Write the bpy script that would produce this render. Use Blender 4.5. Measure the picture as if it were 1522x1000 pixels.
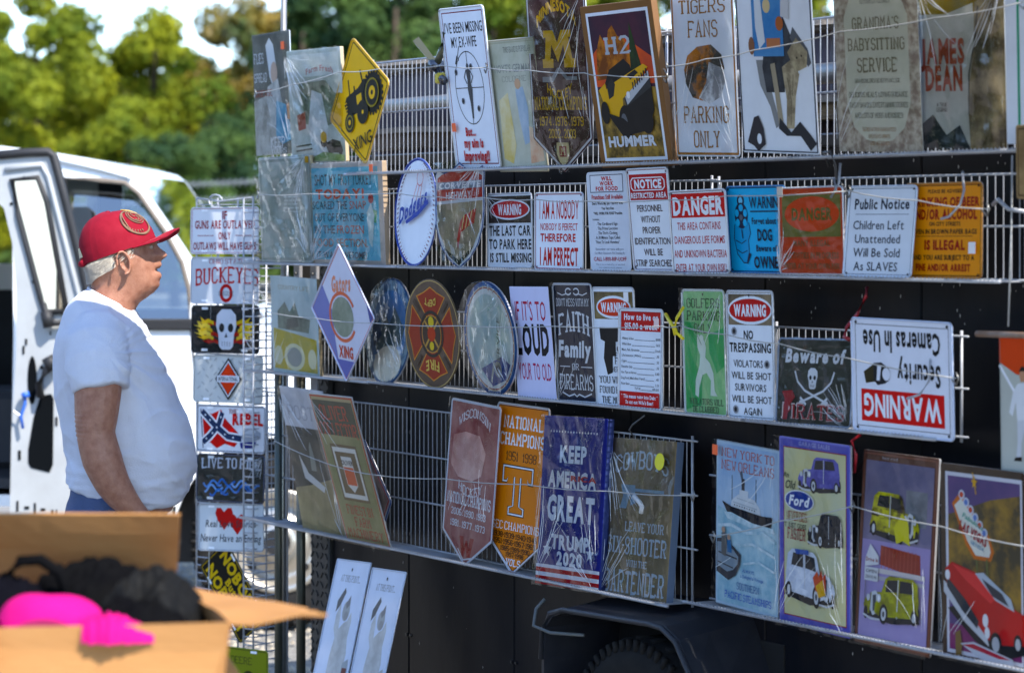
import bpy, math, random
import numpy as np
from mathutils import Vector, Matrix, noise
from mathutils.geometry import tessellate_polygon
random.seed(7)
for o in list(bpy.data.objects): bpy.data.objects.remove(o)
SC = bpy.context.scene
COL = SC.collection
# ---------------------------------------------------------------- camera
cd = bpy.data.cameras.new('camera'); cam = bpy.data.objects.new('camera', cd); COL.objects.link(cam)
cam.location = (0, 0, 1.65); cam.rotation_euler = (math.pi/2, 0, 0)
cd.sensor_width = 36; cd.lens = 4262/1522*36; cd.shift_y = -160/1522
cd.clip_start = .1; cd.clip_end = 3000
cd.dof.use_dof = True; cd.dof.focus_distance = 7.4; cd.dof.aperture_fstop = 4.5
SC.camera = cam
# ---------------------------------------------------------------- light
SUN_EL, SUN_AZ = math.radians(50), math.radians(142)      # azimuth clockwise from +Y
w = bpy.data.worlds.new('World'); SC.world = w; w.use_nodes = True
nt = w.node_tree; sky = nt.nodes.new('ShaderNodeTexSky'); sky.sky_type = 'NISHITA'; sky.sun_disc = False
sky.sun_elevation = SUN_EL; sky.sun_rotation = SUN_AZ; sky.air_density = .8; sky.dust_density = .2; sky.ozone_density = 1.05; sky.altitude = 1200
nt.links.new(sky.outputs[0], nt.nodes['Background'].inputs[0]); nt.nodes['Background'].inputs[1].default_value = .15
sl = bpy.data.lights.new('sun', 'SUN'); sl.energy = 2.5; sl.angle = math.radians(.55); sl.color = (1, .94, .86)
so = bpy.data.objects.new('sun', sl); COL.objects.link(so)
sd = Vector((math.sin(SUN_AZ)*math.cos(SUN_EL), math.cos(SUN_AZ)*math.cos(SUN_EL), math.sin(SUN_EL)))
so.rotation_euler = sd.to_track_quat('Z', 'Y').to_euler(); so.location = sd*20
vs = SC.view_settings; vs.view_transform = 'Standard'; vs.look = 'None'; vs.exposure = 1.96; vs.gamma = 1; vs.use_curve_mapping = False

# ---------------------------------------------------------------- helpers
def lin(h):
    if isinstance(h, (tuple, list)): return tuple(h)
    r = []
    for i in (0, 2, 4):
        c = int(h[i:i+2], 16)/255
        r.append(c/12.92 if c <= .04045 else ((c+.055)/1.055)**2.4)
    return tuple(r)
MATS = {}
def mat(name, c, rough=.5, metal=0., c2=None, scale=8., bump=0., bscale=60., coat=0., stretch=(1, 1, 1), sss=0., spec=.5, mid=.5, wid=.25, trans=0.):
    if name in MATS: return MATS[name]
    m = bpy.data.materials.new(name); m.use_nodes = True; MATS[name] = m
    n = m.node_tree.nodes; L = m.node_tree.links; b = n['Principled BSDF']
    c = lin(c); b.inputs['Base Color'].default_value = (*c, 1); b.inputs['Roughness'].default_value = rough
    b.inputs['Metallic'].default_value = metal; b.inputs['Coat Weight'].default_value = coat; b.inputs['Specular IOR Level'].default_value = spec
    if sss: b.inputs['Subsurface Weight'].default_value = sss; b.inputs['Subsurface Radius'].default_value = (.012, .004, .002); b.inputs['Subsurface Scale'].default_value = 1
    if c2 is not None or bump:
        tc = n.new('ShaderNodeTexCoord'); mp = n.new('ShaderNodeMapping'); mp.inputs['Scale'].default_value = stretch
        L.new(tc.outputs['Object'], mp.inputs['Vector'])
    if c2 is not None:
        nz = n.new('ShaderNodeTexNoise'); nz.inputs['Scale'].default_value = scale; nz.inputs['Detail'].default_value = 6; nz.inputs['Roughness'].default_value = .62
        L.new(mp.outputs[0], nz.inputs['Vector'])
        r = n.new('ShaderNodeMapRange'); r.inputs[1].default_value = mid-wid; r.inputs[2].default_value = mid+wid
        L.new(nz.outputs['Fac'], r.inputs[0])
        mx = n.new('ShaderNodeMix'); mx.data_type = 'RGBA'; mx.inputs['A'].default_value = (*c, 1); mx.inputs['B'].default_value = (*lin(c2), 1)
        L.new(r.outputs[0], mx.inputs['Factor']); L.new(mx.outputs['Result'], b.inputs['Base Color'])
        rr = n.new('ShaderNodeMapRange'); rr.inputs[3].default_value = rough*.8; rr.inputs[4].default_value = min(1, rough*1.25)
        L.new(nz.outputs['Fac'], rr.inputs[0]); L.new(rr.outputs[0], b.inputs['Roughness'])
    if bump:
        bz = n.new('ShaderNodeTexNoise'); bz.inputs['Scale'].default_value = bscale; bz.inputs['Detail'].default_value = 5
        L.new(mp.outputs[0], bz.inputs['Vector'])
        bp = n.new('ShaderNodeBump'); bp.inputs['Strength'].default_value = 1; bp.inputs['Distance'].default_value = bump
        L.new(bz.outputs['Fac'], bp.inputs['Height']); L.new(bp.outputs[0], b.inputs['Normal'])
    if trans:
        tr = n.new('ShaderNodeBsdfTranslucent'); ms = n.new('ShaderNodeMixShader'); ms.inputs[0].default_value = trans
        if c2 is not None: L.new(mx.outputs['Result'], tr.inputs[0])
        else: tr.inputs[0].default_value = (*c, 1)
        L.new(b.outputs[0], ms.inputs[1]); L.new(tr.outputs[0], ms.inputs[2]); L.new(ms.outputs[0], n['Material Output'].inputs[0])
    return m
def clear_mat(name, tint, refl=.25, rough=.05, bump=0., bscale=20., stretch=(1, 1, 1)):
    if name in MATS: return MATS[name]
    m = bpy.data.materials.new(name); m.use_nodes = True; MATS[name] = m
    n = m.node_tree.nodes; L = m.node_tree.links; n.remove(n['Principled BSDF'])
    t = n.new('ShaderNodeBsdfTransparent'); t.inputs[0].default_value = (*tint, 1)
    g = n.new('ShaderNodeBsdfGlossy'); g.inputs['Roughness'].default_value = rough; g.inputs[0].default_value = (1, 1, 1, 1)
    lw = n.new('ShaderNodeFresnel'); lw.inputs[0].default_value = 1.5
    mr = n.new('ShaderNodeMath'); mr.operation = 'MULTIPLY'; mr.inputs[1].default_value = refl; mr.use_clamp = True
    L.new(lw.outputs[0], mr.inputs[0])
    ms = n.new('ShaderNodeMixShader'); L.new(mr.outputs[0], ms.inputs[0]); L.new(t.outputs[0], ms.inputs[1]); L.new(g.outputs[0], ms.inputs[2])
    L.new(ms.outputs[0], n['Material Output'].inputs[0])
    if bump:
        tc = n.new('ShaderNodeTexCoord'); mp = n.new('ShaderNodeMapping'); mp.inputs['Scale'].default_value = stretch; L.new(tc.outputs['Object'], mp.inputs['Vector'])
        bz = n.new('ShaderNodeTexNoise'); bz.inputs['Scale'].default_value = bscale; bz.inputs['Detail'].default_value = 4; bz.inputs['Distortion'].default_value = 1.2
        L.new(mp.outputs[0], bz.inputs['Vector'])
        bp = n.new('ShaderNodeBump'); bp.inputs['Distance'].default_value = bump; L.new(bz.outputs['Fac'], bp.inputs['Height'])
        L.new(bp.outputs[0], g.inputs['Normal']); L.new(bp.outputs[0], lw.inputs['Normal'])
    return m
class MB:
    def __init__(s): s.v = []; s.f = []; s.m = []
    def add(s, vs, fs, mi=0):
        k = len(s.v); s.v += [tuple(v) for v in vs]
        for f in fs: s.f.append(tuple(i+k for i in f)); s.m.append(mi)
    def box(s, x0, x1, y0, y1, z0, z1, mi=0, M=None):
        vs = [Vector((x, y, z)) for x in (x0, x1) for y in (y0, y1) for z in (z0, z1)]
        if M: vs = [M @ v for v in vs]
        s.add(vs, [(0, 1, 3, 2), (4, 6, 7, 5), (0, 4, 5, 1), (2, 3, 7, 6), (0, 2, 6, 4), (1, 5, 7, 3)], mi)
    def bbox(s, x0, x1, y0, y1, z0, z1, b=.004, mi=0, M=None):     # chamfered box
        x0, x1 = min(x0, x1), max(x0, x1)
        c = Vector(((x0+x1)/2, (y0+y1)/2, (z0+z1)/2)); h = Vector(((x1-x0)/2, (y1-y0)/2, (z1-z0)/2)); bm = min(b, h.x*.9, h.y*.9, h.z*.9)
        vs = []; idx = {}
        for sx in (-1, 1):
            for sy in (-1, 1):
                for sz in (-1, 1):
                    for a in range(3):
                        p = [h.x-bm, h.y-bm, h.z-bm]; p[a] += bm
                        idx[(sx, sy, sz, a)] = len(vs); vs.append(c+Vector((sx*p[0], sy*p[1], sz*p[2])))
        fs = []
        for a in range(3):
            for sg_ in (-1, 1):
                o = [k for k in range(3) if k != a]; q = []
                for t, u in ((-1, -1), (1, -1), (1, 1), (-1, 1)):
                    k = [0, 0, 0]; k[a] = sg_; k[o[0]] = t; k[o[1]] = u; q.append(idx[(*k, a)])
                fs.append(tuple(q))
        for a in range(3):
            o = [k for k in range(3) if k != a]
            for t in (-1, 1):
                for u in (-1, 1):
                    k0 = [0, 0, 0]; k0[a] = -1; k0[o[0]] = t; k0[o[1]] = u; k1 = list(k0); k1[a] = 1
                    fs.append((idx[(*k0, o[0])], idx[(*k1, o[0])], idx[(*k1, o[1])], idx[(*k0, o[1])]))
        for sx in (-1, 1):
            for sy in (-1, 1):
                for sz in (-1, 1): fs.append(tuple(idx[(sx, sy, sz, a)] for a in range(3)))
        if M: vs = [M @ v for v in vs]
        s.add(vs, fs, mi)
    def tube(s, pts, r, n=6, mi=0, closed=False, caps=True):
        pts = [Vector(p) for p in pts]; N = len(pts); rs = r if isinstance(r, (list, tuple)) else [r]*N
        k = len(s.v); up = Vector((.03, .05, 1)).normalized()
        for i, p in enumerate(pts):
            a = pts[(i-1) % N] if (i or closed) else p; b = pts[(i+1) % N] if (i < N-1 or closed) else p
            t = (b-a).normalized(); u = up if abs(t.dot(up)) < .93 else Vector((1, .1, 0))
            x = t.cross(u).normalized(); y = t.cross(x)
            for j in range(n):
                an = 2*math.pi*j/n; s.v.append(tuple(p+rs[i]*(math.cos(an)*x+math.sin(an)*y)))
        for i in range(N if closed else N-1):
            for j in range(n):
                a = k+i*n+j; b = k+i*n+(j+1) % n; i2 = (i+1) % N
                s.f.append((a, b, k+i2*n+(j+1) % n, k+i2*n+j)); s.m.append(mi)
        if caps and not closed:
            s.f.append(tuple(k+j for j in range(n))[::-1]); s.m.append(mi); s.f.append(tuple(k+(N-1)*n+j for j in range(n))); s.m.append(mi)
    def rings(s, rings, mi=0, cap=True, close=True):
        k = len(s.v); n = len(rings[0])
        for r in rings: s.v += [tuple(p) for p in r]
        for i in range(len(rings)-1):
            for j in range(n if close else n-1):
                s.f.append((k+i*n+j, k+i*n+(j+1) % n, k+(i+1)*n+(j+1) % n, k+(i+1)*n+j)); s.m.append(mi)
        if cap:
            s.f.append(tuple(k+j for j in range(n))[::-1]); s.m.append(mi)
            e = k+(len(rings)-1)*n; s.f.append(tuple(e+j for j in range(n))); s.m.append(mi)
    def prism(s, poly, y0, y1, mi=0, hole=None):       # outline in x,z extruded along y
        n = len(poly); vs = [(x, y0, z) for x, z in poly]+[(x, y1, z) for x, z in poly]
        fs = [(i, (i+1) % n, n+(i+1) % n, n+i) for i in range(n)]
        if hole is None: fs += [tuple(range(n)), tuple(range(2*n-1, n-1, -1))]
        s.add(vs, fs, mi)
        if hole is not None:
            h = len(hole); tri = tessellate_polygon([[Vector((x, z, 0)) for x, z in poly], [Vector((x, z, 0)) for x, z in hole]])
            for y in (y0, y1): s.add([(x, y, z) for x, z in list(poly)+list(hole)], [tuple(t) for t in tri], mi)
            s.add([(x, y0, z) for x, z in hole]+[(x, y1, z) for x, z in hole], [(i, (i+1) % h, h+(i+1) % h, h+i) for i in range(h)], mi)
    def build(s, name, mats, parent=None, smooth=False):
        me = bpy.data.meshes.new(name); me.from_pydata(s.v, [], s.f)
        if not isinstance(mats, (list, tuple)): mats = [mats]
        for m in mats: me.materials.append(m)
        if len(mats) > 1: me.polygons.foreach_set('material_index', s.m)
        if smooth: me.polygons.foreach_set('use_smooth', [True]*len(me.polygons))
        me.update(); o = bpy.data.objects.new(name, me); COL.objects.link(o)
        if parent: o.parent = parent
        return o
def tag(o, label=None, cat=None, group=None, kind=None):
    if label: o['label'] = label
    if cat: o['category'] = cat
    if group: o['group'] = group
    if kind: o['kind'] = kind
    return o
def empty(name, loc=(0, 0, 0), rot=(0, 0, 0), label=None, cat=None, group=None):
    o = bpy.data.objects.new(name, None); COL.objects.link(o); o.empty_display_size = .1
    o.location = loc; o.rotation_euler = rot; return tag(o, label, cat, group)
def dupe(src, name, parent, loc=None):
    o = bpy.data.objects.new(name, src.data); COL.objects.link(o); o.parent = parent
    if loc is not None: o.location = loc
    return o
def remesh(o, vox, it=3, fac=.5):
    m = o.modifiers.new('r', 'REMESH'); m.mode = 'VOXEL'; m.voxel_size = vox; m.use_smooth_shade = True
    s = o.modifiers.new('s', 'SMOOTH'); s.iterations = it; s.factor = fac
    dg = bpy.context.evaluated_depsgraph_get(); dg.update(); me = bpy.data.meshes.new_from_object(o.evaluated_get(dg))
    o.modifiers.clear(); o.data = me; me.polygons.foreach_set('use_smooth', [True]*len(me.polygons)); return o
WA = -math.pi/3
def WP(u, w, z):                                        # along the trailer side, out from it, height
    return Vector((-.2115+.5*u-.8660254*w, 8.12-.8660254*u-.5*w, z))
POSE = {  # along the wall, off the wall, height, width, height of face, roll, lean, yaw (metres, radians)
    'flies': (-1.0064, 0.03, 1.8816, 0.2726, 0.3811, -0.0082, 0.0381, 0.0),
    'fountain': (-0.6668, 0.04, 1.8515, 0.3678, 0.3418, 0.0132, 0.0673, 0.0),
    'tractor': (-0.3208, 0.06, 1.8327, 0.3966, 0.3966, -0.2483, -0.0124, 0.0065),
    'exwife': (0.3144, 0.04, 1.8143, 0.2489, 0.4424, 0.0155, 0.1398, 0.0),
    'hoyt': (0.5446, 0.03, 1.8021, 0.2558, 0.3546, 0.0109, 0.1403, 0.0),
    'minnesota': (0.776, 0.045, 1.7947, 0.2966, 0.4607, 0.0352, 0.0868, 0.0),
    'hummer': (1.1115, 0.03, 1.8049, 0.3315, 0.4107, 0.003, 0.1636, 0.0),
    'tigers': (1.4171, 0.03, 1.8227, 0.2697, 0.4184, 0.0272, 0.0712, 0.0),
    'carrier': (1.7174, 0.03, 1.8232, 0.3007, 0.4158, 0.0445, 0.0992, 0.0),
    'grandma': (2.1072, 0.04, 1.8179, 0.2981, 0.3801, 0.0325, 0.0772, 0.0),
    'dean': (2.3816, 0.03, 1.8188, 0.2801, 0.3545, 0.0376, 0.0604, 0.0),
    'greenline': (2.619, 0.045, 1.821, 0.1605, 0.334, 0.0351, 0.0506, 0.0),
    'plaque': (2.6948, 0.07, 1.708, 0.1762, 0.1498, 0.0303, 0.0414, 0.0),
    'blank': (-0.8723, 0.045, 1.5451, 0.3649, 0.3283, -0.0013, 0.0431, 0.0),
    'shot': (-0.4663, 0.04, 1.5453, 0.4843, 0.3023, 0.0017, 0.0435, 0.0),
    'dodgers': (-0.0354, 0.05, 1.5426, 0.3089, 0.3089, -0.0825, -0.0437, -0.092),
    'corvette': (0.2375, 0.06, 1.5399, 0.2805, 0.2934, -0.0204, -0.0173, 0.0),
    'lastcar': (0.4683, 0.03, 1.5443, 0.2405, 0.2014, -0.0067, 0.0139, 0.0),
    'nobody': (0.7212, 0.03, 1.5412, 0.2473, 0.2035, 0.0044, 0.0011, 0.0),
    'food': (0.978, 0.03, 1.5435, 0.1947, 0.2515, -0.0077, 0.0559, 0.0),
    'notice': (1.2076, 0.045, 1.5457, 0.1909, 0.2551, -0.0087, 0.0972, 0.0),
    'danger': (1.4266, 0.055, 1.5429, 0.2445, 0.2007, -0.0142, 0.0614, 0.0),
    'dog': (1.6425, 0.035, 1.5457, 0.2427, 0.205, -0.0007, 0.072, 0.0),
    'danger2': (1.8677, 0.05, 1.5459, 0.2483, 0.1991, -0.0087, 0.0192, 0.0),
    'public': (2.1252, 0.065, 1.5438, 0.2436, 0.201, 0.0027, -0.092, 0.0),
    'beer': (2.3229, 0.04, 1.5443, 0.2606, 0.2036, -0.0045, -0.0162, 0.0),
    'farm': (-0.8434, 0.03, 1.2013, 0.3281, 0.3002, 0.0223, 0.0503, 0.0),
    'florida': (-0.4082, 0.08, 1.1985, 0.4129, 0.4129, 0.0583, 0.096, -0.0),
    'bluedisc': (-0.248, 0.03, 1.1973, 0.3105, 0.3105, -0.1007, -0.0875, -0.0451),
    'fire': (0.0787, 0.05, 1.2022, 0.3081, 0.3081, 0.0126, 0.0592, 0.0267),
    'olddisc': (0.4088, 0.045, 1.2003, 0.3101, 0.3101, 0.0485, 0.1032, -0.0485),
    'loud': (0.6277, 0.04, 1.1961, 0.2016, 0.3027, -0.0147, 0.0836, 0.0),
    'faith': (0.8163, 0.03, 1.2022, 0.1941, 0.3078, -0.0132, 0.0532, 0.0),
    'found': (1.0103, 0.03, 1.203, 0.1998, 0.3006, -0.0143, 0.0429, 0.0),
    'howto': (1.1537, 0.055, 1.2024, 0.2038, 0.2504, -0.0047, -0.0141, 0.0),
    'golfers': (1.4097, 0.03, 1.2018, 0.1823, 0.303, -0.0105, 0.0276, 0.0),
    'trespass': (1.6172, 0.04, 1.2052, 0.1924, 0.3011, -0.0133, 0.0193, 0.0),
    'pirates': (1.8693, 0.05, 1.2049, 0.2876, 0.1976, -0.0202, -0.0623, 0.0),
    'security': (2.2254, 0.07, 1.2052, 0.3517, 0.2502, 0.0073, 0.0331, 0.0),
    'rightart': (2.6143, 0.05, 1.1528, 0.1763, 0.2854, 0.0015, 0.0198, 0.0),
    'post': (-0.653, 0.03, 0.7236, 0.2983, 0.4548, 0.0104, 0.1869, 0.0),
    'oliver': (-0.3212, 0.05, 0.7278, 0.2824, 0.4599, -0.0032, 0.2832, 0.0),
    'behind': (-0.3619, 0.005, 0.7054, 0.264, 0.3432, 0.0954, 0.1749, 0.0),
    'wisconsin': (0.2505, 0.05, 0.7224, 0.2797, 0.4533, 0.0451, -0.0569, 0.0),
    'tennessee': (0.4868, 0.035, 0.7239, 0.2788, 0.4555, 0.015, -0.0714, 0.0),
    'keep': (0.8103, 0.05, 0.7256, 0.3136, 0.4384, -0.0272, -0.0767, 0.0),
    'cowboy': (1.0968, 0.03, 0.726, 0.3, 0.3978, -0.0257, -0.0986, 0.0),
    'newyork': (1.593, 0.04, 0.7554, 0.2582, 0.3912, 0.0417, 0.0197, 0.0),
    'ford': (1.8795, 0.05, 0.7459, 0.2691, 0.4281, 0.0212, 0.0183, 0.0),
    'drivein': (2.1468, 0.04, 0.7359, 0.2674, 0.4245, 0.0113, -0.054, 0.0),
    'vegas': (2.4736, 0.05, 0.7453, 0.2716, 0.4105, 0.0074, 0.0217, 0.0),
    'milka': (-0.3917, 0.22, 0.0144, 0.2167, 0.6799, -0.0425, -0.2562, 0.0),
    'milkb': (-0.1246, 0.24, 0.0312, 0.2059, 0.6647, -0.0388, -0.2549, 0.0),
    'p1': (-1.3483, 0.05, 1.5684, 0.3026, 0.1513, -0.0062, -0.0242, 0.3815),
    'p2': (-1.3456, 0.05, 1.4076, 0.3005, 0.1503, -0.006, -0.0248, 0.3987),
    'p3': (-1.343, 0.05, 1.248, 0.3088, 0.1544, -0.0101, -0.0257, 0.3602),
    'p4': (-1.3219, 0.05, 1.0905, 0.3041, 0.152, -0.0124, -0.0291, 0.393),
    'p5': (-1.301, 0.05, 0.9304, 0.3054, 0.1527, -0.0133, -0.0289, 0.3756),
    'p6': (-1.305, 0.05, 0.7711, 0.305, 0.1525, -0.0166, -0.0529, 0.362),
    'p7': (-1.2974, 0.05, 0.6138, 0.3064, 0.1532, -0.0551, -0.0492, 0.327),
    'p8': (-1.3606, 0.06, 0.4354, 0.3012, 0.1506, 0.9028, -0.0215, 0.376),
    'p9': (-1.115, 0.07, 0.1729, 0.2471, 0.1235, -0.0968, -0.0401, 0.2),
}
CORDS = {
    'c1': [(-0.974, 0.115, 2.07), (-0.728, 0.115, 2.084), (-0.382, 0.115, 2.109), (-0.134, 0.115, 2.105), (0.243, 0.115, 2.096), (0.482, 0.115, 2.079)],
    'c2': [(0.482, 0.115, 2.079), (0.71, 0.115, 2.061), (0.987, 0.115, 2.041), (1.087, 0.115, 2.031), (1.362, 0.115, 2.015)],
    'c3': [(1.362, 0.115, 2.039), (1.535, 0.115, 2.048), (1.728, 0.115, 2.058), (2.062, 0.115, 2.081), (2.391, 0.115, 2.09), (2.674, 0.115, 2.104)],
    'c4': [(-0.944, 0.12, 1.756), (-0.578, 0.12, 1.754), (-0.009, 0.12, 1.75), (0.221, 0.12, 1.737), (0.484, 0.12, 1.732), (0.766, 0.12, 1.725), (1.005, 0.12, 1.719), (1.37, 0.12, 1.719), (1.627, 0.12, 1.726), (2.098, 0.12, 1.732)],
    'c5': [(2.098, 0.12, 1.732), (2.341, 0.12, 1.709), (2.565, 0.12, 1.69)],
    'c6': [(-0.842, 0.14, 1.397), (-0.492, 0.14, 1.385), (-0.11, 0.14, 1.382), (0.39, 0.14, 1.389), (0.868, 0.14, 1.402), (1.386, 0.14, 1.417), (1.459, 0.14, 1.421)],
    'c7': [(1.459, 0.14, 1.421), (1.656, 0.14, 1.406), (1.87, 0.14, 1.392), (2.12, 0.14, 1.37), (2.491, 0.14, 1.343)],
    'c8': [(-0.759, 0.15, 1.007), (-0.382, 0.15, 0.962), (-0.083, 0.15, 0.953), (0.314, 0.15, 0.973), (0.749, 0.15, 0.991), (1.159, 0.15, 1.006), (1.531, 0.15, 1.026)],
    'c9': [(1.571, 0.12, 0.932), (1.841, 0.12, 0.992), (2.111, 0.12, 1.048)],
    'c10': [(2.111, 0.12, 1.048), (2.419, 0.12, 1.031), (2.697, 0.12, 1.015)],
}
# ---------------------------------------------------------------- ground
g = MB(); N = 60
xs = [-400, -150, -60, -25]+[x*1. for x in range(-14, 15, 1)]+[25, 60, 150, 400]; ys = [-60, -20]+[y*1. for y in range(-4, 26, 1)]+[35, 60, 120, 300, 900]
V = [(x, y, .012*noise.noise(Vector((x*.7, y*.7, 0)))-.012) for y in ys for x in xs]; nx = len(xs)
g.add(V, [(j*nx+i, j*nx+i+1, (j+1)*nx+i+1, (j+1)*nx+i) for j in range(len(ys)-1) for i in range(nx-1)])
GR = mat('gravel', '8e8a82', .95, c2='66625c', scale=14, bump=.02, bscale=45)
tag(g.build('ground', GR, smooth=True), kind='structure')
# scattered gravel stones near the stall (many, uncountable)
g = MB()
for i in range(5200):
    x = random.uniform(-2.6, .2); y = random.uniform(9.2, 19); r = random.uniform(.006, .022)
    M = Matrix.Translation((x, y, r*.2)) @ Matrix.Rotation(random.random()*6, 4, 'Z')
    k = [Vector((math.cos(a)*r*random.uniform(.7, 1.2), math.sin(a)*r*random.uniform(.7, 1.2), 0)) for a in (0, 1.3, 2.5, 3.8, 5.1)]
    g.add([M @ p for p in k]+[M @ Vector((r*.1, 0, r*.8))], [(j, (j+1) % 5, 5) for j in range(5)])
tag(g.build('loose_gravel', mat('gravel_stone', 'b9ad98', .9, c2='6f6658', scale=9)), 'small pale gravel stones strewn over the lot behind the racks', 'gravel', kind='stuff')

# ---------------------------------------------------------------- trees
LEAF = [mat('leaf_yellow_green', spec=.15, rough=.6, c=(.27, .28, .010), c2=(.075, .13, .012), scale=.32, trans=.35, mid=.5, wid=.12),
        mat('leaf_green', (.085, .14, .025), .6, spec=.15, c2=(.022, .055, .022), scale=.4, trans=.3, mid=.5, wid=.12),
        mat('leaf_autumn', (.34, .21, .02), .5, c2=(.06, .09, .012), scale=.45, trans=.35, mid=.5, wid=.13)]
BARK = mat('bark', '4a3c2e', .9, c2='2c241c', scale=6, bump=.03, bscale=12)
def crown(seed, n, h, rx):
    rs = random.Random(seed); lobes = []
    for i in range(26):
        t = rs.random(); a = rs.random()*6.28; rr = rx*(1-.75*abs(t-.35))*rs.uniform(.2, .85)
        lobes.append((Vector((math.cos(a)*rr, math.sin(a)*rr, h*(.22+.72*t))), rx*rs.uniform(.22, .42)*(1.05-.5*t)))
    lobes.append((Vector((0, 0, h*.95)), rx*.2))
    b = MB()
    for i in range(n):
        c, r = rs.choice(lobes); v = Vector((rs.gauss(0, 1), rs.gauss(0, 1), rs.gauss(0, 1))).normalized()*r*rs.uniform(.55, 1.08)
        v.z *= .85; p = c+v; s = rs.uniform(.07, .16)*(h/9)
        nn = (v.normalized()+Vector((rs.gauss(0, .5), rs.gauss(0, .5), rs.gauss(0, .5)+.3))).normalized()
        x = nn.cross(Vector((.1, .2, 1))).normalized(); y = nn.cross(x); a = rs.random()*6; x, y = x*math.cos(a)+y*math.sin(a), y*math.cos(a)-x*math.sin(a)
        b.add([p-x*s, p-y*s*.6, p+x*s, p+y*s*.6], [(0, 1, 2, 3)])
    return b
CR = [crown(k, 12500, 9, 3.1+.3*k) for k in range(4)]
CM = {}
def trunk_mb(h, seed):
    rs = random.Random(seed); b = MB()
    b.tube([(0, 0, -.1), (.05, 0, h*.2), (.1, .05, h*.5), (.05, .1, h*.85)], [.26, .2, .13, .05], 8)
    for i in range(9):
        z = h*rs.uniform(.18, .7); a = rs.random()*6.28; l = rs.uniform(1, 2.1)
        b.tube([(.06, .03, z), (math.cos(a)*l*.5, math.sin(a)*l*.5, z+l*.45), (math.cos(a)*l, math.sin(a)*l, z+l*.8)], [.08, .05, .02], 6)
    return b
TR = [trunk_mb(9, 50+k) for k in range(2)]
TM = {}
def tree(x, y, sc, k, lm, label, wide=1.):
    t = empty('broadleaf_tree', (x, y, 0), (0, 0, k*1.7+x), label, 'tree', 'trees along the far edge of the lot'); t.scale = (sc*wide, sc*wide, sc)
    key = (k, lm)
    if key not in CM:
        CM[key] = CR[k].build('crown', LEAF[lm], t)
    else: dupe(CM[key], 'crown', t)
    if k % 2 not in TM: TM[k % 2] = TR[k % 2].build('trunk', BARK, t, True)
    else: dupe(TM[k % 2], 'trunk', t)
def tx(px, Y): return (px-761)/4262*Y
# column px, distance, height scale (9 m = 1), crown, leaf, label
T = [(52, 74, .88, 0, 0, 'tall yellow green tree at the left edge of the picture, pointed top highest there', 1.0),
     (-25, 70, .70, 1, 0, 'bushy yellow green tree cut by the left edge above the van', 1.1),
     (140, 78, .68, 2, 0, 'lower yellow green tree in the dip between the pointed tree and the middle trees', 1.1),
     (232, 73, .80, 3, 0, 'rounded yellow green tree above the windshield of the white van', 1.0),
     (190, 66, .52, 1, 0, 'short bright green tree right above the roof of the white van', 1.2),
     (300, 80, .72, 0, 1, 'dark green tree in the gap left of the autumn coloured tree', 1.0),
     (372, 76, .86, 2, 2, 'orange tinged tree behind the thin metal pole and cowboy poster', .9),
     (330, 64, .46, 3, 1, 'low dark green tree behind the barbed wire left of the sign racks', 1.3),
     (260, 60, .40, 2, 1, 'low shaded bush like tree just above the hood of the white van', 1.3),
     (455, 72, .86, 1, 1, 'dark green tree rising behind the fountain poster', 1.0),
     (520, 78, .98, 3, 1, 'dark green tree directly behind the yellow tractor sign', 1.0),
     (590, 70, .92, 0, 1, 'broad dark green tree over the timber load of the trailer', 1.05),
     (655, 76, 1.08, 2, 1, 'tall dark tree behind the ex-wife sign', 1.0),
     (735, 72, 1.02, 1, 0, 'lighter green tree between the ex-wife sign and the maroon pennant', 1.0),
     (830, 80, 1.1, 3, 1, 'dark tree hidden mostly behind the maroon pennant', 1.0),
     (975, 74, 1.0, 0, 0, 'bright green tree seen between the yellow truck poster and tiger fans sign', 1.0),
     (1215, 75, 1.05, 2, 0, 'green tree seen in the slit left of the grandmother sign', 1.1),
     (1400, 78, 1.1, 1, 1, 'dark tree hidden behind the posters at the upper right', 1.1)]
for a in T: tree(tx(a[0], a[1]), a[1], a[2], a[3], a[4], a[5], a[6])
b = MB(); rs = random.Random(5)
for i in range(15000):
    x = rs.uniform(-22, 17); y = 92+rs.uniform(-3, 3); hh = 6.4+1.5*noise.noise(Vector((x*.22, 3, 0))); z = rs.uniform(.2, hh); s = rs.uniform(.12, .3)
    v = [Vector((rs.gauss(0, 1), rs.gauss(0, 1)*.7, rs.gauss(0, 1)))*s for q in range(2)]; p = Vector((x, y, z))
    b.add([p-v[0], p-v[1], p+v[0], p+v[1]], [(0, 1, 2, 3)])
for i in range(17000):      # the wood closes the lot on the left and behind
    a = rs.uniform(math.radians(100), math.radians(262)); R0 = 58+rs.uniform(-4, 4); x = math.cos(a)*R0; y = math.sin(a)*R0
    if y > 0 and x > -.19*y-6: continue
    z = rs.uniform(.1, 9.5+2.5*noise.noise(Vector((a*9, 1, 0)))); s = rs.uniform(.35, .85)
    v = [Vector((rs.gauss(0, 1), rs.gauss(0, 1), rs.gauss(0, 1)))*s*.6 for q in range(2)]; p = Vector((x, y, z))
    b.add([p-v[0], p-v[1], p+v[0], p+v[1]], [(0, 1, 2, 3)])
tag(b.build('far_woods', LEAF[1]), 'dark far wood reading as one mass behind the nearer trees', 'wood', kind='stuff')
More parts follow.
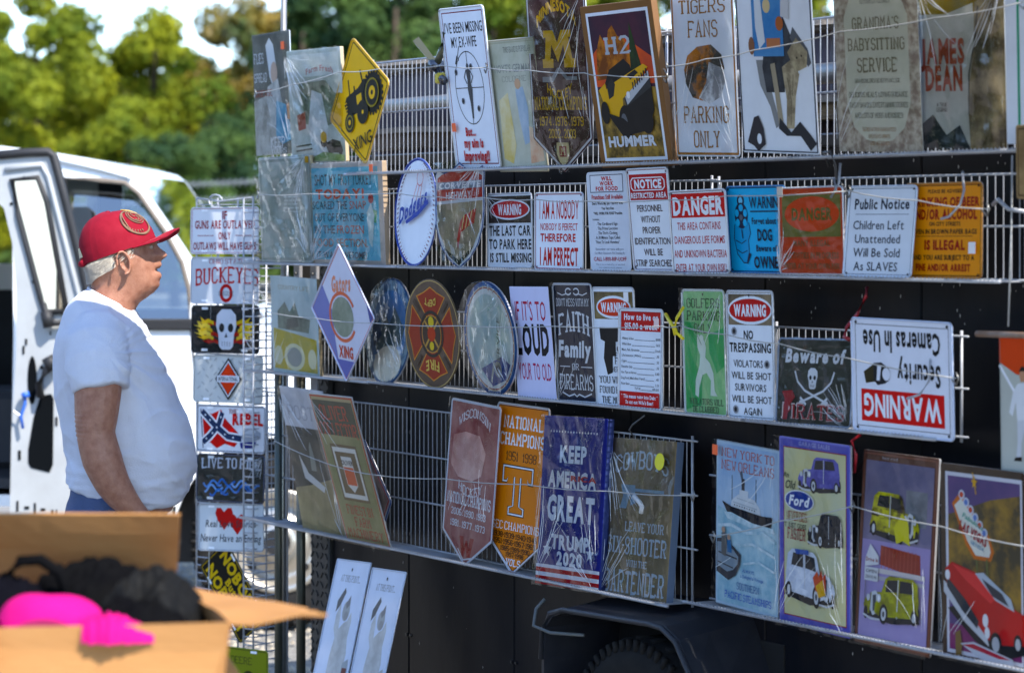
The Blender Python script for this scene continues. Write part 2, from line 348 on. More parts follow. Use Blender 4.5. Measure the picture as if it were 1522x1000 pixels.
# barbed wire fence beyond the van
f = empty('wire_fence', (tx(300, 26), 26, 0), label='barbed wire fence with three strands running behind the white van', cat='fence')
WR = mat('galvanised_wire', '9a9d9e', .45, .7)
for k, (za, zb) in enumerate(((1.98, 2.13), (1.84, 1.97), (1.70, 1.82))):
    s = MB(); pts = [(-1.6+3.2*i/24, 0, za+(zb-za)*i/24+.0) for i in range(25)]
    s.tube(pts, .004, 5)
    for i in range(60):
        t = i/59; x = -1.6+3.2*t; z = za+(zb-za)*t
        s.tube([(x-.015, 0, z-.03), (x+.015, .01, z+.03)], .007, 4)
    s.build('wire_strand', WR, f)
for x in (-1.6, 1.6):
    s = MB(); s.tube([(x, .05, 0), (x, .05, 2.2)], .035, 8); s.build('post', mat('fence_post', '5c5346', .9), f)

# ---------------------------------------------------------------- white van
WHITE = mat('van_white_paint', (.8, .82, .82), .22, coat=.5, spec=.4)
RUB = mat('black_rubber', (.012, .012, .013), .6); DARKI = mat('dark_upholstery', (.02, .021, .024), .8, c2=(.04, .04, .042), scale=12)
GLASS = clear_mat('tinted_window_glass', (.55, .66, .68), 5., .02)
VY = 11.8
def vx(px, y=VY): return (px-761)/4262*y
def vz(py, y=VY): return 1.65+(340-py)/4262*y
def VP(l, y=VY): return [(vx(a, y), vz(b, y)) for a, b in l]
van = empty('white_van', (vx(200), VY, 0), label='white cargo van parked behind the man with its side door open', cat='van')
def loc(l): return [(x-vx(200), z) for x, z in l]
wc = (vx(412)-vx(200), .362)
arch = [(wc[0]+.43*math.cos(a), wc[1]+.43*math.sin(a)) for a in [math.radians(t) for t in range(184, -5, -10)]]
top = loc(VP([(-620, 212), (-300, 206), (0, 217), (75, 226), (150, 239), (185, 248), (199, 259), (240, 316), (292, 394), (338, 466), (360, 476), (480, 505), (545, 545), (560, 600), (560, 735), (520, 750)]))
out = top+arch[::-1]+loc(VP([(262, 752), (0, 752), (-620, 752)]))
win = loc(VP([(92, 264), (150, 268), (186, 272), (206, 288), (245, 344), (270, 390), (281, 430), (282, 478), (88, 478)]))
cargo = loc(VP([(-330, 262), (12, 262), (18, 300), (20, 500), (16, 735), (-330, 735)]))
# near side in two plates so each keeps one hole: split at the pillar
sx = loc(VP([(50, 0)]))[0][0]
def clip(poly, x, keep):
    r = []; n = len(poly)
    for i in range(n):
        a = poly[i]; c = poly[(i+1) % n]; ia = (a[0] >= x) == keep; ic = (c[0] >= x) == keep
        if ia: r.append(a)
        if ia != ic: t = (x-a[0])/(c[0]-a[0]); r.append((x, a[1]+t*(c[1]-a[1])))
    return r
s = MB(); front = clip(out, sx, True); back = clip(out, sx, False)
for y in (0, 1.85):
    s.prism(front, y, y+.03, hole=win)
    s.prism(back, y, y+.03, hole=cargo if y == 0 else loc(VP([(-300, 285), (30, 285), (30, 400), (-300, 400)])))
n = len(top)
for i in range(n-1):
    if i in (6, 7, 8): continue       # windshield opening
    (x0, z0), (x1, z1) = top[i], top[i+1]; s.add([(x0, .03, z0), (x1, .03, z1), (x1, 1.85, z1), (x0, 1.85, z0)], [(0, 1, 2, 3)])
x0 = out[0][0]; s.box(x0-.02, x0, 0, 1.88, out[-1][1], out[0][1])
s.box(x0, wc[0]-.45, .03, 1.85, out[-1][1], out[-1][1]+.04)
s.build('body', WHITE, van)
hl = MB()
for i in range(6):
    (xa, za), (xb, zb) = top[i], top[i+1]; hl.add([(xa, .035, za-.03), (xb, .035, zb-.03), (xb, 1.84, zb-.03), (xa, 1.84, za-.03)], [(3, 2, 1, 0)])
for yy in (.033, 1.845):
    hl.prism(clip(front, .95, False), yy, yy+.002, hole=win)
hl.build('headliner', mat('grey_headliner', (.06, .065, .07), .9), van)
s = MB(); a, c = top[6], top[9]; s.add([(a[0], .05, a[1]), (c[0], .05, c[1]), (c[0], 1.83, c[1]), (a[0], 1.83, a[1])], [(0, 1, 2, 3)]); s.build('windshield', GLASS, van)
s = MB(); zz0 = min(z for x, z in win); s.add([(x, .012+(z-zz0)*.22, z) for x, z in win], [tuple(range(len(win)))]); s.build('side_window', GLASS, van)
s = MB(); s.tube([(x, -.004, z) for x, z in win], .011, 6, closed=True)
s.build('window_seal', mat('tan_seal', (.16, .13, .1), .6), van, True)
s = MB(); s.bbox(win[-1][0], win[-2][0]+.02, -.02, .01, win[-1][1]-.035, win[-1][1]+.012, .006); s.build('window_sill', RUB, van)
s = MB(); dg = loc(VP([(62, 232), (150, 251), (191, 262), (193, 266)])); s.tube([(x, -.008, z) for x, z in dg], .012, 6); s.build('rain_gutter', WHITE, van, True)
s = MB(); dl = loc(VP([(88, 262), (84, 478), (86, 700), (100, 748)])); s.tube([(x, -.001, z) for x, z in dl], .004, 5)
dl = loc(VP([(283, 480), (290, 560), (300, 650), (290, 748)])); s.tube([(x, -.001, z) for x, z in dl], .004, 5); s.build('door_gap', RUB, van)
s = MB(); s.bbox(wc[0]-.52, wc[0]-1.9, -.06, .02, .33, .40, .03); s.build('side_step', mat('step_metal', (.5, .47, .4), .35, .6), van)
s = MB()                                                     # seats and cab
for xx in (-.05, -.05):
    pass
def seat(x, y):
    q = MB(); q.bbox(x-.26, x+.28, y, y+.5, .75, .95, .05); q.bbox(x-.34, x-.18, y+.02, y+.48, .95, 1.42, .06); q.bbox(x-.33, x-.22, y+.12, y+.38, 1.44, 1.62, .04)
    return q.build('seat', mat('seat_cloth', (.10, .10, .11), .9), van)
seat(-.05, .25); seat(-.05, 1.1)
s = MB(); s.bbox(.38, .62, .1, 1.75, .7, 1.18, .05); s.build('dashboard', DARKI, van)
s = MB(); s.tube([(.42+.05*math.cos(a), .5+.18*math.sin(a), 1.12+.16*math.cos(a)) for a in [i*math.pi/8 for i in range(16)]], .014, 6, closed=True); s.build('steering_wheel', RUB, van, True)
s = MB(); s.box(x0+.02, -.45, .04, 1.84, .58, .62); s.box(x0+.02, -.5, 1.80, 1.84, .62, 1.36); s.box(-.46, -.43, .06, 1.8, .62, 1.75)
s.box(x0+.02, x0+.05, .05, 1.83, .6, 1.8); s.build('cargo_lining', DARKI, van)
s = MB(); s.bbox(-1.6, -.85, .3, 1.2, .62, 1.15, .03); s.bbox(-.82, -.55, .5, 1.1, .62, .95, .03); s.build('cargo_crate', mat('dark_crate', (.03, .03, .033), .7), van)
def lathe(prof, n=40):
    b = MB(); b.rings([[(r*math.cos(2*math.pi*j/n), y, r*math.sin(2*math.pi*j/n)) for j in range(n)] for r, y in prof], cap=False); return b
def wheel(parent, x, y, z, R, rim, white):
    t = lathe([(rim, .02), (rim+.02, 0), (R-.05, -.01), (R-.012, .01), (R, .04), (R, .17), (R-.012, .2), (rim+.02, .21), (rim, .19)], 48)
    for j in range(60):
        a = 2*math.pi*j/60; M = Matrix.Rotation(a, 4, 'Y'); t.box(R-.006, R+.004, .03+.07*(j % 2), .10+.07*(j % 2), -.011, .011, M=M); t.box(R-.03, R-.002, -.002, .012, -.006, .006, M=M)
    w1 = t.build('tyre', mat('tyre_rubber', (.008, .008, .009), .8, spec=.1, c2=(.026, .025, .023), scale=14), parent, True); w1.location = (x, y, z)
    q = lathe([(rim+.004, .01), (rim-.006, -.004), (rim-.03, .012), (rim-.045, .05), (rim*.62, .06), (rim*.5, .035), (rim*.42, .03), (rim*.4, -.01), (rim*.3, -.03), (0.001, -.03)], 40)
    w2 = q.build('rim', white, parent, True); w2.location = (x, y, z)
    h = MB()
    for j in range(8):
        a = 2*math.pi*j/8; c = (math.cos(a)*rim*.72, .046, math.sin(a)*rim*.72)
        h.add([(c[0]+.017*math.cos(t_), c[1], c[2]+.017*math.sin(t_)) for t_ in [k*math.pi/5 for k in range(10)]], [tuple(range(10))])
    h.add([(rim*.26*math.cos(k*math.pi/8), -.034, rim*.26*math.sin(k*math.pi/8)) for k in range(16)], [tuple(range(16))])
    w3 = h.build('hub_cap', RUB, w2); 
wheel(van, wc[0], .02, .362, .362, .215, mat('steel_rim', (.62, .58, .5), .3, .75, c2=(.4, .36, .3), scale=5))
s = MB(); s.box(wc[0]-.46, wc[0]+.46, .25, .3, .25, .9); s.build('wheel_well', RUB, van)
# opened side door, inner face to us
DY = 11.42
dr = [(vx(a, DY)-vx(200), vz(b, DY)) for a, b in [(-55, 236), (40, 227), (72, 226), (80, 232), (98, 300), (118, 380), (134, 450), (141, 560), (141, 790), (14, 792), (17, 640), (24, 520), (24, 430), (18, 360), (6, 310), (-20, 285), (-50, 278)]]
dw = [(vx(a, DY)-vx(200), vz(b, DY)) for a, b in [(18, 268), (56, 264), (70, 300), (98, 455), (94, 463), (66, 463), (60, 440), (28, 320)]]
s = MB(); s.prism(dr, DY-VY, DY-VY+.045, hole=dw)
door = s.build('side_door', mat('door_paint_shaded', (.40, .42, .43), .4, c2=(.32, .33, .33), scale=5), van)  # white door, its shade put into the paint as darker grey
y = DY-VY
s = MB(); s.add([(x, y+.02, z) for x, z in dw], [tuple(range(len(dw)))]); s.build('door_glass', clear_mat('pale_glass', (.85, .85, .75), 1.6, .05), door)
s = MB(); s.tube([(x, y-.006, z) for x, z in dw], .013, 6, closed=True); s.build('glass_seal', RUB, door, True)
s = MB(); st = dr[1:8]; s.tube([(x, y-.004, z) for x, z in dr[0:9]], .02, 6); s.build('weatherstrip', RUB, door, True)
s = MB()
inner = [(vx(a, DY)-vx(200), vz(b, DY)) for a, b in [(8, 252), (62, 245), (72, 262), (118, 440), (122, 490)]]
s.tube([(x, y-.004, z) for x, z in inner], .012, 6); s.build('door_rib', MATS['door_paint_shaded'], door, True)
HB = mat('door_hole_black', (.005, .006, .007), .8, spec=0)
s = MB()
for ce, rx, rz in (((48, 565), 7, 36),):
    c = (vx(ce[0], DY)-vx(200), vz(ce[1], DY)); s.add([(c[0]+rx/373*math.cos(k*math.pi/10), y-.003, c[1]+rz/373*math.sin(k*math.pi/10)) for k in range(20)], [tuple(range(20))])
pl = [(vx(a, DY)-vx(200), vz(b, DY)) for a, b in [(60, 588), (76, 585), (80, 592), (79, 690), (74, 702), (46, 695), (42, 688), (42, 668), (50, 620)]]
s.build('access_hole', HB, door); s = MB(); s.add([(x, y-.003, z) for x, z in pl], [tuple(range(len(pl)))]); s.build('access_hole', HB, door)
for a, b_, ww, hh in [(29, 676, 4, 14), (35, 520, 3, 12), (39, 508, 3, 9), (62, 546, 4, 5), (84, 626, 3, 13), (26, 752, 3, 16), (40, 754, 7, 4), (52, 756, 3, 18), (64, 757, 7, 4), (78, 762, 3, 10), (84, 762, 2, 10), (17, 303, 4, 4), (36, 264, 4, 4), (49, 419, 3, 4), (75, 495, 2, 6)]:
    s = MB(); c = (vx(a, DY)-vx(200), vz(b_, DY)); s.box(c[0]-ww/746, c[0]+ww/746, y-.004, y-.001, c[1]-hh/746, c[1]+hh/746); s.build('access_hole', HB, door)
s = MB(); P = lambda a, b_, d=.03: (vx(a, DY)-vx(200), y-d, vz(b_, DY))
s.tube([P(80, 540), P(70, 550), P(60, 570), P(62, 590)], .016, 8); s.tube([P(72, 530), P(82, 548)], .028, 6)
s.tube([P(66, 450), P(72, 472), P(84, 480), P(100, 478)], .014, 6); s.tube([P(70, 462), P(75, 486)], .026, 6); s.build('latch_linkage', RUB, door, True)
s = MB(); s.tube([P(40, 586), P(39, 600), P(33, 618), P(36, 636)], .007, 6); s.tube([P(39, 582), P(41, 590)], .018, 6); s.build('blue_lock_rod', mat('blue_plastic', (.03, .12, .5), .4), door, True)
s = MB(); s.tube([P(22, 610), P(33, 618)], .004, 5); s.build('cable', WR, door)
# ---------------------------------------------------------------- black trailer and its load
def wemp(name, u, w, z, label, cat, group=None): return empty(name, WP(u, w, z), (0, 0, WA), label, cat, group)
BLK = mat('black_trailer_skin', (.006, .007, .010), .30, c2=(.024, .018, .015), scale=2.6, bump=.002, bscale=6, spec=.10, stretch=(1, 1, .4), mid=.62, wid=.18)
TRK = empty('trailer', WP(0, 0, 0), (0, 0, WA), 'black enclosed trailer side that all the sign racks hang on', 'trailer')
seams = [-.86, -.36, .262, .865, 1.468, 2.07, 2.67, 3.6]
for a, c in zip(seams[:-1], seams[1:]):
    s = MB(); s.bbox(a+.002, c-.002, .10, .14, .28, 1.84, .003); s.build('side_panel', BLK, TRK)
s = MB(); s.box(-.86, 3.6, .143, .16, .28, 1.83); s.bbox(-.97, 3.6, .145, 1.9, .22, .34, .01); s.box(-.975, -.955, .16, 1.88, .34, 1.83); s.box(3.58, 3.6, .16, 1.88, .34, 1.83); s.box(-.97, 3.6, 1.86, 1.88, .3, 1.83); s.box(-.97, 3.6, .16, 1.88, 1.60, 1.63)
s.build('box_body', mat('trailer_inside', (.012, .012, .013), .7), TRK)
s = MB()
for a in seams[1:-1]:
    for z in (.45, .75, 1.05, 1.35, 1.65):
        s.tube([(a+.012, .102, z), (a+.012, .096, z)], .005, 8); s.tube([(a-.012, .102, z), (a-.012, .096, z)], .005, 8)
s.build('rivets', mat('rivet', (.05, .05, .05), .4, .6), TRK)
s = MB(); s.bbox(-.98, 3.6, .085, .15, 1.84, 1.872, .004); s.build('top_rail', mat('rail_black', (.02, .02, .022), .35, .3), TRK)
# tread plate corner
s = MB(); s.bbox(-.99, -.865, .085, .15, .25, 1.84, .004)
for i in range(52):
    for j in range(4):
        x = -.978+.033*j; z = .27+.03*i; r = .8 if (i+j) % 2 else -.8
        s.box(-.0105, .0105, -.003, 0, -.0028, .0028, M=Matrix.Translation((x, .085, z)) @ Matrix.Rotation(r, 4, 'Y'))
s.build('tread_plate_corner', mat('tread_plate', (.10, .10, .10), .4, .7, c2=(.05, .048, .045), scale=9), TRK)
# spots and chips on the black skin
s = MB()
for i in range(230):
    x = random.uniform(-.8, 2.6); z = random.choice([random.uniform(.4, .75), random.uniform(1.1, 1.2), random.uniform(1.44, 1.54), random.uniform(1.76, 1.83)]); r = random.uniform(.0008, .0025)
    s.add([(x+r*math.cos(k), .0985, z+r*random.uniform(1, 3)*math.sin(k)) for k in (0, 1.2, 2.4, 3.6, 4.8)], [(0, 1, 2, 3, 4)])
s.build('paint_chips', mat('chip', (.35, .33, .3), .7), TRK)
# fender and wheel
FU = lambda u: u
s = MB()
prof = [(.79, .40), (.792, .55), (.80, .63), (.835, .672), (.90, .688), (1.30, .700), (1.36, .697), (1.42, .672), (1.50, .58), (1.56, .45), (1.58, .38)]
pin = [(x+(.012 if i < 4 else (-.012 if i > 6 else 0)), z-(.012 if 2 < i < 8 else 0)) for i, (x, z) in enumerate(prof)]
R = []
for y, dz in ((.10, .035), (-.03, .012), (-.115, .0), (-.125, -.006)):
    R.append([(x, y, z+dz*(1 if 2 < i < 8 else 0)) for i, (x, z) in enumerate(prof)]+[(x, y, z+dz*(1 if 2 < i < 8 else 0)) for x, z in pin[::-1]])
s.rings(R); s.build('fender', mat('fender_black', (.010, .012, .018), .4, coat=.1, spec=.25, c2=(.03, .03, .034), scale=10), TRK)
s = MB(); s.tube([(x, -.127, z-.004) for x, z in prof[1:]], .007, 8); s.build('fender_lip', mat('fender_lip', (.02, .022, .028), .5, .0), TRK, True)
s = MB(); s.tube([(.80, -.12, .70), (.79, -.14, .675), (.81, -.16, .635), (.86, -.14, .622), (.96, -.10, .625)], .0045, 8); s.build('cable_loop', mat('grey_cable', (.10, .11, .11), .5), TRK, True)
s = MB(); s.box(.82, 1.55, .10-.004, .10, .28, .66); s.build('wheel_well', mat('well_black', (.003, .003, .003), .9), TRK)
wheel(TRK, 1.2, -.10, .322, .322, .19, mat('trailer_rim', (.35, .35, .35), .4, .6))
# load on the trailer
LT = 1.84
WOOD = mat('weathered_timber', (.20, .155, .11), .8, c2=(.07, .055, .045), scale=4, stretch=(1, 12, 12), bump=.006, bscale=14)
def timber(u0, u1, w, z0, z1, dep, label, col=WOOD, tilt=0):
    t = wemp('timber_beam', (u0+u1)/2, w, z0, label, 'timber', None); L_ = (u1-u0)/2; n = 24; Rr = []
    for i in range(n+1):
        x = -L_+2*L_*i/n; q = lambda a: .007*noise.noise(Vector((x*3, a, z0*9))); h = z1-z0
        Rr.append([(x, q(1), tilt*x+q(2)), (x, dep+q(3), tilt*x+q(4)), (x, dep+q(5), tilt*x+h+q(6)), (x, dep*.5, tilt*x+h+q(8)), (x, q(7), tilt*x+h+q(9))])
    s = MB(); s.rings(Rr); s.build('beam', col, t)
    s = MB(); s.rings([[(p[0], p[1]*1.02-.003, p[2]) for p in r[3:]]+[(r[4][0], r[4][1]-.012, r[4][2]-.018)] for r in Rr]); s.build('bark_edge', mat('bark_edge', (.30, .25, .19), .9, c2=(.1, .08, .06), scale=20, bump=.01, bscale=30), t)
timber(-1.13, .9, -.36, 2.150, 2.185, .2, 'bark edged plank lying highest on the trailer load, behind the spring clamp')
timber(.95, 3.1, -.36, 2.145, 2.175, .2, 'bark edged plank on the trailer load behind the tiger fans sign')
timber(-1.16, 1.2, -.30, 1.90, 1.965, .1, 'squared brown timber low on the trailer load behind the left upper rack', mat('brown_timber', (.13, .085, .05), .8, c2=(.05, .035, .025), scale=5, stretch=(1, 10, 10), bump=.004, bscale=20))
timber(1.22, 3.2, -.30, 1.915, 1.975, .1, 'squared yellowish timber low on the load behind the grandmother sign', mat('yellow_timber', (.25, .18, .08), .8, c2=(.08, .06, .04), scale=5, stretch=(1, 10, 10), bump=.004, bscale=20))
for (u0, u1, z, r, lb) in ((-1.18, 1.3, 2.035, .022, 'pale metal pipe lying along the load behind the tractor sign and ex-wife sign'), (1.33, 3.2, 2.03, .026, 'pale metal pipe lying along the load at the right, behind the upper posters')):
    t = wemp('metal_pipe', (u0+u1)/2, -.30, z, lb, 'pipe'); q = lathe([(r*.85, 0), (r, 0), (r, u1-u0), (r*.85, u1-u0)], 20)
    o = q.build('pipe', mat('pipe_metal', (.42, .42, .40), .4, .6, c2=(.2, .18, .16), scale=8), t, True); o.rotation_euler = (0, 0, -math.pi/2); o.location = (-(u1-u0)/2, 0, 0)
for (u0, u1, lb) in ((-1.2, 1.0, 'violet grey corrugated sheet standing behind the left upper rack'), (1.02, 3.1, 'grey corrugated sheet standing behind the upper posters at the right')):
    t = wemp('corrugated_sheet', u0, -.42, 1.86, lb, 'metal sheet'); s = MB(); n = int((u1-u0)/.02); Z = (0, .285)
    s.rings([[((u1-u0)*i/n, .012*math.sin(i*1.6), z) for i in range(n+1)] for z in Z]+[[((u1-u0)*i/n, .012*math.sin(i*1.6)+.002, z) for i in range(n+1)] for z in Z[::-1]], cap=False, close=False)
    s.build('sheet', mat('corrugated', (.13, .125, .17), .4, .5, c2=(.06, .05, .06), scale=5), t)
t = wemp('tarpaulin', 1.2, -.62, 1.64, 'dark tarpaulin bundle filling the trailer behind the upper rack', 'tarpaulin')
s = MB(); s.rings([[(-2.3+4.2*i/40, (1 if k in (2, 3) else 0)*1.0+.02*noise.noise(Vector((i*.5, k, 0))), z+.02*noise.noise(Vector((i*.4, k, 5)))) for i in range(41)] for k, z in enumerate((0, .40, .44, 0))], cap=False, close=False)
s.build('cloth', mat('tarp', (.025, .025, .03), .6), t, True)

# poles
GREENP = mat('dark_green_pole', (.045, .07, .065), .35, .5, c2=(.10, .08, .05), scale=7)
for u, w, top_, r, lb, m in ((-1.045, .0, 1.24, .0135, 'left of the two dark green steel posts under the left rack', GREENP), (-.885, .0, 1.22, .0145, 'right of the two dark green steel posts under the left rack', GREENP)):
    t = wemp('steel_post', u, w, 0, lb, 'post', 'posts under the left rack'); s = MB(); s.tube([(0, 0, 0), (0, 0, top_)], r, 12); s.build('tube', m, t, True); s = MB(); s.bbox(-.05, .05, -.05, .05, 0, .008); s.build('foot_plate', m, t)
t = wemp('metal_pole', -1.135, -.06, 0, 'thin grey metal pole rising above the cowboy poster into the sky', 'pole')
s = MB(); s.tube([(0, 0, 0), (0, 0, 2.7)], .0095, 12); s.build('tube', mat('grey_pole', (.3, .3, .29), .4, .6, c2=(.16, .15, .14), scale=12), t, True); s = MB(); s.bbox(-.05, .05, -.05, .05, 0, .008); s.build('foot_plate', GREENP, t)

# ---------------------------------------------------------------- wire racks
CH = mat('white_coated_wire', (.42, .45, .50), .35, .25, c2=(.28, .28, .29), scale=14)
WIREM = {}
def rack(u0, u1, z0, z1, mids, label, wb=-.012, lip=.085, ends=True):
    t = wemp('wire_rack', u0, wb, z0, label, 'rack', 'white wire racks on the trailer side')
    h = z1-z0; L_ = u1-u0
    if round(h, 3) not in WIREM:
        s = MB(); s.tube([(0, 0, 0), (0, 0, h)], .00135, 5, caps=False); WIREM[round(h, 3)] = s.build('wire', CH, t); WIREM[round(h, 3)].location = (.01, 0, 0); k0 = 1
    else: k0 = 0
    src = WIREM[round(h, 3)]
    n = int(L_/.0262)
    for i in range(k0, n): dupe(src, 'wire', t, (.01+i*.0262, 0, 0))
    for z in [0, h]+[m-z0 for m in mids]:
        s = MB(); s.tube([(-.028, -.004, z), (L_+.028, -.004, z)], .0028, 6); s.build('rail', CH, t, True)
    s = MB(); s.tube([(-.02, -lip, -.002), (L_+.02, -lip, -.002)], .0042, 6); s.build('shelf_lip', CH, t, True)
    s = MB()
    for i in range(int(L_/.0131)):
        x = .004+i*.0131; s.tube([(x, .002, -.003), (x, -lip-.002, -.003), (x, -lip-.0045, .004)], .0017, 4, caps=False)
    tag(s.build('shelf_wires', CH, t), kind='stuff')
    if ends:
        for x in (0, L_):
            s = MB(); s.tube([(x, 0, -.012), (x, 0, h+.012)], .0036, 6); s.build('end_wire', CH, t, True)
    return t
rack(-.42, 1.17, 1.812, 2.137, [1.99], 'upper wire rack section from the tractor sign to the truck poster')
rack(1.20, 3.0, 1.812, 2.13, [1.96], 'upper wire rack section at the right holding the tiger and grandmother signs')
rack(-1.12, -.45, 1.812, 2.0, [1.9], 'short upper wire rack section at the far left behind the cowboy poster', lip=.03)
rack(-1.19, -.12, 1.543, 1.765, [1.655], 'second wire rack from the top, left end, holding the turkey sign')
rack(-.09, 1.37, 1.543, 1.767, [1.655], 'second wire rack from the top, middle, holding the shield and warning signs')
rack(1.40, 2.53, 1.543, 1.764, [1.655], 'second wire rack from the top, right, holding the yellow beer notice')
rack(-1.12, -.30, 1.205, 1.41, [1.31], 'third wire rack from the top at the left behind the blue and white diamond')
rack(-.27, 1.62, 1.207, 1.417, [1.31], 'third wire rack from the top, middle, holding the round signs and green golf sign')
rack(1.64, 2.32, 1.207, 1.421, [1.31], 'third wire rack from the top, right, holding the pirates sign')
rack(-1.16, 1.285, .737, 1.132, [.868, 1.0], 'large lower wire rack at the left holding the pennants')
rack(1.395, 3.0, .757, 1.055, [.91], 'lower wire rack at the right holding the old car posters')
rack(2.69, 3.2, 1.36, 1.80, [1.5, 1.66], 'wire grid panel cut off by the right edge of the picture', wb=.01, lip=.02)

# elastic cords
CORDM = mat('grey_elastic_cord', (.30, .30, .29), .6, c2=(.45, .45, .43), scale=40)
CL = dict(c1='thin wire across the cowboy poster and the tractor sign', c2='thin wire across the maroon pennant and the truck poster', c3='thin cord rising across the grandmother sign to the top right',
          c4='thin cord across the baseball, shield and restricted area signs', c5='thin cord across the Public Notice sign and the yellow beer notice', c6='thin cord across the diamond and round signs', c7='thin cord across the green golf sign, pirates sign and upside down security sign',
          c8='thin cord across the pennants and the blue flag poster', c9='thin cord across the steamship and old car posters', c10='thin cord across the drive-in and neon city posters')
for k, pts in CORDS.items():
    P = [WP(*(a[0], a[1], a[2])) for a in pts]; o = P[0].copy(); Q = []
    for a, c in zip(P[:-1], P[1:]):
        for j in range(4): Q.append(a.lerp(c, j/4)-o+Vector((0, 0, -.004*math.sin(j/4*math.pi))))
    Q.append(P[-1]-o)
    t = empty('elastic_cord', o, label=CL[k], cat='cord', group='thin cords holding the signs'); s = MB(); s.tube(Q, .0014, 5); s.build('cord', CORDM, t, True)
    s = MB(); e = [P[-1]-o, P[0]-o]
    for q in e:
        s.tube([q+Vector((0, 0, .012)), q+Vector((.004, -.006, 0)), q+Vector((0, 0, -.014)), q+Vector((-.004, .03, -.004))], .0022, 5)
    s.build('hook', mat('steel_hook', (.25, .25, .24), .35, .8), t, True)
def loose(name, pts, r, m, label, cat):
    P = [WP(*p) for p in pts]; s = MB(); s.tube([p-P[0] for p in P], r, 7); o = s.build(name, m, None, True); o.location = P[0]; return tag(o, label, cat)
RED = mat('red_hook_plastic', (.28, .01, .02), .35)
loose('bungee_hook', [(2.03, .02, 1.52), (2.04, .03, 1.50), (2.02, .04, 1.46), (1.995, .05, 1.43), (2.0, .06, 1.41), (2.02, .06, 1.405)], .0045, RED, 'red hook hanging above the pirates sign', 'hook')
loose('bungee_hook', [(2.02, .03, 1.195), (2.015, .05, 1.18), (2.03, .05, 1.15), (2.01, .04, 1.11)], .0038, RED, 'red hook hanging just below the pirates sign rack', 'hook')
S_H = mat('dark_wire_hook', (.10, .10, .10), .4, .6)
loose('wire_hook', [(1.93, .05, 1.79), (1.95, .08, 1.82), (1.99, .09, 1.82), (1.995, .08, 1.79), (1.97, .06, 1.765), (1.975, .04, 1.74), (2.0, .05, 1.73)], .0032, S_H, 'dark bent wire hook above the Public Notice sign', 'hook')
loose('wire_hook', [(2.0, .07, 1.795), (2.0, .075, 1.75), (1.985, .085, 1.72), (2.01, .09, 1.735), (1.99, .08, 1.76)], .003, CH, 'pale twisted wire tie at the top corner of the Public Notice sign', 'wire tie')
loose('wire_hook', [(2.40, .05, 1.77), (2.43, .07, 1.73), (2.43, .08, 1.70), (2.405, .09, 1.675), (2.39, .10, 1.67)], .0026, CH, 'white cord loop at the right end of the beer notice', 'wire tie')
loose('wire_hook', [(2.30, .05, 1.40), (2.33, .08, 1.37), (2.34, .09, 1.33), (2.32, .10, 1.30), (2.30, .12, 1.29)], .0026, CH, 'white cord loop right of the upside down security sign', 'wire tie')
loose('wire_hook', [(1.18, .06, 1.19), (1.14, .07, 1.165), (1.11, .06, 1.15), (1.12, .05, 1.13)], .002, S_H, 'thin bent wire hanging over the cowboy gun sign', 'hook')
loose('bungee_hook', [(1.28, .155, 1.005), (1.30, .15, .99), (1.31, .15, .98), (1.305, .15, .965)], .006, mat('pale_knot', (.5, .5, .5), .8), 'knotted cord end at the right side of the cowboy gun sign', 'knot')
YL = mat('yellow_strap', (.75, .60, .01), .45)
loose('strap', [(1.275, .06, 1.442), (1.32, .08, 1.43), (1.355, .09, 1.415), (1.365, .09, 1.395)], .0045, YL, 'yellow strap tied between the budget sign and the green golf sign', 'strap')
loose('strap', [(1.378, .075, 1.463), (1.37, .09, 1.435), (1.362, .09, 1.415), (1.37, .09, 1.40), (1.385, .08, 1.385)], .0038, YL, 'yellow strap end standing up beside the green golf sign', 'strap')
loose('wire_hook', [(2.50, .05, 1.70), (2.54, .07, 1.71), (2.56, .06, 1.69), (2.60, .05, 1.685)], .0045, CH, 'grey metal prong sticking out right of the beer notice', 'hook')
loose('cord_piece', [(2.56, .05, 1.80), (2.57, .06, 1.66), (2.56, .06, 1.45)], .002, CORDM, 'thin cord hanging down near the right edge right of the beer notice', 'cord')
loose('price_bar', [(2.46, .06, 1.432), (2.8, .06, 1.435)], .007, mat('rusty_bar', (.4, .33, .28), .6, .4, c2=(.25, .12, .05), scale=20), 'rusty white bar end at the right edge above the orange sign', 'bar')
# spring clamp
t = wemp('spring_clamp', .16, .09, 2.10, 'metal spring clamp gripping the left edge of the ex-wife sign', 'clamp')
s = MB(); Rr = []
for i in range(9):
    a = i/8; x = -.115+.115*a; z = .075-.075*a; hw = .015-.004*a; Rr.append([(x-.3*hw, hw, z), (x+.5*hw, .002, z+hw*.8), (x+.3*hw, -hw, z), (x-.6*hw, .0, z-hw*.6)])
s.rings(Rr); s.build('handle', mat('clamp_handle', (.13, .13, .08), .3, .6), t)
s = MB(); s.tube([(.0, 0, .0), (.03, 0, .04), (.05, 0, .09)], [.011, .010, .008], 8); s.build('handle', mat('clamp_handle', (.1, .1, .1), .3, .7), t, True)
s = MB(); s.tube([(0, -.02, 0), (0, .02, 0)], .016, 12); s.tube([(0, 0, 0), (.02, 0, -.03), (.045, 0, -.045)], .012, 8); s.build('spring', mat('clamp_steel', (.12, .12, .13), .25, .9), t, True)
s = MB(); s.bbox(.01, .035, -.012, .012, -.05, -.02, .004); s.build('jaw_pad', mat('jaw_yellow', (.5, .4, .02), .4), t)
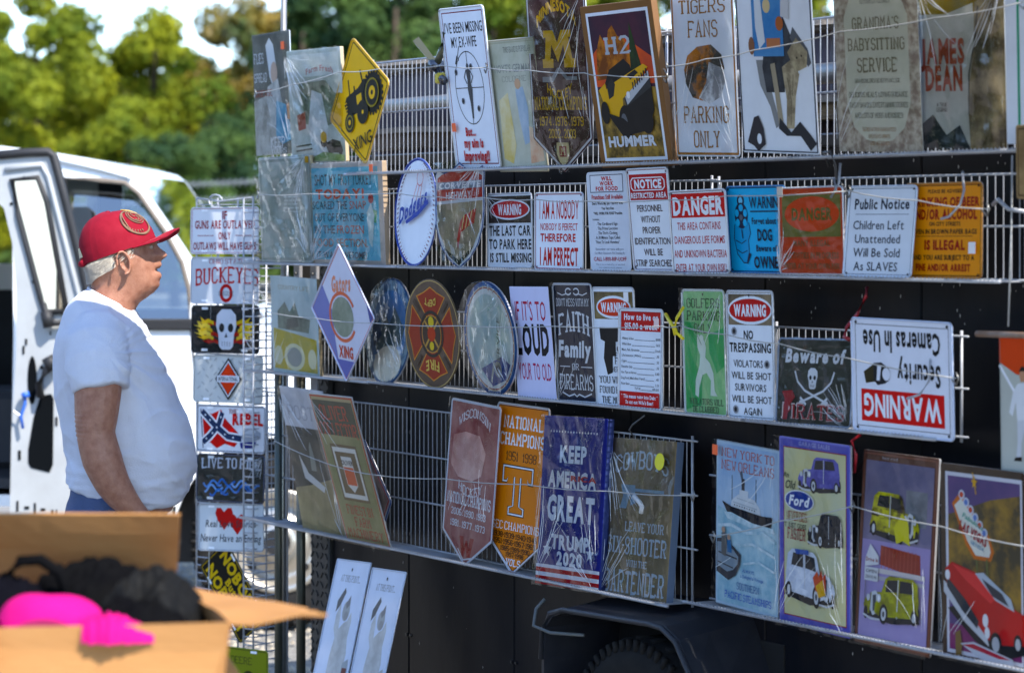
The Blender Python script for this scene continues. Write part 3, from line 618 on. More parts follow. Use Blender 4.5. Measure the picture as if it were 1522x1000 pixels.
# ---------------------------------------------------------------- lettering
GL = {}
def bglyph(ch, st):
    k = (ch, st)
    if k in GL: return GL[k]
    cu = bpy.data.curves.new('g', 'FONT'); cu.body = ch; cu.size = 1; cu.resolution_u = 2; cu.offset = {'s': .009, 'b': .030, 'h': .046, 't': .004}[st]
    ob = bpy.data.objects.new('g', cu); me = bpy.data.meshes.new_from_object(ob)
    v = [(p.co.x, p.co.y) for p in me.vertices]; f = [tuple(p.vertices) for p in me.polygons]
    bpy.data.objects.remove(ob); bpy.data.curves.remove(cu); bpy.data.meshes.remove(me)
    if v:
        x0 = min(p[0] for p in v); wd = max(p[0] for p in v)-x0; v = [(p[0]-x0, p[1], 0) for p in v]
    else: wd = .25
    GL[k] = (v, f, wd); return GL[k]
BF = {'A': '00 26 40/12 32', 'B': '00 06 36 45 44 33 42 41 30 00/03 33', 'C': '45 36 16 05 01 10 30 41', 'D': '00 06 36 45 41 30 00', 'E': '46 06 00 40/03 33', 'F': '46 06 00/03 33', 'G': '45 36 16 05 01 10 30 41 43 23', 'H': '00 06/40 46/03 43',
      'I': '20 26', 'J': '36 31 20 10 01', 'K': '00 06/03 46/13 40', 'L': '06 00 40', 'M': '00 06 23 46 40', 'N': '00 06 40 46', 'O': '10 01 05 16 36 45 41 30 10', 'P': '00 06 36 45 44 33 03', 'Q': '10 01 05 16 36 45 41 30 10/22 40', 'R': '00 06 36 45 44 33 03/23 40',
      'S': '45 36 16 05 04 13 33 42 41 30 10 01', 'T': '20 26/06 46', 'U': '06 01 10 30 41 46', 'V': '06 20 46', 'W': '06 10 23 30 46', 'X': '00 46/06 40', 'Y': '06 23 46/23 20', 'Z': '06 46 00 40',
      '0': '10 01 05 16 36 45 41 30 10', '1': '14 26 20', '2': '05 16 36 45 44 00 40', '3': '05 16 36 45 44 33 42 41 30 10 01/23 33', '4': '30 36 02 42', '5': '46 06 03 33 42 41 30 10 01', '6': '45 36 16 05 01 10 30 41 42 33 03', '7': '06 46 20', '8': '13 04 05 16 36 45 44 33 13 02 01 10 30 41 42 33', '9': '01 10 30 41 45 36 16 05 04 13 43',
      '-': '13 33', '.': '20 21', '!': '22 26/20 21', "'": '25 26', '&': '40 14 15 26 35 34 01 10 20 42', ',': '20 11'}
def fglyph(ch, st):
    k = (ch, st)
    if k in GL: return GL[k]
    v = []; f = []; lay = 0; tv, th = {'n': (1.12, .5), 'c': (1.35, 1.0), 'w': (1.55, .6)}[st]
    narrow = ch in "I1.!',-"
    def quadstrip(P, cl=False):
        nonlocal lay
        n = len(P); L_ = []; Rr = []
        def nrm(a, b):
            dx, dy = b[0]-a[0], b[1]-a[1]; l = math.hypot(dx, dy) or 1; q = abs(dx)/l; hw = (th*q+tv*(1-q))/2; return (-dy/l, dx/l, hw)
        for i in range(n):
            if cl: a = nrm(P[i-1], P[i]); b = nrm(P[i], P[(i+1) % n])
            else: a = nrm(P[max(i-1, 0)], P[max(i, 1)]); b = nrm(P[min(i, n-2)], P[min(i+1, n-1)])
            mx, my = a[0]+b[0], a[1]+b[1]; l = math.hypot(mx, my)
            if l < .2: mx, my, l = a[0], a[1], 1
            mx /= l; my /= l; hw = (a[2]+b[2])/2; c = max(.55, mx*a[0]+my*a[1]); hw /= c
            L_.append((P[i][0]+mx*hw, P[i][1]+my*hw, lay)); Rr.append((P[i][0]-mx*hw, P[i][1]-my*hw, lay))
        k0 = len(v); v.extend(L_+Rr)
        for i in range(n if cl else n-1): j = (i+1) % n; f.append((k0+i, k0+j, k0+n+j, k0+n+i))
        lay += 1
    for stn in BF[ch].split('/'):
        P = [(int(a[0]), int(a[1])) for a in stn.split()]; cl = P[0] == P[-1] and len(P) > 3
        if cl: P = P[:-1]
        quadstrip(P, cl)
        if not cl and ch not in ".!',-":
            for e, q in ((P[0], P[1]), (P[-1], P[-2])):
                if e[1] in (0, 6) and e[0] in (0, 1, 2, 3, 4) and abs(q[1]-e[1]) >= abs(q[0]-e[0])*.6:
                    sy = .28 if e[1] == 0 else -.28; sw = tv*.5+.42
                    quadstrip([(e[0]-sw, e[1]+sy*.6), (e[0]+sw, e[1]+sy*.6)])
                elif e[1] in (0, 6) and q[1] == e[1]:
                    sy = .75 if e[1] == 0 else -.75; quadstrip([(e[0], e[1]), (e[0], e[1]+sy)])
                elif (e[1] in (1, 5)) and ch in 'CSG':
                    quadstrip([(e[0], e[1]-.3), (e[0], e[1]+.3)])
    x0 = min(p[0] for p in v); wd = (max(p[0] for p in v)-x0)/6; v = [((p[0]-x0)/6, p[1]/6, p[2]) for p in v]
    GL[k] = (v, f, wd); return GL[k]
def T(txt, cx, cy, w_, h_, c, s='s', arch=0, shear=0, rot=0, flip=False): return ('t', txt, cx, cy, w_, h_, c, s, arch, shear, rot, flip)
def Pg(c, *p): return ('p', c, [(p[i], p[i+1]) for i in range(0, len(p), 2)])
def El(c, cx, cy, rx, ry, a0=0, n=20): return ('p', c, [(cx+rx*math.cos(2*math.pi*i/n), cy+ry*math.sin(2*math.pi*i/n)) for i in range(n)])
def Rc(c, x0, y0, x1, y1): return ('p', c, [(x0, y0), (x1, y0), (x1, y1), (x0, y1)])
def Ln(c, wd, *p): return ('l', c, wd, [(p[i], p[i+1]) for i in range(0, len(p), 2)])
def Rg(c, cx, cy, rx, ry, wd, a0=0, a1=360):
    n = 32; A = [math.radians(a0+(a1-a0)*i/n) for i in range(n+1)]; return ('l', c, wd, [(cx+rx*math.cos(a), cy+ry*math.sin(a)) for a in A])
def Fr(c, inset, th, ro=None): return ('f', c, inset, th)
def vivid(h):
    a = lin(h); m = sum(a)/3; mx = max(a); k = 1 if mx > .55 and min(a) > .45 else (.95 if mx > .12 else .7)
    return tuple(max(0, m+(v-m)*1.2)*k for v in a)
def ink(c):
    if c.startswith('m:'):
        q = c.split(':'); sc = float(q[3]); wd = float(q[4]) if len(q) > 4 else .16
        return mat('print_'+c.replace(':', '_'), vivid(q[1]), .34, spec=.09, c2=vivid(q[2]), scale=sc, wid=wd, bump=.0008, bscale=9)
    v = vivid(c); return mat('print_'+c, v, .34, spec=.09, c2=tuple(a*.84+.004 for a in v), scale=11, wid=.3, mid=.58, bump=.0008, bscale=7)
def outline(shape, W, H, ins=0., rad=.012):
    w2 = W/2
    if shape == 'ell': return [((w2-ins)*math.cos(a), H/2+(H/2-ins)*math.sin(a)) for a in [2*math.pi*i/56 for i in range(56)]]
    if shape == 'dia': C = [(0, H), (w2, H/2), (0, 0), (-w2, H/2)]
    elif shape == 'pen': C = [(-w2, H), (w2, H), (w2, H*.19), (0, 0), (-w2, H*.19)]
    elif shape == 'shield': 
        pts = [(0, 1.), (.16, .93), (.33, .91), (.46, .955), (.5, .90), (.49, .72), (.5, .55), (.47, .38), (.38, .22), (.22, .09), (0, 0)]
        pp = [(x*W, y*H) for x, y in pts]+[(-x*W, y*H) for x, y in pts[-2:0:-1]]
        cx, cy = 0, H*.5; return [(x*(1-2*ins/W), cy+(y-cy)*(1-2*ins/H)) for x, y in pp]
    else: C = [(-w2, H), (w2, H), (w2, 0), (-w2, 0)]
    n = len(C); out_ = []
    for i in range(n):
        p = Vector(C[i]); a = (Vector(C[i-1])-p).normalized(); b = (Vector(C[(i+1) % n])-p).normalized()
        bis = (a+b).normalized(); sn = math.sqrt(max(.01, (1-a.dot(b))/2)); p2 = p+bis*(ins/sn); r = max(.0015, rad-ins)
        th = math.acos(max(-1, min(1, a.dot(b)))); dd = r/math.tan(th/2); c = p2+bis*(r/sn)
        s0 = p2+a*dd; s1 = p2+b*dd
        for k in range(5):
            t = k/4; m = s0.lerp(s1, t)-c; out_.append(tuple(c+m.normalized()*r))
    return out_
WRAPM = clear_mat('shrink_wrap_film', (.97, .975, .98), .5, .06, bump=.002, bscale=14, stretch=(1, 1, .45))
CRINK = clear_mat('crinkled_film', (.95, .96, .96), .85, .06, bump=.004, bscale=16, stretch=(1, 1, .5))
EDGE = mat('tin_edge', (.55, .56, .58), .3, .6)
STK = mat('orange_sticker', (.9, .13, .02), .6)
def sign(key, name, label, cat, base, art, shape='r', th=.0022, wrap=None, rad=.012, edge=None, sticker=None, rim=None, group=None, pose=None, wang=.5):
    u, w, z, W, H, roll, lean, yaw = pose or POSE[key]
    t = empty(name, WP(u, w, z), (0, 0, 0), label, cat, group); t.rotation_mode = 'YXZ'; t.rotation_euler = (lean, roll, WA+yaw)
    o0 = outline(shape, W, H, 0, rad); o1 = outline(shape, W, H, .0012, rad); n = len(o0); e = EDGE if edge is None else mat('edge_'+edge, edge, .6)
    s = MB(); s.rings([[(x, th/2, z_) for x, z_ in o1], [(x, th/2-.0006, z_) for x, z_ in o0], [(x, -th/2+.0006, z_) for x, z_ in o0]], 1, cap=False)
    s.rings([[(x, -th/2+.0006, z_) for x, z_ in o0], [(x, -th/2, z_) for x, z_ in o1]], 0, cap=False)
    s.add([(x, -th/2, z_) for x, z_ in o1], [tuple(range(n))], 0); s.add([(x, th/2, z_) for x, z_ in o1], [tuple(range(n))[::-1]], 1)
    s.build('panel', [ink(base), e], t)
    bp = MB(); bm = []; pi = MB(); pm = []; le = MB(); lm = []; y = -th/2-.00012; st = .00011
    def mi(lst, c):
        if c not in lst: lst.append(c)
        return lst.index(c)
    X = lambda a: (a/100-.5)*W
    Zf = lambda b: (1-b/100)*H
    for el in art:
        k = el[0]
        if k == 'f':
            a = outline(shape, W, H, el[2], rad); b = outline(shape, W, H, el[2]+el[3], rad); m = len(a)
            bp.add([(x, y, z_) for x, z_ in a]+[(x, y, z_) for x, z_ in b], [(i, (i+1) % m, m+(i+1) % m, m+i) for i in range(m)], mi(bm, el[1])); y -= st
        elif k == 'F':
            a = outline(shape, W, H, el[2], rad); bp.add([(x, y, z_) for x, z_ in a], [tuple(range(len(a)))], mi(bm, el[1])); y -= st
        elif k == 'p':
            pts = el[2]; pi.add([(X(a), y, Zf(b)) for a, b in pts], [tuple(range(len(pts)))], mi(pm, el[1])); y -= st
        elif k == 'l':
            wd = el[2]/100*W/2; P = [(X(a), Zf(b)) for a, b in el[3]]; L_ = []; Rr = []; m = len(P)
            for i in range(m):
                a = P[max(i-1, 0)]; b = P[min(i+1, m-1)]; dx, dz = b[0]-a[0], b[1]-a[1]; l = math.hypot(dx, dz) or 1
                L_.append((P[i][0]-dz/l*wd, y, P[i][1]+dx/l*wd)); Rr.append((P[i][0]+dz/l*wd, y, P[i][1]-dx/l*wd))
            pi.add(L_+Rr, [(i, i+1, m+i+1, m+i) for i in range(m-1)], mi(pm, el[1])); y -= st
        elif k == 't':
            _, txt, cx, cy, w_, h_, c, sty, arch, shear, rot, flip = el; gs = []; pen = 0
            for ch in txt:
                if ch == ' ': pen += .32; continue
                if sty in 'ncw' and ch.upper() in BF: g_ = fglyph(ch.upper(), sty); gap = .10
                else: g_ = bglyph(ch, 'b' if sty in 'ncw' else sty); gap = .075
                gs.append((pen, g_)); pen += g_[2]+gap
            tot = pen-.09 or 1; capH = 1 if sty in 'ncw' else .70
            sx = w_/100*W/tot; sz = h_/100*H/capH; ci = mi(lm, c); cr, sr = math.cos(rot), math.sin(rot)
            for px_, (vv, ff, _w) in gs:
                q = []
                for (gx, gy, gl) in vv:
                    xx = (px_+gx-tot/2)*sx; zz = (gy-capH/2)*sz; tt = xx/(w_/100*W/2)
                    zz += arch/100*H*(1-tt*tt); xx += shear*zz
                    if flip: xx, zz = -xx, -zz
                    xx, zz = xx*cr-zz*sr, xx*sr+zz*cr
                    q.append((X(cx)+xx, y-gl*.00002, Zf(cy)+zz))
                le.add(q, ff, ci)
            y -= st*.5
    if bp.v: bp.build('border', [ink(c) for c in bm], t)
    if pi.v: pi.build('picture', [ink(c) for c in pm], t)
    if le.v: le.build('lettering', [ink(c) for c in lm], t)
    if rim:
        s = MB(); a = outline(shape, W, H, .0015, rad); s.tube([(x, -th/2-.001, z_) for x, z_ in a], .0022, 5, closed=True); s.build('rim', mat('rim_'+rim, rim, .3, .2), t, True)
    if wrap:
        nx, nz = 22, 40; b = MB(); rs = random.Random(len(label)); sd_ = rs.random()*50; V = []
        for j in range(nz+1):
            for i in range(nx+1):
                a = i/nx; c_ = j/nz; x = (a-.5)*(W+.006); zz = c_*(H+.006)-.003
                if shape == 'ell':
                    rr = math.sqrt(max(0, 1-((c_-.5)*2)**2)); x *= max(.02, rr)
                elif shape == 'pen': x *= 1 if c_ > .19 else max(.01, c_/.19)
                elif shape == 'shield': x *= 1 if c_ > .5 else max(.03, math.sqrt(1-((.5-c_)/.5)**2))
                elif shape == 'dia': x *= max(.01, 1-abs(c_-.5)*2)
                ca, sa = math.cos(wang), math.sin(wang); xr = x*ca+zz*sa; zr = -x*sa+zz*ca
                d1 = abs(noise.noise(Vector((xr*38+sd_, zr*7, 1)))); d2 = abs(noise.noise(Vector((xr*90, zr*18+sd_, 4))))
                am = wrap
                V.append((x, y-.0045-am*(.0042*(1-d1*2.2)+.0012*(1-d2*2)), zz))
        b.add(V, [(j*(nx+1)+i, j*(nx+1)+i+1, (j+1)*(nx+1)+i+1, (j+1)*(nx+1)+i) for j in range(nz) for i in range(nx)])
        b.build('plastic_wrap', CRINK if wrap > 1.2 else WRAPM, t, True)
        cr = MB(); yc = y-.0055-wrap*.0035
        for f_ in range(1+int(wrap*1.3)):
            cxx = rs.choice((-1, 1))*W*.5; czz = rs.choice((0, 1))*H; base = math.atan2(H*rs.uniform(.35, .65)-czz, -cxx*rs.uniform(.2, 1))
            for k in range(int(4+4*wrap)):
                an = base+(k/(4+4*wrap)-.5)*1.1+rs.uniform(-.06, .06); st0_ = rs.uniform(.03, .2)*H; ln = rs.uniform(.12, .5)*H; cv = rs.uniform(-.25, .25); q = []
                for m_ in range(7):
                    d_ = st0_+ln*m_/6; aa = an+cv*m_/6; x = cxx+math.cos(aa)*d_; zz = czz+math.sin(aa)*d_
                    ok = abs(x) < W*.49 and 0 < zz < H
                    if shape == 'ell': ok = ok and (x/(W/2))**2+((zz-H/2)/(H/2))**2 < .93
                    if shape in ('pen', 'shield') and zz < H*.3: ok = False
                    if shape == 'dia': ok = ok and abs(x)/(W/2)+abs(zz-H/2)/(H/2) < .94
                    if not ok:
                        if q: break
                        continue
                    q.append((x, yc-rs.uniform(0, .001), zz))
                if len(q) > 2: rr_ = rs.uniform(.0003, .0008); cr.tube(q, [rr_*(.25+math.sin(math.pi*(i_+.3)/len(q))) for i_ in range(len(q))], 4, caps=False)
        if cr.v: cr.build('wrap_crease_glare', mat('film_crease_glare', (.72, .75, .78), .22, spec=.8), t, True)  # film creases in a pale colour that stands in for glare streaks
    if sticker:
        cx, cy = sticker[:2]; m = STK if len(sticker) < 3 else mat('sticker_'+sticker[2], sticker[2], .6)
        s = MB(); yy = y-.0060-(wrap or 0)*.0056
        if len(sticker) > 3:
            rr_ = [(X(cx)+.021*math.cos(q*math.pi/12), Zf(cy)+.021*math.sin(q*math.pi/12)) for q in range(24)]; s.prism(rr_, yy, yy+.0005)
        else: s.box(X(cx)-.011, X(cx)+.011, yy, yy+.0005, Zf(cy)-.012, Zf(cy)+.012)
        s.build('price_sticker', m, t)
    return t
W_ = 'e6edf6'; K_ = '15171c'; R_ = 'b8201f'; N_ = '26314f'
def holes(n=4, c='10131a', r=1.3, asp=1.):
    pts = [(50, 4), (50, 96)] if n == 2 else [(5, 4), (95, 4), (5, 96), (95, 96)]
    return [El(c, a, b, r, r*asp, n=8) for a, b in pts]
def oldcar(x, y, w_, h_, c, c2, ck='c9ccd0', flip=False):
    c, c2 = f'm:{c}:{c2}:22:.12', f'm:{c2}:{c}:34:.1'
    f = (lambda a: x+w_*(1-a)) if flip else (lambda a: x+w_*a)
    g_ = lambda b: y+h_*b
    P = lambda col, *p: ('p', col, [(f(p[i]), g_(p[i+1])) for i in range(0, len(p), 2)])
    E = lambda col, a, b, ra, rb: ('p', col, [(f(a)+w_*ra*math.cos(t), g_(b)+h_*rb*math.sin(t)) for t in [k*math.pi/9 for k in range(18)]])
    return [P('23242a', .05, .88, .5, .97, 1., .86, .95, .74, .1, .78), E('17181c', .93, .7, .06, .17), P(c, .10, .42, .30, .37, .36, .10, .43, .03, .84, .02, .93, .12, .97, .48, .93, .78, .30, .86, .14, .78),
            P(c2, .33, .40, .95, .34, .97, .5, .36, .58), P('20242c', .40, .12, .58, .09, .58, .33, .37, .36), P('20242c', .62, .09, .82, .09, .86, .31, .62, .33), P(ck, .585, .08, .60, .08, .60, .84, .585, .85),
            P(ck, .13, .40, .20, .36, .25, .45, .24, .80, .16, .86, .11, .74), P('50545c', .15, .46, .21, .44, .22, .74, .16, .78),
            P(c, .20, .62, .27, .47, .40, .46, .48, .60, .50, .78, .43, .70, .36, .58, .29, .60, .24, .82, .19, .80), P(c, -.01, .66, .03, .52, .10, .50, .12, .60, .10, .84, .02, .80), P(c2, .5, .72, .86, .66, .88, .74, .5, .82),
            E('17181c', .36, .80, .075, .20), E(ck, .36, .80, .045, .13), E('40434a', .36, .80, .02, .06), E('17181c', .04, .82, .035, .13), P(c, .80, .70, .86, .52, .95, .52, .985, .72, .93, .64, .86, .66, .83, .80),
            E('17181c', .90, .76, .055, .15), E(ck, .90, .76, .03, .09), E(ck, .27, .50, .035, .085), E('f4f6f8', .27, .50, .022, .055), E(ck, .08, .52, .03, .07), Ln(ck, 1.6, f(.0), g_(.86), f(.14), g_(.93), f(.30), g_(.92))]
def man_fig(x, y, w_, h_, coat, leg, skin='b98d72'):
    P = lambda col, *p: ('p', col, [(x+w_*p[i], y+h_*p[i+1]) for i in range(0, len(p), 2)])
    return [P(coat, .30, .16, .62, .14, .80, .30, .92, .52, .82, .56, .68, .36, .70, .55, .28, .58, .24, .36, .14, .52, .04, .48, .16, .26), P(leg, .28, .56, .70, .54, .78, .78, .74, .97, .62, .97, .60, .78, .50, .64, .40, .80, .38, .97, .24, .97, .28, .78),
            P(skin, .38, .02, .52, .0, .58, .06, .54, .13, .40, .14, .36, .08), P('2a2622', .34, .03, .42, -.03, .56, -.02, .60, .04, .46, .02), P('2a2622', .22, .96, .40, .95, .40, 1., .16, 1.), P('2a2622', .60, .96, .76, .95, .86, 1., .60, 1.)]
def star(c, cx, cy, rx, ry): return ('p', c, [(cx+(rx if k % 2 == 0 else rx*.42)*math.sin(k*math.pi/5), cy-(ry if k % 2 == 0 else ry*.42)*math.cos(k*math.pi/5)) for k in range(10)])
def lines(n, x0, x1, y0, y1, c, seed=0, h_=.55):        # rows too small to read singly, as short word blocks
    rs = random.Random(seed); r = []
    for i in range(n):
        y = y0+(y1-y0)*i/max(1, n-1); x = x0
        while x < x1-3:
            w_ = rs.uniform(4, 11); w_ = min(w_, x1-x); r.append(Rc(c, x, y-h_, x+w_, y+h_)); x += w_+2.2
    return r
Z = sign
# ---- upper row
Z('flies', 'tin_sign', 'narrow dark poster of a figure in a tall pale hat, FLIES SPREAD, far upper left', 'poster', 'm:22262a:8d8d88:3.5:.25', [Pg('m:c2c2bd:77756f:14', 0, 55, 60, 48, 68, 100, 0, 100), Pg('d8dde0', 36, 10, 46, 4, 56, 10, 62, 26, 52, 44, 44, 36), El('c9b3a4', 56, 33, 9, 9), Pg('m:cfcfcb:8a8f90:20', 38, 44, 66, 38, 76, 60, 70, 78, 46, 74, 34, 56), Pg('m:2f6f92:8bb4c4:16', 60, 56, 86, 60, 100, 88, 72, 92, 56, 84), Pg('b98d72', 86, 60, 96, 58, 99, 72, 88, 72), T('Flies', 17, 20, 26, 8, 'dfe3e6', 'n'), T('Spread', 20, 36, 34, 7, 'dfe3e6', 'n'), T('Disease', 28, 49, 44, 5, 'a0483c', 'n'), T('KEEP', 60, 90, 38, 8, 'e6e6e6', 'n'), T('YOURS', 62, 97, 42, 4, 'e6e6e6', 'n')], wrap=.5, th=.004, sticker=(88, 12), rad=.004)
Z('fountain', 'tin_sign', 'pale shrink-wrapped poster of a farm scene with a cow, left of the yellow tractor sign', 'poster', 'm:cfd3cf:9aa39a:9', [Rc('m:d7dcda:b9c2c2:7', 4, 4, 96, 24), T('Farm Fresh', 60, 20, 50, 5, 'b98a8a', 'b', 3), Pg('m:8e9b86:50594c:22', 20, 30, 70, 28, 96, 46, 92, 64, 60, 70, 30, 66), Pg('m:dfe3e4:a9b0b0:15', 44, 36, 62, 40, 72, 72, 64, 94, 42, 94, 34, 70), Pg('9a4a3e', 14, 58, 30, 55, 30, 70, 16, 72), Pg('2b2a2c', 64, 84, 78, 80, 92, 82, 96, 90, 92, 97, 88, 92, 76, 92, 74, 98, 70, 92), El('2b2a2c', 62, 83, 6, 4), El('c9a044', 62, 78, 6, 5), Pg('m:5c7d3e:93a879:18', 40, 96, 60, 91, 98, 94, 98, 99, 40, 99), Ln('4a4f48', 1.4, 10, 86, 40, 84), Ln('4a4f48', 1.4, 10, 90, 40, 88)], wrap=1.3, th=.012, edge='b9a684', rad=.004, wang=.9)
TRX = [('F', 'e2b412', .006), Fr('1a1712', .010, .004)]
def tr():
    k = '2a2620'; g_ = []
    rot = lambda a, b: (a, b)
    E = lambda c, a, b, r: El(c, a, b, r, r, n=22)
    g_ += [Pg(k, 26, 47, 30, 42, 50, 40, 60, 36, 66, 38, 66, 60, 48, 62, 44, 58, 30, 58), Ln(k, 1.8, 36, 44, 36, 30), Ln(k, 2, 44, 42, 44, 37), Rc('e2b412', 46, 45, 54, 52), Ln(k, 2, 58, 38, 56, 28), E(k, 72, 50, 15)]
    for i in range(22):
        a = i*2*math.pi/22; g_.append(El(k, 72+15.5*math.cos(a), 50+15.5*math.sin(a), 1.6, 1.6, n=6))
    g_ += [E('8a7a30', 72, 50, 11), E(k, 72, 50, 9.5), E('e2b412', 72, 50, 5), E(k, 72, 50, 1.8), E(k, 33, 62, 7.5), E('8a7a30', 33, 62, 5.6), E(k, 33, 62, 4.4), E('e2b412', 33, 62, 2), E(k, 55, 60, 9), E('e2b412', 55, 60, 1.6)]
    for i in range(4): g_.append(Ln('e2b412', .8, 28, 47+i*2.6, 32, 46.6+i*2.6))
    return g_
Z('tractor', 'diamond_sign', 'yellow diamond sign with a black tractor above XING', 'sign', 'e2b412', TRX+tr()+[T('XING', 50, 80.5, 30, 9.5, '1a1712', 's')], shape='dia', rad=.02, rim='c79c10')
GUN = [Ln('32363c', 1.2, 36, 24, 30, 31), Ln('32363c', 2.6, 30, 30, 25, 35), Ln('32363c', 1., 31, 31, 33, 33)]
Z('exwife', 'tin_sign', "tall white sign with a crosshair over a slim figure, I'VE BEEN MISSING MY EX-WIFE", 'sign', W_, [Fr('7a1f26', .012, .003), T("I'VE BEEN MISSING", 50, 12.5, 84, 6.5, K_, 's'), T('MY EX-WIFE', 48, 21.5, 56, 6.5, K_, 's'), Rg('3a3d42', 50, 50, 31, 22.5, 1.1), Ln('3a3d42', 1., 19, 50, 81, 50), Ln('3a3d42', 1., 50, 27.5, 50, 72.5)]+GUN+[El('54575b', 50, 36.5, 2.6, 1.7), Pg('54575b', 46, 38.5, 54, 38.5, 55, 43, 53.5, 46, 56, 51, 54, 60, 52.5, 69, 49.5, 69, 49, 60, 46, 51, 47.5, 46), Ln('54575b', 1.6, 46, 39, 41, 43.5, 46, 47.5), Ln('54575b', 1.6, 54, 39, 60, 43, 55, 47)]+[El('5a5d62', a, b, 3.2, 2, n=9) for a, b in ((24, 40), (58, 37), (33, 58), (66, 63))]+[El('1c1d20', a, b, 1.4, 1, n=8) for a, b in ((24, 40), (58, 37), (33, 58), (66, 63))]+[T('But...', 42, 77, 22, 5, R_, 'h'), T('my aim is', 46, 84, 42, 5.5, R_, 'h'), T('Improving!!', 50, 92, 56, 6, R_, 'h')], sticker=(10, 74), rim='c8ccd0')
Z('hoyt', 'tin_sign', "faded cream poster reading HOYT'S GERMAN beside the maroon pennant", 'poster', 'm:c5c8bb:a9ac98:7', [T("THIS BAND IS POPULAR", 62, 8, 56, 4, '6b6f6b', 'n', 0), T("HOYT'S GERMAN", 50, 22, 76, 6, '8d918b', 's'), T("COLOGNE", 50, 30, 50, 4, '9a9d92', 'n'), Pg('m:b7c3cd:8fa6b8:12', 50, 38, 66, 36, 72, 52, 68, 78, 58, 80, 52, 60), El('c9a98d', 56, 34, 6, 4), Pg('m:c9b46a:d8d3b6:10', 14, 46, 34, 40, 40, 80, 30, 94, 12, 90), Pg('m:c78d70:d8cdb4:10', 70, 66, 92, 70, 94, 92, 66, 94), Fr('a7a994', .008, .002)], rad=.003, rim='a9a48c')
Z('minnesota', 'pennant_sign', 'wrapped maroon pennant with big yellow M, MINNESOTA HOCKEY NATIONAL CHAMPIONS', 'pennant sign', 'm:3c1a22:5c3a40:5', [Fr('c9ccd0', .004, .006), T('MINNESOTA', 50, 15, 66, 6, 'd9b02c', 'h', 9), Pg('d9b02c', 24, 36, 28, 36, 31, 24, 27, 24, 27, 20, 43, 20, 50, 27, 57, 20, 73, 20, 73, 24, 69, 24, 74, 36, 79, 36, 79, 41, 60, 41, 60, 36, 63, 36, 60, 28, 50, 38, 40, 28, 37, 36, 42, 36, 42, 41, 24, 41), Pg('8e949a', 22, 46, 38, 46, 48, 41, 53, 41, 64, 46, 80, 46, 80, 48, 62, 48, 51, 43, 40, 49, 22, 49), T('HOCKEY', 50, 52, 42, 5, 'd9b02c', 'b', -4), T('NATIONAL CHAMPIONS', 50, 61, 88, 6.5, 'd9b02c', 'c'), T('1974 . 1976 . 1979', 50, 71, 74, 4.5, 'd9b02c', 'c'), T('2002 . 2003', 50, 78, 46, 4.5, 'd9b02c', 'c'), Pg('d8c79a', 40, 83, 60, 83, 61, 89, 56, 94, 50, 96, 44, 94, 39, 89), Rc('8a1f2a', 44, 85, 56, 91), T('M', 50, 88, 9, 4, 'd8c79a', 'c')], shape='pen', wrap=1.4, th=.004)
HU = 'd8ab12'
Z('hummer', 'framed_poster', 'framed poster of a yellow off-road truck under rocky peaks, HUMMER', 'poster', '7d5a38', [Rc(W_, 7, 4.5, 94, 96), Rc('m:5c2c40:2a2238:5', 10, 6.5, 91, 94), Pg('m:e0683a:a84838:5', 10, 30, 30, 20, 60, 22, 91, 34, 91, 50, 10, 50), Pg('m:c07a30:6c3c18:16:.08', 12, 46, 16, 28, 24, 18, 30, 26, 36, 16, 42, 13, 48, 20, 56, 22, 64, 34, 70, 44), Pg('m:2e4a24:14241a:22', 66, 12, 70, 24, 76, 40, 60, 44, 62, 30), Rc('m:a08448:5c4c28:26:.1', 10, 52, 91, 94),
   T('H2', 46, 25.5, 36, 9.5, 'b4bac2', 'c'),
   Pg('1a1b1e', 22, 48, 30, 40, 52, 34, 60, 38, 62, 44, 40, 50, 26, 54), Pg(HU, 22, 52, 30, 49, 60, 42, 78, 38, 84, 40, 60, 52, 44, 58, 42, 68, 26, 64), Pg('2c2f33', 24, 50, 32, 45, 36, 49, 32, 56, 25, 58), Pg(HU, 12, 52, 22, 48, 26, 62, 40, 66, 44, 72, 20, 66), Pg('1f2226', 54, 44, 66, 41, 70, 43, 58, 47), Pg('3a3d40', 46, 58, 84, 42, 86, 54, 50, 66), Pg('b9bec4', 48, 57, 84, 42, 84, 47, 50, 62)]+[Rc('22252a', 60+i*3.4, 48.5-i*1.3, 61.6+i*3.4, 53-i*1.3) for i in range(7)]+[El('e8eaec', 53, 56, 2.6, 2.2), Pg('1b1c1e', 46, 64, 86, 52, 86, 66, 74, 78, 52, 80, 44, 72), El('16171a', 46, 72, 10, 10), El('60646a', 43, 73, 4.5, 6), El('16171a', 74, 72, 9, 8), El('16171a', 18, 66, 6, 7), Pg('15161a', 20, 66, 42, 70, 60, 78, 40, 82), T('HUMMER', 50, 84, 66, 6, 'cfd4da', 'h')], th=.018, edge='7d5a38', rad=.004)
Z('tigers', 'tin_sign', 'white wrapped sign TIGERS FANS PARKING ONLY in gold serif letters', 'sign', W_, [Fr('a8743a', .004, .006), T('MISSOURI', 50, 4, 70, 7, '9a6a30', 'n'), T('TIGERS', 50, 14, 74, 7.5, '9a6a30', 'n'), T('FANS', 50, 27, 48, 9, '9a6a30', 'n'), ('p', 'm:b8763a:4a4644:11:.05', [(18, 50), (24, 42), (40, 37), (62, 36), (78, 42), (82, 50), (70, 54), (60, 64), (46, 68), (30, 66), (20, 58)]), Pg('m:dfe3e6:8a8c90:13:.06', 58, 46, 80, 50, 82, 58, 74, 66, 56, 70, 40, 66, 52, 58), T('PARKING', 50, 76, 72, 9, '9a6a30', 'n'), T('ONLY', 50, 90, 42, 9, '9a6a30', 'n')], wrap=1., rad=.008)
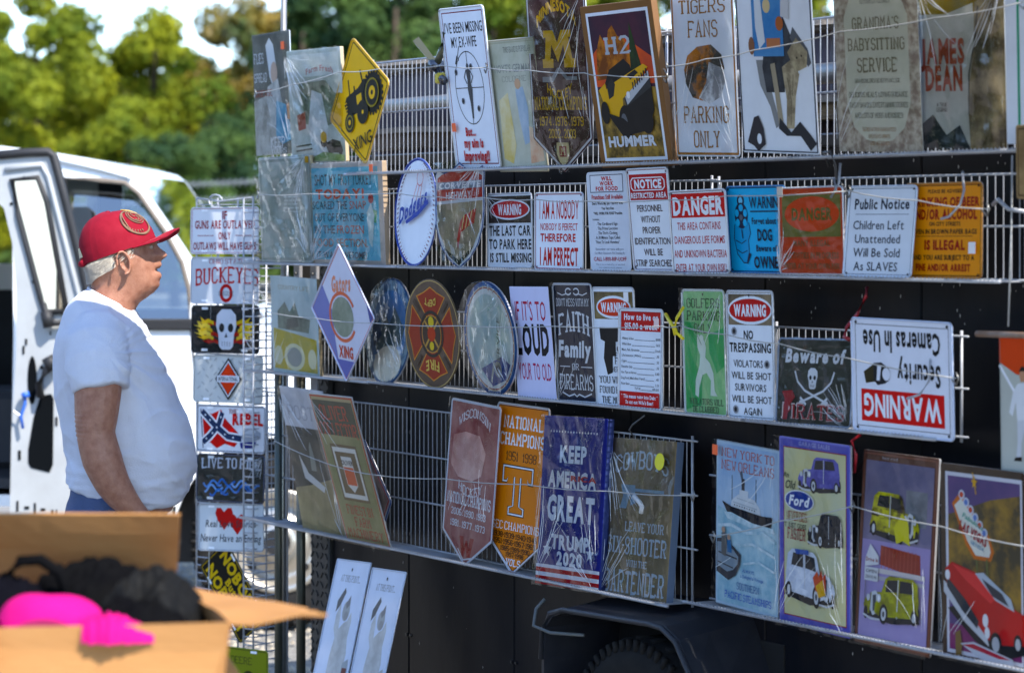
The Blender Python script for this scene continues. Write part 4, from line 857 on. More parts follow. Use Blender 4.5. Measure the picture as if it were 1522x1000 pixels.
Z('carrier', 'poster', 'white poster of a stooped figure carrying a blue picture', 'poster', W_, [Fr('2a3348', .004, .0025), Pg('8a8d8f', 24, 48, 34, 48, 52, 84, 46, 86, 40, 74, 28, 62), Pg('m:4d5158:2e3138:16:.1', 40, 26, 62, 24, 76, 40, 70, 56, 62, 54, 60, 66, 36, 66, 32, 52), Pg('5a5f66', 74, 30, 92, 42, 96, 50, 92, 52, 78, 42, 70, 36), Pg('m:b3a88f:7c725e:26:.08', 58, 52, 70, 48, 80, 56, 74, 68, 70, 86, 60, 86, 62, 70), Ln('6c6452', .8, 64, 58, 68, 70, 66, 84), Ln('6c6452', .8, 72, 56, 70, 68), Pg('m:b0a68a:857b66:24:.08', 66, 44, 78, 36, 92, 44, 90, 52, 76, 55), El('3c3830', 78, 47, 1, .7, n=8), El('3c3830', 84, 46, 1, .7, n=8), Ln('a39a86', 6, 46, 50, 50, 66, 54, 86), Pg('35383e', 52, 80, 66, 88, 78, 82, 92, 90, 98, 94, 90, 98, 78, 90, 60, 90, 50, 86), Rc('m:3f76b0:6b9cc8:5', 22, 4, 62, 46), Fr('2a3348', .004, .0025), Pg('d5dde4', 26, 8, 34, 12, 38, 38, 30, 42, 26, 30), El('d5c39a', 42, 18, 5, 4), Rc('b77a58', 40, 36, 58, 41), El('a8643e', 58, 28, 5, 4), Pg('c9ccd0', 62, 8, 72, 14, 70, 26, 60, 24), El('86604a', 20, 40, 4, 5), Pg('3c3a40', 8, 94, 18, 80, 24, 79, 30, 86, 32, 95, 22, 99, 16, 96), El(W_, 24, 92, 3, 3)], rad=.004)
GM = 'm:c9c2b2:8e7f72:42:.1'
Z('grandma', 'tin_sign', "tan ornate notice GRANDMA'S BABYSITTING SERVICE with a scroll border", 'sign', 'cfd0c0', [Rc(GM, 0, 0, 12, 100), Rc(GM, 88, 0, 100, 100), Pg(GM, 12, 72, 20, 86, 34, 93, 50, 95, 66, 93, 80, 86, 88, 72, 88, 100, 12, 100), Pg(GM, 12, 0, 88, 0, 88, 22, 78, 8, 22, 8, 12, 22), T('To Your Little Ones', 50, 13, 36, 3, '77786c', 'n'), T("GRANDMA'S", 50, 26, 56, 6.5, '8a8570', 'w'), T('BABYSITTING', 50, 38, 68, 6.5, '8a8570', 'w'), T('SERVICE', 50, 50, 48, 7.5, '8a8570', 'w'), T('Grandchildren Benefits Include', 50, 59, 54, 2.2, '6f7166', 'n'), T('Delicious Meals, Loving Guidance', 50, 67, 70, 2.8, '5f6358', 'n'), T('Tasty Snacks, Entertaining Stories', 50, 73, 70, 2.8, '5f6358', 'n'), T('and Lots of Hugs and Kisses!', 50, 79, 58, 2.8, '5f6358', 'n'), T('Satisfaction Guaranteed', 50, 87, 40, 2, 'a37c55', 'n'), T('Open Days Nights', 50, 91, 26, 2, 'a37c55', 'n'), T('and Weekends', 50, 95, 24, 2, 'a37c55', 'n')], rad=.004, wrap=.6)
Z('dean', 'poster', 'wrapped poster reading JAMES DEAN beside a grey draped figure', 'poster', 'm:d3d6d2:b2b6b0:5', [Rc('m:9a8636:6e6030:9', 0, 0, 100, 20), Pg('m:d3d6d2:b2b6b0:5', 0, 26, 64, 14, 64, 30, 0, 34), Pg('m:a89a7c:5c503c:12:.1', 66, 14, 82, 8, 100, 14, 100, 100, 58, 100, 56, 70, 64, 40), Ln('55534c', 1.6, 70, 16, 66, 34, 58, 56, 57, 80), Pg('2c3440', 0, 86, 14, 80, 30, 92, 46, 86, 58, 100, 0, 100), T('JAMES', 27, 42, 52, 14, 'a3462a', 'h'), T('DEAN', 28, 58, 44, 14, 'a3462a', 'h'), T('A TRUE', 25, 74, 12, 2.4, '55534c', 's'), T('LEGEND', 25, 77, 13, 2.4, '55534c', 's')], wrap=1.3, rad=.004, wang=.2)
Z('greenline', 'tin_sign', 'white sign with a thin green stripe cut by the right edge at the top', 'sign', W_, [Rc('3f9a78', 23, 2, 28, 96), Rc('2a8a6a', 66, 64, 100, 76)], rad=.006)
Z('plaque', 'wooden_plaque', 'weathered tan wooden plaque cut by the right edge below the green striped sign', 'plaque', 'm:a08a66:6e5a40:14', [Fr('5c4a34', .006, .003)], th=.016, edge='6e5a40', rad=.006)
# ---- second row
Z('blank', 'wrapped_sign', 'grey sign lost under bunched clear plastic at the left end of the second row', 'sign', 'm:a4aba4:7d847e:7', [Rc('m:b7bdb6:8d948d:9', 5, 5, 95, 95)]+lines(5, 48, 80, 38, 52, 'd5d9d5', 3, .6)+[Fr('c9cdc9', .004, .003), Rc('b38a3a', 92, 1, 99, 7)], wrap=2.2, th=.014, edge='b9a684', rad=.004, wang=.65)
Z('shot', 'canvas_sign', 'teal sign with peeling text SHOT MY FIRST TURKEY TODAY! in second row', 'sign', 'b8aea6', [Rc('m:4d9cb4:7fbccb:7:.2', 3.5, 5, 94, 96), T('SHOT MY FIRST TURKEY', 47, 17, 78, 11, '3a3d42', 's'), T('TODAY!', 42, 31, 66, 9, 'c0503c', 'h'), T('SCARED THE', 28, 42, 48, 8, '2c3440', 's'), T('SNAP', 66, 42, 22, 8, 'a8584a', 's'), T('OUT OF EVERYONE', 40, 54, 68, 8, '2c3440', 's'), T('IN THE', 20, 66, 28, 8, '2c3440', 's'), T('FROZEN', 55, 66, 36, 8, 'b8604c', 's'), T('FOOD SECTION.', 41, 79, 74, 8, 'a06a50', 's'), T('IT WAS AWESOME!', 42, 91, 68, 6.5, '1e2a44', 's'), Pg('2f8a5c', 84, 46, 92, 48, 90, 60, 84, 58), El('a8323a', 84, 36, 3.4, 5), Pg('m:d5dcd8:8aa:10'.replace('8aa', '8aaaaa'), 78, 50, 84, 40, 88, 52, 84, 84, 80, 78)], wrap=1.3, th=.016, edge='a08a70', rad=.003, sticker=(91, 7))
SEAM = [Rg('5a2a3c', 50+sg_*0, 50, 44, 44, 1.) for sg_ in (0,)][:0]
def stitches():
    r = []
    for i in range(26):
        for sg_ in (-1, 1):
            t = (i-12.5)/12.5*1.2; x = 50+sg_*(44*math.cos(t*.95)-4*(sg_ < 0)); y_ = 50+46*math.sin(t*.98)
            r.append(Ln('6a2238', 1.1, x-sg_*1.5, y_-1.2, x+sg_*2.2, y_+.4))
        r.append(El('6a2238', 50+38.5*math.cos((i-12.5)/12.5*1.2), 50+46*math.sin((i-12.5)/12.5*1.18), .5, .5, n=5))
    return r
Z('dodgers', 'round_sign', 'white round baseball shaped sign with blue Dodgers script', 'sign', W_, [Fr('26459a', .003, .0045)]+stitches()+[Rg('c05a5a', 66, 20, 7, 7, 1.), Ln('c05a5a', 1, 60, 24, 48, 40), Ln('c05a5a', 1, 64, 27, 56, 42), Ln('c05a5a', 1, 70, 27, 66, 40), T('Dodgers', 50, 44, 66, 13, '26459a', 'h', 0, .45, .22), Pg('26459a', 34, 56, 60, 50, 84, 41, 86, 45, 62, 54, 38, 59), El('26459a', 36, 57.5, 3, 2)], shape='ell', rim='26459a')
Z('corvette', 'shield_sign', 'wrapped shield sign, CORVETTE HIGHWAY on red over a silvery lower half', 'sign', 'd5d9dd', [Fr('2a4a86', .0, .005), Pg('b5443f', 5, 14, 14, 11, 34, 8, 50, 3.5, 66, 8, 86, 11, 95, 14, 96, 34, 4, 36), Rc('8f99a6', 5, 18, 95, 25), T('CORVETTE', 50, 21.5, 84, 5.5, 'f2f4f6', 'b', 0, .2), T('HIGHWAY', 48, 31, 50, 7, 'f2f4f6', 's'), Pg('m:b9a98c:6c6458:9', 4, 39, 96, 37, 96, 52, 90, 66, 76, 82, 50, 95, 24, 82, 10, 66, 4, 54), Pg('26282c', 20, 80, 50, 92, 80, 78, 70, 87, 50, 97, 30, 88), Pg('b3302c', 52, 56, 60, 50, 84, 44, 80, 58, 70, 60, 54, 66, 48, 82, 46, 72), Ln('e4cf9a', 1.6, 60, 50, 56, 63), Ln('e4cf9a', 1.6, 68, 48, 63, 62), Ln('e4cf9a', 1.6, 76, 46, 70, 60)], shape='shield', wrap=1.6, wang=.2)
OVR = lambda c, y=19, rx=42, ry=15: [El(W_, 50, y, rx+3, ry+2.2, n=28), El(c, 50, y, rx, ry, n=28)]
Z('lastcar', 'tin_sign', 'white sign, red WARNING oval, THE LAST CAR TO PARK HERE IS STILL MISSING', 'sign', W_, [Rc('m:1b1a1c:4a3c38:8', 3, 4, 97, 40)]+OVR('b8203a', 22, 42, 11.5)+[T('WARNING', 50, 22, 52, 13, W_, 'h'), T('THE LAST CAR', 50, 50, 92, 13, '1d2433', 'b'), T('TO PARK HERE', 50, 68, 94, 13, '1d2433', 'b'), T('IS STILL MISSING', 51, 86, 92, 12, '1d2433', 'b')], wrap=.6, rim='c3c8d0', sticker=None)
Z('nobody', 'tin_sign', 'white sign with dripping red letters I AM A NOBODY NOBODY IS PERFECT', 'sign', W_, [Fr('a03048', .004, .002), T('I AM A NOBODY', 50, 22, 80, 24, R_, 's'), T('NOBODY IS PERFECT', 50, 44, 76, 9, R_, 's'), T('THEREFORE', 48, 58, 72, 10, R_, 'b'), T('I AM PERFECT', 50, 82, 78, 22, R_, 'b')]+holes(), rim='c3c8d0')
Z('food', 'tin_sign', 'narrow white sign with boxed red WILL WORK FOR FOOD', 'sign', 'd6dde8', [Rc(N_, 9, 3, 90, 21), Rc('dfe5ee', 10.5, 3.8, 88.5, 20.2), T('WILL', 50, 7, 26, 4, R_, 'h'), T('WORK', 50, 12, 34, 4, R_, 'h'), T('FOR FOOD', 50, 17.2, 54, 4, R_, 'h'), T('Franchises Still Available', 50, 25.5, 76, 4.5, R_, 'b'), T("Don't Work My Job You Frig Who", 50, 32, 76, 2.6, K_, 'b'), T('Your Very Own', 50, 37, 30, 2.6, K_, 'b'), T('"WILL WORK FOR FOOD" Franchise', 50, 42, 70, 2.6, K_, 'b'), T('Includes:', 20, 48, 16, 2, '444a55', 's')]+[T(a, 46, 52.5+i*4.6, w_, 3, '444a55', 's') for i, (a, w_) in enumerate((('. The Cardboard Sign', 52), ('. The Prime Location', 52), ('. The Thrift Clothing', 50), ('. A 30 Minute Tape Called', 62), ('"How To Look Homeless"', 58)))]+[T('Remember: our name sells you', 50, 78, 68, 2.2, '8a90a0', 's'), T('Our Many Operators Are Standing By', 50, 82, 74, 2.2, '8a90a0', 's'), T('CALL 1-800-RIP-UOFF', 50, 88, 80, 4, 'a83048', 's'), T('This is not a real offer of any kind', 50, 93.5, 70, 1.7, '9aa0ae', 's'), T('not valid in most places', 50, 96.5, 56, 1.6, '9aa0ae', 's')])
Z('notice', 'tin_sign', 'white sign headed NOTICE RESTRICTED AREA in red, PERSONNEL WITHOUT PROPER IDENTIFICATION', 'sign', W_, [Fr('7a3a58', .004, .0015), Rc('a82a30', 6, 6, 95, 31), Pg(W_, 14, 9, 84, 9, 90, 12, 90, 19, 84, 22, 14, 22, 9, 19, 9, 12), Pg('a82a30', 15, 10, 83, 10, 88, 12.5, 88, 18.5, 83, 21, 15, 21, 11, 18.5, 11, 12.5), T('NOTICE', 50, 15.5, 64, 8, W_, 'h'), T('RESTRICTED AREA', 50, 26.5, 84, 5, W_, 'b')]+[T(a, 50, 39+i*10.6, w_, 6.5, '4c3a40', 's') for i, (a, w_) in enumerate((('PERSONNEL', 60), ('WITHOUT', 46), ('PROPER', 42), ('IDENTIFICATION', 84), ('WILL BE', 44), ('STRIP SEARCHED', 88)))]+holes(), rim='c3c8d0')
Z('danger', 'tin_sign', 'white sign with red DANGER band, THIS AREA CONTAINS DANGEROUS LIFE FORMS', 'sign', W_, [Rc('c02c22', 3, 4, 97, 33), T('DANGER', 50, 19, 88, 20, W_, 'h')]+[T(a, 50, 43+i*16.6, w_, 9, 'b03038', 's') for i, (a, w_) in enumerate((('THIS AREA CONTAINS', 76), ('DANGEROUS LIFE FORMS', 88), ('AND UNKNOWN BACTERIA', 92), ('ENTER AT YOUR OWN RISK!', 88)))]+[Fr('5a3a60', .0035, .0015)]+holes(), rim='d0d4da')
B_ = '4fb4e6'
HAND = [Pg('3f9cd0', 12, 44, 24, 36, 36, 42, 38, 54, 34, 62, 34, 80, 30, 88, 24, 88, 14, 78, 10, 60), Ln(N_, 1, 12, 62, 22, 66, 30, 62), Ln(N_, 1, 14, 73, 22, 77, 31, 74), Ln(N_, 1.1, 12, 44, 10, 60, 14, 78, 24, 88, 30, 88, 34, 80, 34, 62, 38, 54, 36, 42), El(N_, 24, 17, 6, 7), El('7fc8ea', 24, 17, 3.4, 4.4), El(N_, 24, 34, 11, 15), El(B_, 24, 25, 3.6, 4), El(B_, 17, 31, 3.2, 4.4), El(B_, 31, 31, 3.2, 4.4), El(B_, 18, 42, 3.2, 4.4), El(B_, 30, 42, 3.2, 4.4), El('5f6672', 24, 36, 3, 3.5), Ln(N_, 1.6, 24, 50, 25, 60), Pg(N_, 34, 76, 38, 78, 31, 90, 30, 86)]
Z('dog', 'tin_sign', 'bright blue sign, hand aiming a revolver, WARNING Forget about the DOG Beware of OWNER', 'sign', B_, [Fr('1a2a5a', .004, .0022)]+HAND+[T('WARNING', 67, 19, 56, 13, '1c2038', 's'), Rc('1c2038', 40, 28.5, 94, 30), T('Forget about the', 68, 40, 52, 7, '1c2038', 'b'), T('DOG', 62, 56, 24, 13, '1c2038', 'b'), T('Beware of', 64, 71, 34, 7, '1c2038', 'b'), T('OWNER', 66, 87, 48, 13, '1c2038', 'b')]+holes(), rim='2a78b4')
Z('danger2', 'tin_sign', 'orange and olive sign with DANGER in an oval under glossy film', 'sign', 'c5523a', [Rc('m:5e6232:7c7a46:7', 5, 9, 95, 57), El('d4583c', 51, 31, 42, 20, n=28), T('DANGER', 51, 31, 62, 13, '6a6634', 'h'), T('MANY ILLEGAL', 50, 64, 56, 7, '7c5a3c', 'b'), T('ACTIVITIES IN PROGRESS', 50, 78, 82, 7, '7c5a3c', 'b'), T('ENTER AT YOUR OWN RISK', 50, 90, 86, 6.5, '7c5a3c', 'b')], wrap=.8, rim='d5d9de', sticker=(8, 5, 'd0c0b0'))
Z('public', 'tin_sign', 'white sign headed Public Notice, Children Left Unattended Will Be Sold As SLAVES', 'sign', 'dde5f0', [Fr('3a4a66', .006, .0012), T('Public Notice', 50, 20, 80, 11, '20283c', 'b'), Rc('4a5670', 12, 31, 90, 31.6)]+[T(a, 47, 43+i*15, w_, 9.5, '2a3348', 's') for i, (a, w_) in enumerate((('Children Left', 74), ('Unattended', 66), ('Will Be Sold', 68), ('As SLAVES', 64)))]+holes(), rim='c3cede')
Z('beer', 'tin_sign', 'yellow notice against drinking beer on city streets, IS ILLEGAL in red', 'sign', 'e0950c', [Fr('2a2416', .005, .002), T('PLEASE BE ADVISED', 52, 9, 44, 3.6, '2a2416', 'b'), T('DRINKING OF BEER', 52, 20, 88, 9, '8f2a1c', 'h'), T('AND/OR ALCOHOL', 50, 33, 86, 10, '8f2a1c', 'h'), T('ON CITY STREETS', 52, 43, 40, 4, '2a2416', 'b'), T('EVEN IN BROWN PAPER BAGS', 52, 51, 82, 5, '2a2416', 'b'), Rc('5a3a1c', 14, 55.6, 88, 56.2), T('IS ILLEGAL', 52, 65, 52, 9.5, '8f2a1c', 'h'), T('AND YOU ARE SUBJECT TO A', 50, 78, 80, 5, '2a2416', 'b'), T('FINE AND/OR ARREST', 50, 88.5, 70, 7, '8f2a1c', 'h')]+holes(), rim='b07408', sticker=(90, 68, 'e6e6ea'))
# ---- third row
Z('farm', 'tin_sign', 'pale faded farm print with yellow fields at the left of the third row', 'poster', 'm:b9c6c6:98a6a6:5', [T('COUNTRY LIFE', 50, 11, 66, 4, '9a8f74', 'n'), Pg('m:7f8a7c:4f5a50:14', 14, 36, 30, 26, 40, 36, 52, 26, 60, 40, 84, 42, 80, 56, 14, 54), Pg('m:b7a13c:8f8c4c:7', 4, 54, 50, 58, 96, 62, 96, 96, 4, 96), El('c9c7a8', 48, 82, 22, 14), El('8a8f8a', 48, 82, 16, 10), El('c9c7a8', 14, 82, 9, 10), El('c9c7a8', 86, 82, 9, 10), Pg('5a5f58', 34, 44, 56, 40, 60, 50, 34, 54)], wrap=.7, th=.012, edge='8a7a5c', rad=.004)
Z('florida', 'diamond_sign', 'white and blue diamond sign with orange script above XING, third row', 'sign', 'c9cad6', [Fr('b86a5a', .006, .003), Pg('7478a8', 2.5, 50, 20, 32, 34, 50, 36, 70, 40, 88, 32, 79), Pg('6064a0', 36, 84, 64, 84, 50, 97), Pg('4a4f86', 88, 40, 97, 50, 92, 54), T('Gators', 50, 29, 30, 11, 'd08a70', 'h', 0, .2, .1), Rg('c86a50', 50, 53, 20, 17, 2.6, 30, 330), El('m:68705e:8e9484:14', 50, 53, 17, 14.5), T('XING', 52, 78, 22, 8, 'b8503c', 'h')], shape='dia', rim='c3c8e0', rad=.01)
CIRC = lambda c, y=50: [('F', c, .012)]
Z('bluedisc', 'round_sign', 'round blue sign with pine trees, white lower part in plastic, left of fire sign', 'sign', 'm:3d5a78:8aa0ac:30:.08', [('F', '5c86b0', .035), Fr('26476e', .0, .006), Pg('m:3a4f58:6b7f80:14', 24, 56, 40, 30, 52, 44, 62, 28, 84, 50, 78, 66, 24, 66), Pg('26476e', 12, 42, 26, 32, 36, 52, 20, 62), El('e4dccb', 50, 80, 30, 17), Pg('dfd8c8', 22, 70, 78, 70, 70, 88, 50, 97, 30, 88), T('DRINK', 36, 30, 30, 8, 'dfe6ec', 'b', 0, 0, .4)], shape='ell', wrap=1.9, th=.006)
MAL = []
for k in range(4):
    a = k*math.pi/2
    for sc_, col in ((1., 'c98a4a'), (.93, '8e3a2c')):
        pts = [(-9, -15), (-26, -34), (-12, -38), (0, -43), (12, -38), (26, -34), (9, -15)]
        q = [(x*sc_, (y_+28)*sc_-28) for x, y_ in pts]; MAL.append(('p', col, [(50+x*math.cos(a)-y_*math.sin(a), 50+x*math.sin(a)+y_*math.cos(a)) for x, y_ in q]))
Z('fire', 'round_sign', 'round rust brown sign with red fire department cross turned upside down', 'sign', 'm:57483c:6b5a4c:7', [Fr('b39a68', .003, .003)]+MAL+[Rg('3c332c', 50, 50, 20, 20, 3), El('b08a50', 50, 50, 17.5, 17.5), El('4a3a30', 50, 50, 16.5, 16.5), Ln('b08a50', 2.4, 38, 62, 62, 38), Ln('b08a50', 2.4, 38, 38, 62, 62), El('a8402c', 50, 50, 7, 7), El('c9b04a', 50, 39, 5, 5), El('c9b04a', 50, 61, 4, 4), T('DEPT', 50, 20, 20, 6, 'c9a860', 'b', 2, 0, 0, True), T('FIRE', 50, 80, 24, 9, 'c9a860', 'b', -2, 0, 0, True), Ln('57483c', 4, 30, 30, 20, 20), Ln('57483c', 4, 70, 30, 80, 20), Ln('57483c', 4, 30, 70, 20, 80), Ln('57483c', 4, 70, 70, 80, 80)], shape='ell', th=.004, edge='6b5a3c', wrap=None)
Z('olddisc', 'round_sign', 'round blue sign with beaded ring and crumpled plastic bunched over its left half', 'sign', '3a5f8c', [Fr('2a4a78', .0, .008), ('F', 'b9b2a4', .012), ('F', '9c3a34', .016), ('F', 'cfd3cf', .019), ('F', 'm:7fa2b0:c9d0bc:4', .034), Pg('26407a', 30, 78, 70, 64, 86, 70, 76, 84, 50, 92), El('8a8c84', 62, 76, 7, 7), El('2c3038', 62, 76, 4.4, 4.4), Ln('9aa09a', 3, 48, 88, 56, 70), T('SERVICE', 66, 52, 44, 6, '5c6a5c', 's', 0, 0, 1.45)]+[El('d8c9a8', 50+45*math.cos(i*.2094), 50+45*math.sin(i*.2094), 1., 1., n=6) for i in range(30)], shape='ell', wrap=2.3, th=.006, wang=-.1)
Z('loud', 'tin_sign', "plain pale lilac sign IF IT'S TO LOUD YOUR TO OLD", 'sign', 'd0d3ee', [T("IF IT'S TO", 50, 21, 78, 17, 'a83048', 't'), T('LOUD', 50, 46, 84, 25, '11131c', 'h'), T('YOUR TO OLD', 50, 74, 84, 15, 'a83058', 't')], rad=.002)
Z('faith', 'tin_sign', "dark navy sign DON'T MESS WITH MY FAITH Family OR FIREARMS", 'sign', '20253a', [Fr(W_, .002, .003), Rg('e4e7ec', 40, 7, 7, 2.6, 2, 20, 330), Rg('e4e7ec', 60, 7, 7, 2.6, 2, 210, 520), Ln('e4e7ec', 1.4, 12, 8, 24, 10, 34, 9), Ln('e4e7ec', 1.4, 88, 8, 76, 10, 66, 9), T("DON'T MESS WITH MY", 50, 16, 84, 6, 'dfe3e8', 'n'), T('FAITH', 50, 36, 80, 16, 'e4e7ec', 'w', 4), T('Family', 50, 55, 82, 13, 'e4e7ec', 'h', 0, .1), T('OR', 50, 70, 18, 5, 'e4e7ec', 'n'), Ln('e4e7ec', 1.2, 10, 70, 36, 70), Ln('e4e7ec', 1.2, 64, 70, 92, 70), T('FIREARMS', 50, 83, 86, 12, 'e4e7ec', 'n'), Ln('e4e7ec', 2, 14, 92, 30, 95, 44, 93, 50, 95, 56, 93, 70, 95, 88, 92)], rim='c3c8d0', wrap=.5)
GUNP = [Pg('17181c', 14, 34, 88, 34, 90, 44, 52, 46, 50, 52, 44, 56, 42, 72, 30, 74, 22, 60, 26, 46, 16, 44), El('d9dce0', 60, 52, 10, 5), El('17181c', 60, 52, 6, 3), Rc('17181c', 44, 46, 52, 58)]
Z('found', 'tin_sign', 'white sign with orange WARNING oval and black pistol, mostly behind the budget list', 'sign', W_, [Rc('m:4a4438:8a7a58:9', 4, 4, 96, 27)]+OVR('c8482c', 17, 38, 7.5)+[T('WARNING', 50, 17, 60, 7.5, W_, 'h')]+GUNP+[T('IF YOU ARE', 70, 57, 44, 4, K_, 'n'), T('FOUND', 70, 62, 44, 5, K_, 'n'), T('HERE TONIGHT', 68, 69, 52, 4, K_, 'n'), T('YOU WILL BE', 50, 78, 82, 5.5, K_, 'n'), T('FOUND HERE IN', 50, 86.5, 82, 5.5, K_, 'n'), T('THE MORNING', 52, 95, 76, 5.5, K_, 'n')], rim='c3c8d0', sticker=(86, 8, 'e6e6ea'))
BUD = [('Whiskey & Beer', '$8.80'), ("Wife's Beer", '1.65'), ('Meat, Fish, Groceries', 'Credit'), ("Life Insurance (Wife's)", '.35'), ('Cigars', '.20'), ('Pinochle Club', '.25'), ('Hot Tips on Horses', '1.10'), ("Dog Food (Man's Best Friend)", '.40'), ('Poker Game', '2.25')]
BL = []
for i, (a, b) in enumerate(BUD):
    y_ = 30+i*5.6; wl = 1.9*len(a); BL += [T(a, 8+wl/2, y_, wl, 2.4, '22262e', 's'), T(b, 89, y_, 2*len(b), 2.4, '22262e', 's'), Rc('4a4f58', 10+wl, y_+1.2, 82, y_+1.7)]
Z('howto', 'tin_sign', 'white budget list How to live on $15.00 a week with red head and foot', 'sign', W_, [Rc('b8241e', 5, 3, 94, 22.5), T('How to live on', 50, 8.5, 76, 6, W_, 'b'), T('$15.00 a week', 50, 17.5, 74, 6, W_, 'b'), Fr('4a4f58', .008, .001)]+BL+[T('TOTAL', 46, 79, 14, 2.4, '22262e', 's'), Rc('4a4f58', 54, 80, 78, 80.5), T('$15.00', 86, 79, 14, 2.4, '22262e', 's'), Rc('b8241e', 5, 82.5, 94, 97), T('* This means going into Debt *', 50, 87.2, 82, 3.6, W_, 'b'), T("So cut out Wife's Beer!", 50, 92.8, 62, 3.6, W_, 'b')], rim='c3c8d0', sticker=(91, 14, 'e9c9c4'))
GO = '8fc48a'
Z('golfers', 'tin_sign', 'green sign GOLFERS PARKING ONLY with a white golfer and mottled green field', 'sign', 'm:a9d29a:6fb074:4:.2', [Fr(W_, .0, .005), Pg('m:3f9c5a:59ad6a:6', 4, 26, 30, 26, 36, 40, 30, 60, 44, 70, 40, 92, 4, 96), Pg('m:3f9c5a:59ad6a:6', 60, 36, 96, 30, 96, 60, 78, 66, 62, 50), T('GOLFERS', 50, 11, 78, 7, '3f4f3c', 'n'), T('PARKING', 50, 21, 80, 7, '3f4f3c', 'n'), T('ONLY', 48, 31, 42, 7, '3f4f3c', 'n'), Pg('dfe8dc', 34, 36, 38, 36, 42, 42, 50, 40, 54, 46, 52, 54, 62, 58, 70, 66, 72, 80, 78, 84, 62, 84, 64, 72, 54, 66, 44, 68, 36, 78, 34, 86, 26, 84, 28, 72, 38, 60, 40, 52, 34, 46), El('e4ece0', 44, 39, 5, 3), Ln('8a9a88', 1, 34, 36, 44, 44), T('VIOLATORS WILL', 52, 89, 80, 4.5, '3f4f3c', 'n'), T('BE CLUBBED', 50, 95, 60, 4.5, '3f4f3c', 'n')]+holes(2), wrap=.7, rim='d0d8dc')
BH = lambda a, b: [El('9a9da2', a, b, 6, 3.4, n=9), El('4a4d52', a, b, 3.6, 2.2, n=9), El('101114', a, b, 1.8, 1.1, n=8)]
Z('trespass', 'tin_sign', 'white sign with red WARNING oval and bullet holes, NO TRESPASSING', 'sign', W_, [Rc('m:4c4438:8a7c66:9', 4, 3, 96, 27)]+OVR('b8302e', 15.5, 44, 9)+[T('WARNING', 50, 15.5, 68, 8.5, W_, 'h'), T('NO', 46, 34.5, 20, 6.5, '1d2026', 'b'), T('TRESPASSING', 49, 44.5, 88, 7, '1d2026', 'b')]+[T(a, x, 57+i*9.2, w_, 5.6, '2a2d34', 's') for i, (a, x, w_) in enumerate((('VIOLATORS', 44, 62), ('WILL BE SHOT', 50, 84), ('SURVIVORS', 48, 66), ('WILL BE SHOT', 50, 84), ('AGAIN', 52, 38)))]+BH(84, 57)+BH(16, 32)+BH(16, 93)+[Fr('2a2d34', .005, .001)]+holes(2), rim='c3c8d0')
SK = 'e6e9ee'
SKULL = lambda x, y_, w_, h_, c=SK: [Pg(c, x-w_*.5, y_-h_*.1, x-w_*.46, y_-h_*.36, x-w_*.22, y_-h_*.5, x+w_*.22, y_-h_*.5, x+w_*.46, y_-h_*.36, x+w_*.5, y_-h_*.1, x+w_*.38, y_+h_*.14, x+w_*.34, y_+h_*.42, x+w_*.2, y_+h_*.5, x-w_*.2, y_+h_*.5, x-w_*.34, y_+h_*.42, x-w_*.38, y_+h_*.14), El('23262c', x-w_*.22, y_-h_*.04, w_*.13, h_*.11), El('23262c', x+w_*.22, y_-h_*.04, w_*.13, h_*.11), Pg('23262c', x, y_+h_*.08, x-w_*.07, y_+h_*.2, x+w_*.07, y_+h_*.2)]+[Ln('23262c', .5, x+w_*k, y_+h_*.3, x+w_*k, y_+h_*.42) for k in (-.18, -.06, .06, .18)]
SWD = lambda s_: [('l', SK, 1.8, [(50+s_*26, 38), (50+s_*22, 50), (50+s_*12, 60), (50-s_*14, 72)]), El(SK, 50-s_*16, 73.5, 3.4, 2.6), Ln(SK, 2.2, 50-s_*10, 76, 50-s_*18, 68), El(SK, 50-s_*21, 77, 2.4, 2.4)]
Z('pirates', 'tin_sign', 'dark metallic sign Beware of PIRATES with skull and crossed swords', 'sign', 'm:2c2e2a:5a5a52:9:.2', [Fr('9aa8bc', .0, .004), T('Beware of', 50, 20, 78, 15, SK, 'h', 0, .18), *SWD(1), *SWD(-1), *SKULL(48, 46, 13, 24), T('PIRATES', 50, 84, 84, 17, 'd8c9c4', 'w'), T('PIRATES', 50.4, 84.5, 82, 15.5, '9c3a3e', 'n'), Pg('9c3a3e', 8, 62, 22, 60, 26, 68, 18, 78, 16, 94, 10, 94, 12, 70)], wrap=1., rim='8a9cb8')
Z('security', 'tin_sign', 'large white and red sign WARNING Security Cameras In Use hung upside down', 'sign', 'dfe4f0', [Fr('1c1e24', .0135, .0015), Rc('c8240e', 9, 62, 91, 90), T('WARNING', 50, 76, 76, 19, W_, 'b', 0, 0, 0, True), T('Cameras In Use', 50, 20, 76, 18, '1a1c20', 'b', 0, 0, 0, True), T('Security', 67, 47, 42, 18, '1a1c20', 'b', 0, 0, 0, True), Pg('3a341c', 12, 47, 22, 40, 24, 55, 14, 57), Pg('23242a', 22, 39, 30, 38, 36, 42, 38, 50, 34, 56, 26, 58, 22, 54), Pg('dfe4f0', 26, 41, 30, 41, 28, 54, 25, 54), El('1a1c20', 34, 48, 5, 7), El('dfe4f0', 35, 48, 4, 5.6), T('SIGN CENTER', 90, 12, 1, 1, '1a1c20', 's')][:-1]+holes(), rim='bcc8e0')
Z('rightart', 'tin_sign', 'orange and grey sign with a white batter figure cut off by the right edge', 'sign', 'b9bcb4', [Pg('c8502c', 0, 0, 60, 0, 100, 20, 100, 34, 30, 30, 0, 22), Ln('e6e9ee', 4, 0, 24, 40, 52), *man_fig(14, 26, 60, 66, 'd8dbde', 'c9ccd0'), Fr('8a8d8a', .003, .001)], rad=.004)
